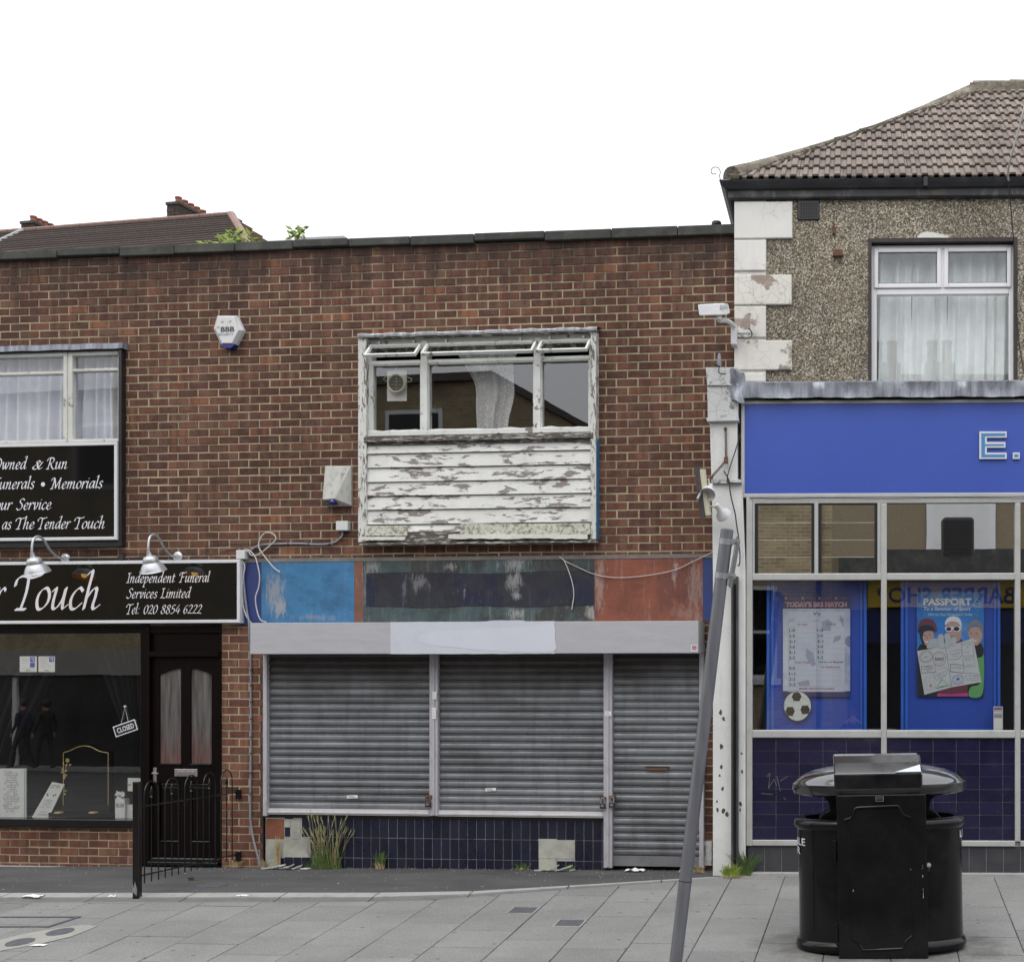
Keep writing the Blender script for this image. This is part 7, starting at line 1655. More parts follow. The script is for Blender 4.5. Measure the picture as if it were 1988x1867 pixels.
P10([(470, 700), (600, 660), (720, 640), (800, 800), (800, 1357), (440, 1357)], .0011, PRINTM, smooth_=False); P10([(425, 1318), (600, 1330), (800, 1312), (805, 1352), (430, 1352)], .0016, PRINTP, smooth_=False)
P10([(800, 800), (870, 720), (940, 700), (1000, 760), (1000, 1357), (800, 1357)], .0012, PRINTK, smooth_=False)
P10([(905, 850), (960, 800), (1000, 850), (1000, 1200), (960, 1357), (820, 1357), (840, 1240), (960, 1180)], .0016, PRINTGR); P10([(860, 760), (930, 690), (985, 740), (990, 850), (930, 880), (890, 860)], .0018, PRINTK)
P10([(232, 560), (300, 545), (375, 560), (385, 640), (350, 710), (300, 730), (255, 695), (228, 620)], .002, SK); P10([(220, 560), (262, 560), (250, 640), (275, 715), (240, 700), (215, 620)], .0027, PRINTK)
P10([(190, 560), (195, 480), (230, 420), (300, 396), (370, 415), (415, 480), (418, 565), (330, 540), (240, 560)], .0034, PRINTM); P10([(192, 568), (215, 500), (290, 478), (360, 490), (400, 550), (310, 548), (240, 572)], .0041, PRINTK)
for x, y in [(278, 605), (335, 598)]: P10(ell(x, y, 12, 5), .003, PRINTK)
P10([(270, 668), (300, 680), (325, 668), (300, 700)], .003, PRINTW); P10([(302, 610), (312, 645), (295, 650)], .003, SK2)
P10([(540, 470), (630, 430), (720, 470), (722, 600), (700, 670), (620, 690), (560, 620)], .002, SK); P10([(526, 480), (530, 430), (570, 385), (630, 370), (690, 388), (722, 440), (726, 510), (690, 455), (620, 432), (560, 450)], .0034, PRINTW)
P10([(528, 505), (620, 500), (712, 498), (718, 535), (690, 560), (640, 555), (620, 530), (600, 555), (550, 558), (530, 535)], .0041, PRINTW); P10(ell(570, 528, 32, 23), .0048, PRINTK); P10(ell(665, 526, 36, 26), .0048, PRINTK)
P10([(590, 600), (625, 612), (655, 600), (625, 630)], .003, SK2); 
P10([(812, 540), (880, 500), (960, 520), (985, 600), (965, 680), (910, 730), (850, 690), (815, 610)], .002, SK); P10([(800, 540), (810, 460), (860, 425), (900, 410), (950, 440), (990, 500), (985, 590), (960, 540), (920, 490), (860, 490), (815, 560)], .0034, HAIRG)
for x, y in [(842, 585), (910, 583)]: P10(ell(x, y, 14, 5), .003, PRINTK)
P10([(875, 655), (905, 668), (930, 650), (900, 680)], .003, PRINTW)
P10([(180, 795), (520, 750), (870, 640), (972, 1180), (610, 1242), (270, 1335)], .0055, PASSP, smooth_=False, name='booklet')
P10([(524, 750), (532, 748), (610, 1242), (602, 1244)], .0062, PRINTG, smooth_=False)
P10([(300, 760), (330, 690), (380, 650), (450, 640), (530, 690), (560, 740), (500, 770), (400, 765)], .0062, GLOVE)
for x, y, rx, ry, r in [(385, 700, 58, 50, .3), (480, 680, 48, 90, -.1), (552, 672, 44, 92, -.06), (628, 680, 34, 56, .1)]: P10(ell(x, y, rx+4, ry+4, r), .0066, PRINTG); P10(ell(x, y, rx, ry, r), .0073, GLOVE)
def ringst(pts, lift, mat, w_=5):
    m = M(); P = [RF.ray(*c10(x, y), OQ+lift) for x, y in pts]; k = w_/3.89/1.6268*RF.sc(1850)*.5; m.tube([(a, -OQ-lift, b) for a, b in P+[P[0]]], k, 4, False); t.part('stamp', m, mat)
def s10(s, x0, x1, yb, cap, mat, bold=.0, rot=0., lift=.0066, shear=0.):
    m = M(); a, b = c10(x0, yb), c10(x1, yb); sans(m, s, RF, a[0], b[0], a[1], cap/3.89/1.6268, OQ+lift, bold, shear, rot); return t.part('lettering', m, mat)
ringst(ell(293, 868, 82, 70, -.35), .0062, PRINTM); ringst(ell(293, 868, 62, 50, -.35), .0062, PRINTM, 3); s10('2011', 268, 318, 880, 20, PRINTM, .01, .3)
ringst(ell(453, 893, 78, 88), .0062, PRINTM); ringst(ell(453, 893, 54, 62), .0062, PRINTM, 3); P10([(398, 878), (508, 878), (508, 912), (398, 912)], .0064, PRINTM, smooth_=False); s10('EPSOM', 405, 502, 906, 22, PASSP, .02, 0, .0076)
ringst([(722, 695), (866, 682), (878, 850), (738, 860)], .0062, PRINTG); s10('THE OPEN', 732, 852, 725, 14, PRINTG, .01, .03); ringst([(790, 745), (800, 765), (812, 745)], .0062, PRINTM, 3); s10('GOLF', 770, 830, 820, 14, PRINTG, 0, .03)
ringst([(552, 850), (580, 800), (720, 775), (736, 840), (700, 890), (570, 905)], .0062, PRINTG); s10('THE ECLIPSE', 585, 710, 838, 15, PRINTG, .01, .12); s10('STAKES', 615, 685, 868, 15, PRINTG, .01, .1)
ringst([(738, 890), (880, 872), (896, 980), (755, 1000)], .0062, PRINTG); s10('ROYAL', 768, 852, 912, 16, PRINTG, .015, .1); s10('ASCOT', 785, 860, 980, 16, PRINTG, .015, .1)
ringst([(592, 958), (757, 972), (752, 1070), (588, 1050)], .0062, PRINT, 6); s10('US OPEN', 606, 738, 1012, 20, PRINTG, .02, -.06)
ringst([(235, 985), (405, 970), (408, 1055), (235, 1070)], .0062, PRINTM); s10('THE ENGLISH', 275, 362, 1000, 11, PRINTM, .01, .05); s10('GREYHOUND DERBY', 258, 385, 1022, 11, PRINTM, .01, .05); s10('2011', 300, 345, 1045, 11, PRINTM, .01, .05)
ringst([(378, 1080), (410, 1040), (520, 995), (560, 1040), (530, 1100), (420, 1158)], .0062, PRINTG); s10('THE IRISH OAKS', 400, 535, 1080, 17, PRINTG, .01, .4); s10('MEETING', 430, 520, 1110, 15, PRINTG, .01, .4)
ringst([(768, 1100), (785, 1062), (930, 1080), (940, 1110), (925, 1160), (795, 1150)], .0062, PRINTG); s10('THE IRISH DERBY', 785, 928, 1108, 13, PRINTG, .01, -.08); s10('MEETING', 815, 900, 1138, 13, PRINTG, .01, -.05)
ringst(ell(682, 1148, 72, 56, -.2), .0062, PRINTB); ringst(ell(682, 1148, 54, 40, -.2), .0062, PRINTB, 3)
for dx, dy in [(-12, 4), (0, -14), (12, 0)]: P10(ell(682+dx, 1146+dy, 11, 11), .0066, PRINTB)
ringst([(485, 1145), (590, 1218), (408, 1258)], .0062, PRINTGR, 9); s10('HENLEY', 440, 555, 1238, 16, PRINTGR, .02, .2); ringst([(268, 1135), (380, 1105), (410, 1250), (300, 1282)], .0062, PRINTT, 3); P10(ell(347, 1222, 18, 20), .0064, PRINTT)
s10('PASSPORT', 258, 850, 232, 78, PRINTW, .035, 0, .002); s10('To a Summer of Sport', 262, 838, 298, 40, PRINTW, .02, 0, .002, .2)
P10([(256, 350), (262, 322), (300, 320), (890, 328), (930, 340), (932, 362), (915, 384), (300, 374), (262, 370)], .001, BLUELIGHT); s10('Pick Up Your Scratchcard Today', 320, 862, 362, 26, PRINTW, .0, 0, .0022, .15)
ringst([(918, 158), (970, 232), (918, 308), (866, 230)], .002, PRINTW, 4); ringst([(875, 235), (895, 205), (925, 215), (965, 215), (940, 232), (960, 245), (920, 262), (890, 240)], .002, PRINTW, 5)
def mark(o_): return o_
t = T('betting_receipt', 'narrow printed slip propped at the right of the shop window', 'slip', RF, (RF.u(1938, .2), -.2, .95))
m = M(); pbox(m, RF, *c10(1120, 1480), *c10(1234, 1765), .24, .236); t.part('paper', m, PAPER)
for y0, y1, mt_ in [(1490, 1502, PRINTR), (1505, 1516, PRINTB), (1526, 1534, PRINTR), (1560, 1568, PRINTT), (1575, 1620, PRINTG)]:
    m = M(); pbox(m, RF, *c10(1125, y0), *c10(1226, y1), .2415, .24); t.part('print', m, mt_)
# ventilator fan in the transom
t = T('extractor_grille', 'black square extractor grille with rounded corners in the shop transom', 'vent', RF, (RF.u(1860, OWF), -OWF, RF.z(1860, 1078, OWF)))
def rr2(x0, y0, x1, y1, r, n=5):
    out = []
    for cx_, cy_, a0 in [(x1-r, y0+r, -90), (x1-r, y1-r, 0), (x0+r, y1-r, 90), (x0+r, y0+r, 180)]:
        for k in range(n+1): a = rad(a0+90*k/n); out.append((cx_+math.cos(a)*r, cy_+math.sin(a)*r))
    return out
m = M(); m.prism([RF.ray(x, y, OWF) for x, y in rr2(1828.5, 1003.5, 1891, 1078, 8)], -OWF-.02, -OWF+.05); t.part('housing', m, BLACKF, bevel=.008)
m = M()
for k in range(21):
    y = 1009+k*3.15; pbox(m, RF, 1833, y, 1887, y+1.5, OWF+.032, OWF+.02)
t.part('grille_slats', m, BLACKF)
# antennas, cables, camera, spotlights on the corner
t = T('security_camera', 'white bullet security camera with printed side, bracketed to the corner', 'security camera', RF, (-.05, -.4, RF.z(1420, 620, .3)))
def cc(x, y): return c5(x, y)
O_ = .42
m = M()
fr_ = [cc(122, 145), cc(180, 155), cc(188, 225), cc(132, 225)]
bk_ = [cc(150, 137), cc(345, 137), cc(368, 205), cc(188, 232)]
def pt(p, off): u, z = RF.ray(p[0], p[1], off); return (u, -off, z)
A = [pt(cc(120, 142), .54), pt(cc(178, 150), .44), pt(cc(186, 228), .44), pt(cc(133, 229), .54)]
Bk = [pt(cc(318, 133), .42), pt(cc(352, 138), .32), pt(cc(368, 208), .32), pt(cc(345, 222), .42)]
m.add(A+Bk, [(0, 3, 2, 1), (0, 1, 5, 4), (1, 2, 6, 5), (2, 3, 7, 6), (3, 0, 4, 7), (4, 5, 6, 7)]); t.part('body', m, WHITEPL, bevel=.012)
m = M(); cA = sum((Vector(p) for p in A), Vector())/4; m.add([tuple(cA+(Vector(p)-cA)*.72+Vector((-.012, -.02, 0))) for p in A], [(0, 3, 2, 1)]); t.part('lens_window', m, BLACKP)
m = M(); m.add([pt(cc(205, 158), .45), pt(cc(205, 190), .45), pt(cc(280, 185), .40), pt(cc(280, 155), .40)], [(0, 1, 2, 3)]); m.v = [(x, y-.012, z) for x, y, z in m.v]; t.part('side_print', m, PRINTG)
m = M(); m.add([pt(cc(290, 180), .39), pt(cc(290, 190), .39), pt(cc(350, 188), .34), pt(cc(348, 178), .34)], [(0, 1, 2, 3)]); m.v = [(x, y-.013, z) for x, y, z in m.v]; t.part('side_print', m, PRINTGR)
m = M(); place(m, font2d('01622', .01), RF, cc(290, 0)[0], cc(345, 0)[0], cc(0, 165)[1], 5, .455, CAP); place(m, font2d('844244', .01), RF, cc(290, 0)[0], cc(345, 0)[0], cc(0, 180)[1], 3.6, .455, CAP); t.part('side_print', m, PRINT)
m = M(); a = pt(cc(280, 235), .40); m.tube(cat([a, pt(cc(285, 262), .38), pt(cc(330, 262), .3), pt(cc(375, 285), .18), pt(cc(402, 320), .1)], 5), .024, 10); m.lathe([(.03, -.03), (.03, .03)], a, (0, 0, 1), 14); t.part('bracket', m, WHITEPL, smooth=True)
m = M(); a, b = pt(cc(370, 300), .12), pt(cc(400, 440), .12); m.box(a[0], b[0]+.02, -.14, .1, b[2], a[2]); t.part('wall_plate', m, WHITEPL, bevel=.006)
t = T('wire_box', 'small pale open box with black wire on the narrow quoin', 'junction box', RF, (.2, -.05, RF.z(1445, 650)))
m = M(); m.add([pt(cc(513, 285), .04), pt(cc(543, 305), .1), pt(cc(543, 362), .1), pt(cc(513, 348), .04)], [(0, 3, 2, 1)]); pbox(m, RF, *cc(412, 330), *cc(518, 353), .045, .03); t.part('box', m, WHITEPL)
m = M(); m.tube(cat([pt(cc(*q_), .08) for q_ in [(500, 320), (518, 340), (522, 375), (480, 395), (405, 382)]], 5), .006, 6); t.part('wire', m, WIREB)
t = T('spotlight_pair', 'pair of cream floodlights on a dark bar fixed to the pilaster edge', 'floodlight', RF, (-.2, -.45, RF.z(1372, 955)))
m = M(); m.add([pt(p, o) for p, o in [(cc(98, 1338), .7), (cc(140, 1335), .66), (cc(185, 1712), .66), (cc(145, 1716), .7), (cc(98, 1338), .66), (cc(140, 1335), .6), (cc(185, 1712), .6), (cc(145, 1716), .66)]], [(0, 3, 2, 1), (1, 2, 6, 5), (4, 5, 6, 7), (0, 1, 5, 4), (3, 7, 6, 2)]); t.part('mounting_board', m, DARKMET)
m = M(); m.tube(cat([pt(cc(152, 1362), .62), pt(cc(160, 1450), .62), pt(cc(182, 1610), .62), pt(cc(196, 1700), .62)], 4), .045, 10); t.part('base_plate', m, CREAMPL, smooth=True)
def spot(px, py, ax, label, off=.62):
    c = Vector(pt((px, py), off)); m = M(); m.lathe([(.0001, -.07), (.022, -.065), (.03, -.02), (.034, .02), (.07, .06), (.078, .10), (.074, .10), (.06, .06), (.0001, .03)], c, ax, 20, False); t.part('lamp_head', m, WHITEPL, smooth=True, label=label); return c
a = spot(*cc(212, 1500), (-.08, -.6, -.55), 'upper open-faced lamp'); b = spot(*cc(285, 1650), (.35, .55, -.5), 'lower lamp turned away')
m = M(); m.tube([pt(cc(175, 1450), .62), pt(cc(205, 1425), .62), a], .01, 6); m.tube([pt(cc(195, 1632), .62), pt(cc(240, 1632), .62), b], .01, 6); t.part('swivel_arm', m, CREAMPL); m = M(); m.tube([pt(cc(155, 1515), .66), pt(cc(122, 1578), .74)], .013, 8); t.part('sensor', m, GALV)
t = T('rusty_chain', 'rusty chain hooked on the pilaster and slanting down to the left', 'chain', RF, (-.1, -.45, RF.z(1409, 845)))
m = M(); ch = cat([pt(cc(*q_), .44) for q_ in [(330, 1060), (333, 1150), (334, 1240), (332, 1290), (290, 1345), (240, 1400), (228, 1425)]], 6)
for k in range(0, len(ch)-1):
    a, b = ch[k], ch[k+1]; d = (b-a).normalized(); s_ = d.cross(Vector((0, 1, 0) if k % 2 else (.7, .7, 0))).normalized()*.009; m.tube([a-d*.006+s_, b+d*.006+s_, b+d*.006-s_, a-d*.006-s_, a-d*.006+s_], .0035, 5, False)
t.part('links', m, RUST, kind='stuff'); m = M(); a = Vector(pt(cc(330, 1062), .42)); m.lathe([(.0001, 0), (.02, .003), (.02, .02), (.0001, .03)], a, (0, -1, 0), 10); a = Vector(pt(cc(335, 1295), .42)); m.box(a.x-.02, a.x+.02, a.y-.03, a.y, a.z-.03, a.z+.035); t.part('hook', m, RUST, bevel=.005)
t = T('antenna_stub', 'grey cable joint standing on the pilaster top with thin wire above', 'aerial joint', RF, (-.15, -.4, RF.z(1397, 710, OP)))
m = M(); a = pt(cc(284, 600), OP); m.lathe([(.02, 0), (.022, .03), (.02, .07), (.016, .1), (.01, .13)], a, (0, 0, 1), 12); t.part('joint', m, CONDUIT, smooth=True); m = M(); m.tube([pt(cc(286, 510), OP), pt(cc(288, 200), OP), pt(cc(296, -420), OP)], .0018, 4); m.tube(cat([pt(cc(285, 600), OP+.08), pt(cc(280, 640), OP+.1), (pt(cc(300, 655), OP+.1)), pt(cc(335, 655), OP+.1)], 4), .006, 6); m.tube(cat([pt(cc(285, 600), OP+.08), pt(cc(250, 585), OP+.1), pt(cc(235, 575), OP+.08)], 4), .008, 6); t.part('wire', m, WIREB)
m = M(); m.tube(cat([pt(cc(*q_), OP+.03) for q_ in [(440, 1100), (400, 1230), (360, 1350), (342, 1430), (355, 1455), (450, 1460)]], 6), .006, 6); m.tube(cat([pt(cc(*q_), OP+.03) for q_ in [(318, 1370), (355, 1440), (365, 1530), (385, 1620), (402, 1690), (412, 1770), (425, 1850), (430, 1920), (436, 1990), (432, 2060), (418, 2065)]], 6), .007, 6)
single('black_wires', 'black wires running down the white pilaster', 'cable', m, WIREB, RF, pt(cc(400, 1500), OP))
m = M(); m.tube(cat([pt(p, o) for p, o in [((1996, 190), 1.2), ((1987, 215), 1.2), ((1975, 262), 1.1), ((1964, 300), 1.), ((1957, 335), .8), ((1958, 350), .6)]], 6), .010, 6)
single('white_roof_cable', 'white cable dropping over the tiled roof at the right', 'cable', m, WIRE, RF, pt((1960, 335), .8), smooth=True)
m = M(); m.tube(cat([pt(p, o) for p, o in [((1958, 350), .6), ((1962, 400), .3), ((1968, 470), .06), ((1972, 560), .03), ((1977, 650), .02), ((1984, 700), .02), ((1990, 730), .02)]], 6), .006, 6)
single('black_wall_cable', 'black cable hanging from the gutter down past the plastic window', 'cable', m, WIREB, RF, pt((1970, 480), .06))
m = M(); m.tube(cat(ppath(RF, [(1455, 966.5), (1520, 968.5), (1600, 966.5), (1720, 968), (1850, 966), (1995, 968)], OS2+.015), 6), .004, 5); single('thin_black_cable', 'thin black cable along the foot of the blue sign', 'cable', m, WIREB, RF, ppath(RF, [(1600, 967)], OS2)[0])
m = M(); 
for a_, b_ in [((1488, 1508), (1495, 1500)), ((1495, 1500), (1492, 1530)), ((1492, 1530), (1502, 1512)), ((1502, 1512), (1508, 1525)), ((1508, 1506), (1515, 1535)), ((1515, 1515), (1530, 1506)), ((1478, 1540), (1500, 1541)), ((1521, 1548), (1526, 1552))]:
    a, b = pt(a_, OW+.006), pt(b_, OW+.006); m.tube([a, b], .0012, 4)
single('scratched_graffiti', 'faint white scribble scratched on the navy tiles', 'graffiti', m, PLASTER, RF, pt((1500, 1520), OW+.005))
m = M(); p = ppath(LF, [(1373, 1657)], .02)[0]; m.box(p[0]-.035, p[0]+.05, -.03, 0, p[2]-.12, p[2]+.13, .004); single('pale_meter_plate', 'small chipped pale plate low on the brick beside the pilaster', 'plate', m, PILDIRTY, LF, p)
# ================================================================ LITTER BIN
BX, BY = (1711-CX)/F*10.12, 10.12; BZ = gz(9.8)
t = T('litter_bin', 'black cast double litter bin with domed lid and central door panel', 'litter bin', WF, (BX, BY, BZ))
zF = lambda y, Y=9.76: H-(y-CY)/F*Y
BW, BD = .665, .365
def ringp(w_, d_, z, n=56, e=2.5):
    out = []
    for k in range(n):
        a = 2*math.pi*k/n; c, s = math.cos(a), math.sin(a)
        out.append((BX+math.copysign(abs(c)**(2/e), c)*w_, BY+math.copysign(abs(s)**(2/e), s)*d_, z))
    return out
def loft(rings, cap0=True, cap1=True):
    m = M(); n = len(rings[0]); vs = [p for r in rings for p in r]
    fs = [(i*n+k, i*n+(k+1) % n, (i+1)*n+(k+1) % n, (i+1)*n+k) for i in range(len(rings)-1) for k in range(n)]
    if cap0: fs.append(tuple(range(n-1, -1, -1)))
    if cap1: fs.append(tuple((len(rings)-1)*n+k for k in range(n)))
    return m.add(vs, fs)
def binpaint(name, coat):
    BINP = Mt(name, .2, spec=.28+.7*coat); BINP.b.inputs['Coat Weight'].default_value = coat; BINP.b.inputs['Coat Roughness'].default_value = .08
    BINP.col(BINP.mix(BINP.ramp(BINP.noise(55, 4, .8), [(.70, 0.), (.74, .6)]), BINP.ramp(BINP.noise(3, 5, .65), [(.35, (.005, .005, .0055)), (.75, (.012, .0115, .011))]), (.16, .15, .14)))
    BINP.rough(BINP.ramp(BINP.noise(6, 5, .65), [(.3, .07), (.7, .24)])); BINP.bump(BINP.noise(26, 3), .06, .003); return BINP.m
BINP = binpaint('black_bin_paint', 0.); BINP2 = binpaint('glossy_black_lid_paint', 1.)
zb0, zbead0, zbead1, zrim0, zrim1 = BZ, zF(1852), zF(1833), zF(1606), zF(1594)
t.part('plinth', loft([ringp(.56, .30, zb0-.02), ringp(.56, .30, zbead0+.02)]), BINP, smooth=True)
rg = [ringp(BW-.03, BD-.03, zbead0-.01), ringp(BW+.0, BD+.0, zbead0+.005), ringp(BW+.012, BD+.012, zbead0+.035), ringp(BW+.006, BD+.006, zbead1-.01), ringp(BW-.015, BD-.015, zbead1+.008),
      ringp(BW-.018, BD-.018, (zbead1+zrim0)/2), ringp(BW-.012, BD-.012, zrim0-.03), ringp(BW+.0, BD, zrim0-.018), ringp(BW+.014, BD+.014, zrim0), ringp(BW+.014, BD+.014, zrim0+.03), ringp(BW+.0, BD+.0, zrim1+.0), ringp(BW-.02, BD-.02, zrim1+.008), ringp(BW-.075, BD-.07, zrim1+.006), ringp(BW-.085, BD-.08, zrim1-.04), ringp(BW-.09, BD-.085, zrim1-.4)]
BODY = t.part('body', loft(rg), BINP, smooth=True)
zl0, zl1 = zF(1546), zF(1521)
prof_ = [(.95, zl0+.0), (1., zl0+.012), (1.02, zl0+.045), (1.015, zl1-.012), (.985, zl1+.0), (.97, zl1+.012), (.9, zl1+.05), (.78, zl1+.085), (.6, zl1+.112), (.35, zl1+.13), (.08, zl1+.136)]
t.part('lid', loft([ringp((BW+.01)*a if a > .9 else (BW+.01)*a, (BD+.01)*a, z, e=2.3 if a > .9 else 2.2) for a, z in prof_]), BINP2, smooth=True)
HW0, HW1 = (1619.8-1711)/F*9.75, (1792-1711)/F*9.75
zh0, zh1, zh2, zh3 = zF(1533), zF(1500.5), zF(1474, 9.95), zF(1467.5, 10.12)
yf = BY-BD-.018
m = M(); P = [(yf, zh0), (yf, zh1), (yf+.14, (zh1+zh2)/2+.03), (yf+.25, zh2+.035), (BY-.08, zh3+.0), (BY+.08, zh3), (2*BY-yf-.25, zh2+.035), (2*BY-yf-.14, (zh1+zh2)/2+.03), (2*BY-yf, zh1), (2*BY-yf, zh0)]
n = len(P); m.add([(BX+HW0, y, z) for y, z in P]+[(BX+HW1, y, z) for y, z in P], [tuple(range(n)), tuple(range(2*n-1, n-1, -1))]+[(i, (i+1) % n, (i+1) % n+n, i+n)[::-1] for i in range(n)])
t.part('hood', m, BINP2, bevel=.012)
m = M(); a = Vector((BX+HW1-.012, yf-.001, zh1+.004)); b = Vector((BX+HW1-.012, yf+.14, (zh1+zh2)/2+.03)); d = (b-a); nrm = Vector((0, -d.z, d.y)).normalized()*.003
q = [a+d*.04, a+d*.04+Vector((-.2, 0, 0)), a+d*.72]; m.add([p+nrm for p in q], [(0, 2, 1)]); t.part('white_sticker', m, PASSP)
# pillar with raised door panel
pw0, pw1 = (1624-1711)/F*9.73, (1797.5-1711)/F*9.73; yp = BY-BD-.035
m = M(); m.box(BX+pw0, BX+pw1, yp, 2*BY-yp, zF(1861, 9.73), zl0+.02); t.part('centre_pillar', m, BINP, bevel=.008)
c7_ = lambda x, y: (1413.8+x/3.463, 1383+y/3.463)
def pb(x, y): a, b = c7_(x, y); return (((a-CX)/F*9.73), yp-.002, H-(b-CY)/F*9.73)
for pts in [[(795, 714), (830, 705), (848, 690), (860, 660), (868, 640), (885, 634), (1150, 626), (1162, 634), (1172, 660), (1195, 690), (1238, 708)], [(832, 1508), (850, 1524), (880, 1540), (895, 1565), (905, 1590), (1020, 1588), (1172, 1583), (1182, 1560), (1200, 1530), (1240, 1500)]]:
    m = M(); m.tube([pb(*p) for p in pts], .0095, 8); t.part('raised_moulding', m, BINP, smooth=True)
m = M(); m.tube([pb(820, 720), pb(826, 1500)], .004, 6); m.tube([pb(1240, 712), pb(1246, 1500)], .004, 6); t.part('door_edge', m, BINP)
m = M(); a, b = pb(1007, 594), pb(1060, 561); m.box(a[0], b[0], yp-.004, yp, a[2], b[2]); t.part('maker_plate', m, BINP, bevel=.001); m = M()
for y in (563, 576, 592): a, b = pb(1010, y+1), pb(1057, y-1); m.box(a[0], b[0], yp-.0055, yp-.004, a[2], b[2])
for x in (1008, 1059): a, b = pb(x-1, 593), pb(x+1, 562); m.box(a[0], b[0], yp-.0055, yp-.004, a[2], b[2])
t.part('plate_edges', m, PRINTG)
def bs_(x, y, Y=9.78): a, b = c7_(x, y); return ((a-CX)/F*Y, Y, H-(b-CY)/F*Y)
for xs, y0, y1 in [(727, 845, 1000), (732, 1398, 1548), (1327, 800, 990)]:
    a, b = bs_(xs, y0), bs_(xs, y1); m = M(); m.box(a[0]-.009, a[0]+.009, yp+.01, yp+.06, b[2], a[2]); t.part('hinge', m, BINP, bevel=.004)
a = bs_(1353, 1025); m = M(); m.lathe([(.018, 0), (.022, .015), (.014, .035), (.0001, .04)], (a[0], yp+.035, a[2]), (0, -1, 0), 14); t.part('door_knob', m, GALV, smooth=True)
a = bs_(1353, 1052); m = M(); m.box(a[0]-.008, a[0]+.008, yp+.018, yp+.04, a[2]-.015, a[2]+.015); t.part('lock_plate', m, DARKMET)
m = M()
for x0, x1, y0, y1 in [(1314, 1318, 1040, 1130), (1316, 1319, 1140, 1300), (1240, 1243, 870, 1040), (1233, 1240, 1045, 1062), (845, 851, 1185, 1198)]:
    a, b = pb(x0, y1), pb(x1, y0)
    for k in range(6):
        z = a[2]+(b[2]-a[2])*rnd.random(); m.box(a[0], a[0]+(b[0]-a[0])*rnd.uniform(.3, 1), yp-.0012, yp, z, z+(b[2]-a[2])*rnd.uniform(.05, .2))
t.part('paint_scratches', m, PAPER, kind='stuff')
for s_ in (-1, 1):                                   # brackets between body and lid
    x = BX+(pw1+.06 if s_ > 0 else pw0-.06); m = M()
    P = [(x+s_*.06, zl0+.02), (x+s_*.05, zl0-.01), (x+s_*.0, zl0-.06), (x-s_*.01, zl0-.12), (x+s_*.03, zrim1+.05), (x+s_*.08, zrim1+.0), (x+s_*.08, zrim1-.05), (x-s_*.08, zrim1-.05), (x-s_*.08, zl0+.02)]
    m.prism(P, BY-.12, BY+.12); t.part('bracket', m, BINP, bevel=.006)
# curved raised lettering on the ends
def curved(s, a0, a1, zb_, cap, left):
    vs, fs = font2d(s, .01); lo = min(v[0] for v in vs); hi = max(v[0] for v in vs); R_ = ringp(BW-.010, BD-.010, 0, 720)
    cum = [0]
    for k in range(720): p, q = R_[k], R_[(k+1) % 720]; cum.append(cum[-1]+math.hypot(p[0]-q[0], p[1]-q[1]))
    tot = cum[-1]; import bisect
    m = M(); out = []
    for x, y in vs:
        tt = (x-lo)/(hi-lo); ar = (a0+(a1-a0)*tt) % tot; k = min(bisect.bisect(cum, ar)-1, 719); f = (ar-cum[k])/(cum[k+1]-cum[k]); p, q = R_[k], R_[(k+1) % 720]
        px, py = p[0]+(q[0]-p[0])*f, p[1]+(q[1]-p[1])*f; nx, ny = (q[1]-p[1]), -(q[0]-p[0]); l = math.hypot(nx, ny); out.append((px+nx/l*.0015, py+ny/l*.0015, zb_+y*cap/CAP))
    m.add(out, fs); return m
tot = 0; R_ = ringp(BW-.010, BD-.010, 0, 720)
for k in range(720): p, q_ = R_[k], R_[(k+1) % 720]; tot += math.hypot(p[0]-q_[0], p[1]-q_[1])
half = tot/2
t.part('lettering', curved('RECYCLABLE', half-.43, half+.215, zF(1644), .055, True), LETTER); t.part('lettering', curved('PAPER', half-.2, half+.145, zF(1662), .055, True), LETTER)
t.part('lettering', curved('LITTER', tot-.16, tot+.16, zF(1633), .055, False), LETTER)
t.o.rotation_euler = (0, rad(-.9), 0)
# ================================================================ LEANING POLE
YP = 9.5
def pp(x, y, Y=YP): return Vector(((x-CX)/F*Y, Y, H-(y-CY)/F*Y))
top, low = pp(1411.5, 1030), pp(1311.5, 1869)
d = (low-top).normalized(); base = top+d*((top.z-gz(YP))/-d.z); rP = 12.6/F*YP
t = T('leaning_pole', 'grey round steel sign pole leaning left in front of the white pilaster', 'pole', WF, tuple(base))
m = M(); m.tube([base-Vector((0, 0, 0))+d*.02, top], rP, 28); t.part('shaft', m, POLE, smooth=True)
m = M(); m.tube([top+d*.0, top-d*.006], rP*1.02, 28); m.tube([top-d*.006, top-d*.012], rP*.9, 28); t.part('cap', m, std('grey_pole_cap', (.2, .2, .22), .5, .1, 5), smooth=True)
for (x, y) in [(1408, 1052), (1390.5, 1118)]:
    s_ = ((H-(y-CY)/F*YP)-top.z)/d.z; c = top+d*s_; m = M(); m.tube([c-d*.022, c+d*.022], rP*1.05, 28)
    e = c+Vector((rP*1., -.01, .0)); m.box(e.x-.01, e.x+.055, e.y-.02, e.y+.02, e.z-.02, e.z+.02); m.tube([e+Vector((.03, -.04, 0)), e+Vector((.03, .04, 0))], .008, 8); t.part('clamp', m, GALV, smooth=True)
s_ = ((H-(1709-CY)/F*YP)-top.z)/d.z; c = top+d*s_; m = M(); m.tube([c-d*.002, c+d*.004], rP*1.02, 28); t.part('dark_ring', m, WIREB)
m = M(); m.tube([top+d*((H-(1869-CY)/F*YP-top.z)/d.z+.0), base], rP*1.15, 28); t.part('base_collar', m, POLE, smooth=True)
a, b = pp(1431, 1050), pp(1414, 1128); m = M()
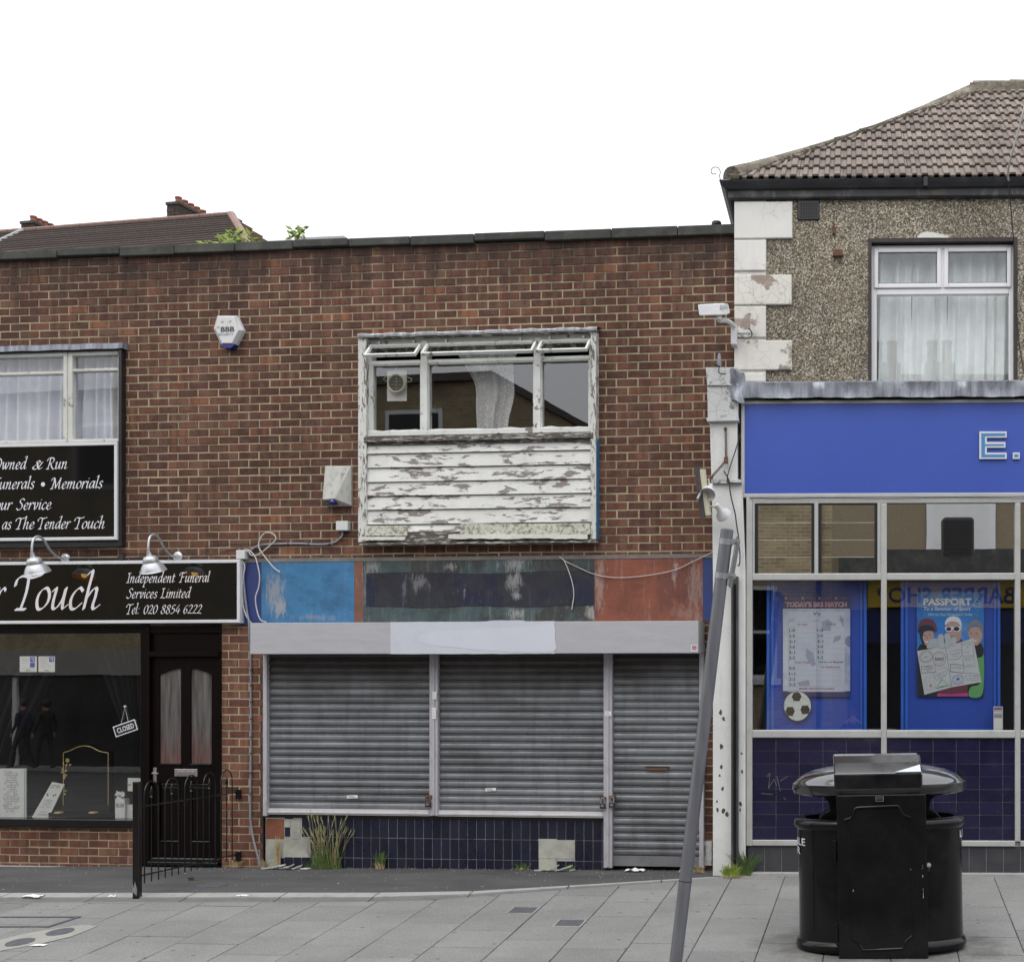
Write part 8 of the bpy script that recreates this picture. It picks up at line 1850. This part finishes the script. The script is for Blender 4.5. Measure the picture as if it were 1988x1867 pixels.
m.hex([(a.x-.006, YP-.03, a.z+.03), (a.x+.006, YP-.03, a.z+.03), (b.x+.006, YP-.03, b.z-.03), (b.x-.006, YP-.03, b.z-.03)][::-1]+[(a.x-.006, YP+.30, a.z+.03), (a.x+.006, YP+.30, a.z+.03), (b.x+.006, YP+.30, b.z-.03), (b.x-.006, YP+.30, b.z-.03)][::-1]); t.part('edge_on_plate', m, GALV)
# ================================================================ OTHER SIDE OF THE STREET (seen in the glass)
OPY = -16.4
def opp(name, label, cat_='building'): return T(name, label, cat_, RF, (0, OPY, ROADZ))
t = opp('yellow_brick_house', 'yellow brick house with hipped roof across the street')
m = M(); m.prism([(-26, ROADZ), (-7.9, ROADZ), (-7.9, 8.0), (-10.3, 9.35), (-26, 9.35)], OPY-.3, OPY); t.part('wall', m, YELLOWBR)
m = M(); m.prism([(-26, 9.3), (-10.2, 9.3), (-7.7, 7.95), (-7.7, 8.1), (-10.2, 9.5), (-26, 9.5)], OPY-6, OPY+.15); t.part('roof', m, FARROOF)
for u, z, w_, h in [(-12.3, 7., 1.3, 1.55), (-16.5, 7., 1.3, 1.55), (-21, 7., 1.3, 1.55)]:
    m = M(); m.box(u-w_/2-.1, u+w_/2+.1, OPY, OPY+.05, z-.1, z+h+.1); f_ = t.part('window_frame', m, UPVC); m = M(); m.box(u-w_/2, u+w_/2, OPY+.05, OPY+.06, z, z+h); t.part('pane', m, BLACKP, f_)
m = M(); m.box(-25.8, -8, OPY, OPY+.3, 2.1, 2.75); t.part('pale_fascia', m, std('pale_shop_fascia', (.3, .28, .25), .6, .1, 2)); m = M(); m.box(-25.5, -8.3, OPY, OPY+.12, ROADZ+.1, 2.05); t.part('shop_front', m, BLACKF)
for u in (-23.6, -19.6, -15, -11):
    m = M(); m.box(u-.06, u+.06, OPY+.12, OPY+.2, ROADZ+.1, 2.05); t.part('shop_post', m, UPVC)
t = opp('plain_brick_house', 'lower yellow brick house with drainpipe and sash window across the street')
m = M(); m.box(-7.5, .75, OPY-.3, OPY, ROADZ, 7.0); t.part('wall', m, YELLOWBR)
m = M(); m.prism([(-7.6, 7.0), (.9, 7.0), (.2, 8.6), (-5.4, 8.6)], OPY-5, OPY+.2); t.part('roof', m, FARROOF)
m = M(); m.tube([(.45, OPY+.08, ROADZ), (.45, OPY+.08, 7.)], .06, 10); t.part('downpipe', m, BLACKF)
for u, z0, z1, w_ in [(-.95, 2.0, 4.1, .9), (-3.4, 2., 4.1, .9), (-5.8, 1.2, 4.1, 1.2)]:
    m = M(); m.box(u-w_/2, u+w_/2, OPY, OPY+.05, z0, z1); m.box(u-w_/2-.1, u+w_/2+.1, OPY, OPY+.12, z0-.14, z0-.001); f_ = t.part('window_frame', m, UPVC); m = M(); m.box(u-w_/2+.09, u+w_/2-.09, OPY+.05, OPY+.06, z0+.09, (z0+z1)/2-.04); m.box(u-w_/2+.09, u+w_/2-.09, OPY+.05, OPY+.06, (z0+z1)/2+.04, z1-.09); t.part('pane', m, BLACKP, f_)
t = opp('barber_shop', 'pebbledashed barber shop with yellow sign and dark shutter across the street')
PB2 = std('tan_pebbledash', (.25, .2, .13), .9, .2, 30, bump=.6, bs=60, bd=.01)
m = M(); m.box(.75, 9.5, OPY-.3, OPY, ROADZ, 7.6); t.part('wall', m, PB2); m = M(); m.prism([(.6, 7.6), (9.6, 7.6), (8.5, 9.0), (1.7, 9.0)], OPY-6, OPY+.3); t.part('roof', m, FARROOF)
m = M(); m.box(.9, 9.5, OPY, OPY+.5, 4.25, 4.87); t.part('lead_canopy', m, COPING)
for u in (3.66, 7.2):
    m = M(); m.box(u-.78, u+.78, OPY, OPY+.06, 4.9, 6.35); f_ = t.part('window_frame', m, UPVC); m = M(); m.box(u-.62, u+.62, OPY+.06, OPY+.065, 5.0, 5.95); t.part('blind', m, PAPER, f_); m = M(); m.box(u-.62, u+.62, OPY+.06, OPY+.065, 6.02, 6.28); t.part('pane', m, NET, f_)
m = M(); m.box(1.1, 9.4, OPY, OPY+.1, ROADZ+.1, 3.55); t.part('navy_front', m, NAVYPAINT)
m = M(); 
for k in range(40): m.box(1.5, 9.2, OPY+.1, OPY+.115, ROADZ+.2+k*.075, ROADZ+.2+k*.075+.06)
t.part('dark_shutter', m, BLACKF, kind='stuff')
for u in (2.0, 3.3):
    m = M(); uc = u; pot = 9.9; m.box(u-.35, u+.35, OPY-1.4, OPY-.6, 8.2, 9.5); ch = t.part('chimney', m, PB2)
    for k in (-.17, .17): m = M(); m.lathe([(.13, 0), (.11, .5), (.14, .55), (.13, .6)], (u+k, OPY-1, 9.5), seg=12); t.part('chimney_pot', m, TERRA, ch)
t = opp('barber_sign', 'yellow BARBER SHOP sign with navy letters across the street', 'sign')
m = M(); m.box(1.55, 6.2, OPY+.1, OPY+.2, 3.6, 4.2); t.part('board', m, YELSIGN); m = M(); vs, fs = font2d('BARBER SHOP', .02); lo, hi = min(v[0] for v in vs), max(v[0] for v in vs)
m.add([(4.85-(x-lo)/(hi-lo)*3.1, OPY+.203, 3.70+y*.34/CAP) for x, y in vs], fs); t.part('lettering', m, PRINTN)
# people on the far pavement, seen only as reflections
def person(label, X_, Y_, zg, yaw, shirt, arms, hair=HAIRD, walk=0.):
    t = T('person', label, 'person', Fr(X_, Y_, yaw), (0, 0, zg)); zz_ = lambda m: setattr(m, 'v', [(x, y, z+zg) for x, y, z in m.v])
    J = {'pelvis': (0, 0, .95), 'chest': (0, .0, 1.25), 'neck': (0, 0, 1.46), 'head': (0, -.02, 1.56), 'top': (0, -.02, 1.70),
         'hl': (-.1, 0, .92), 'kl': (-.12, -.02-walk, .5), 'al': (-.12, .02-walk*1.6, .08), 'fl': (-.13, -.14-walk*1.6, .03), 'hr': (.1, 0, .92), 'kr': (.12, -.02+walk*.4, .5), 'ar': (.12, .02+walk*1.6, .08), 'fr': (.13, -.14+walk*1.5, .03),
         'sl': (-.18, 0, 1.4), 'el': arms[0], 'wl': arms[1], 'tl': arms[2], 'sr': (.18, 0, 1.4), 'er': arms[3], 'wr': arms[4], 'tr': arms[5]}
    R_ = {'pelvis': (.155, .11), 'chest': (.17, .115), 'neck': (.055, .06), 'head': (.08, .1), 'top': (.06, .07), 'hl': (.09, .09), 'kl': (.06, .06), 'al': (.042, .042), 'fl': (.04, .03), 'hr': (.09, .09), 'kr': (.06, .06), 'ar': (.042, .042), 'fr': (.04, .03), 'sl': (.062, .062), 'el': (.044, .044), 'wl': (.03, .03), 'tl': (.035, .025), 'sr': (.062, .062), 'er': (.044, .044), 'wr': (.03, .03), 'tr': (.035, .025)}
    E_ = [('pelvis', 'chest'), ('chest', 'neck'), ('neck', 'head'), ('head', 'top'), ('pelvis', 'hl'), ('hl', 'kl'), ('kl', 'al'), ('al', 'fl'), ('pelvis', 'hr'), ('hr', 'kr'), ('kr', 'ar'), ('ar', 'fr'), ('chest', 'sl'), ('sl', 'el'), ('el', 'wl'), ('wl', 'tl'), ('chest', 'sr'), ('sr', 'er'), ('er', 'wr'), ('wr', 'tr')]
    K = list(J); me = bpy.data.meshes.new('body'); me.from_pydata([J[k] for k in K], [(K.index(a), K.index(b)) for a, b in E_], [])
    o = bpy.data.objects.new('body', me); COL.objects.link(o); o.modifiers.new('skin', 'SKIN')
    for i, k in enumerate(K): me.skin_vertices[0].data[i].radius = R_[k]
    me.skin_vertices[0].data[0].use_root = True
    s = o.modifiers.new('sub', 'SUBSURF'); s.levels = 2; s.render_levels = 2
    dg = bpy.context.evaluated_depsgraph_get(); m2 = bpy.data.meshes.new_from_object(o.evaluated_get(dg)); bpy.data.objects.remove(o)
    for mm in (shirt, TROUSER, SKIN, BLACKF): m2.materials.append(mm)
    for p in m2.polygons:
        c = p.center; p.material_index = 2 if c.z > 1.47 or (Vector(c)-Vector(J['tl'])).length < .13 or (Vector(c)-Vector(J['tr'])).length < .13 else (3 if c.z < .1 else (1 if c.z < .93 and abs(c.x) < .26 else 0)); p.use_smooth = True
    ob = bpy.data.objects.new('body', m2); COL.objects.link(ob); ob.parent = t.o
    m = M(); m.lathe([(.0001, .13), (.06, .115), (.095, .07), (.108, .01), (.1, -.05), (.08, -.07), (.0001, -.06)], (0, .015, 1.64), (0, .25, 1), 18); zz_(m); ob2 = t.part('hair', m, hair, smooth=True)
    m = M(); m.lathe([(.0001, .03), (.012, .02), (.016, 0)], (0, -.115, 1.6), (0, -1, -.4), 8); m.lathe([(.0001, .006), (.011, 0)], (-.034, -.108, 1.635), (0, -1, 0), 8); m.lathe([(.0001, .006), (.011, 0)], (.034, -.108, 1.635), (0, -1, 0), 8); zz_(m); t.part('face_features', m, SKIN)
    return t
zk = ROADZ+.118
dn = lambda s: ((s*.28, .03, 1.12), (s*.3, -.08, .88), (s*.3, -.1, .78))
person('photographer in a dark blue shirt raising a camera, seen as a reflection', .0, -.62+.0, ROADZ, 180, SHIRT, ((-.34, -.12, 1.2), (-.12, -.3, 1.5), (-.05, -.34, 1.55), (.34, -.12, 1.2), (.12, -.3, 1.5), (.05, -.34, 1.55)))
a = RF.W(-22.6, OPY+1.0); person('walker in dark clothes heading left, reflected at the left of the shop glass', a.x, a.y, zk, 95, SHIRT, (*dn(-1), *dn(1)), walk=.14)
a = RF.W(-21.75, OPY+1.2); person('second walker in black top, reflected right of the first', a.x, a.y, zk, 80, TROUSER, (*dn(-1), *dn(1)), walk=.1)
a = 0
print('objects', len(bpy.data.objects), 'slabs', nslab)
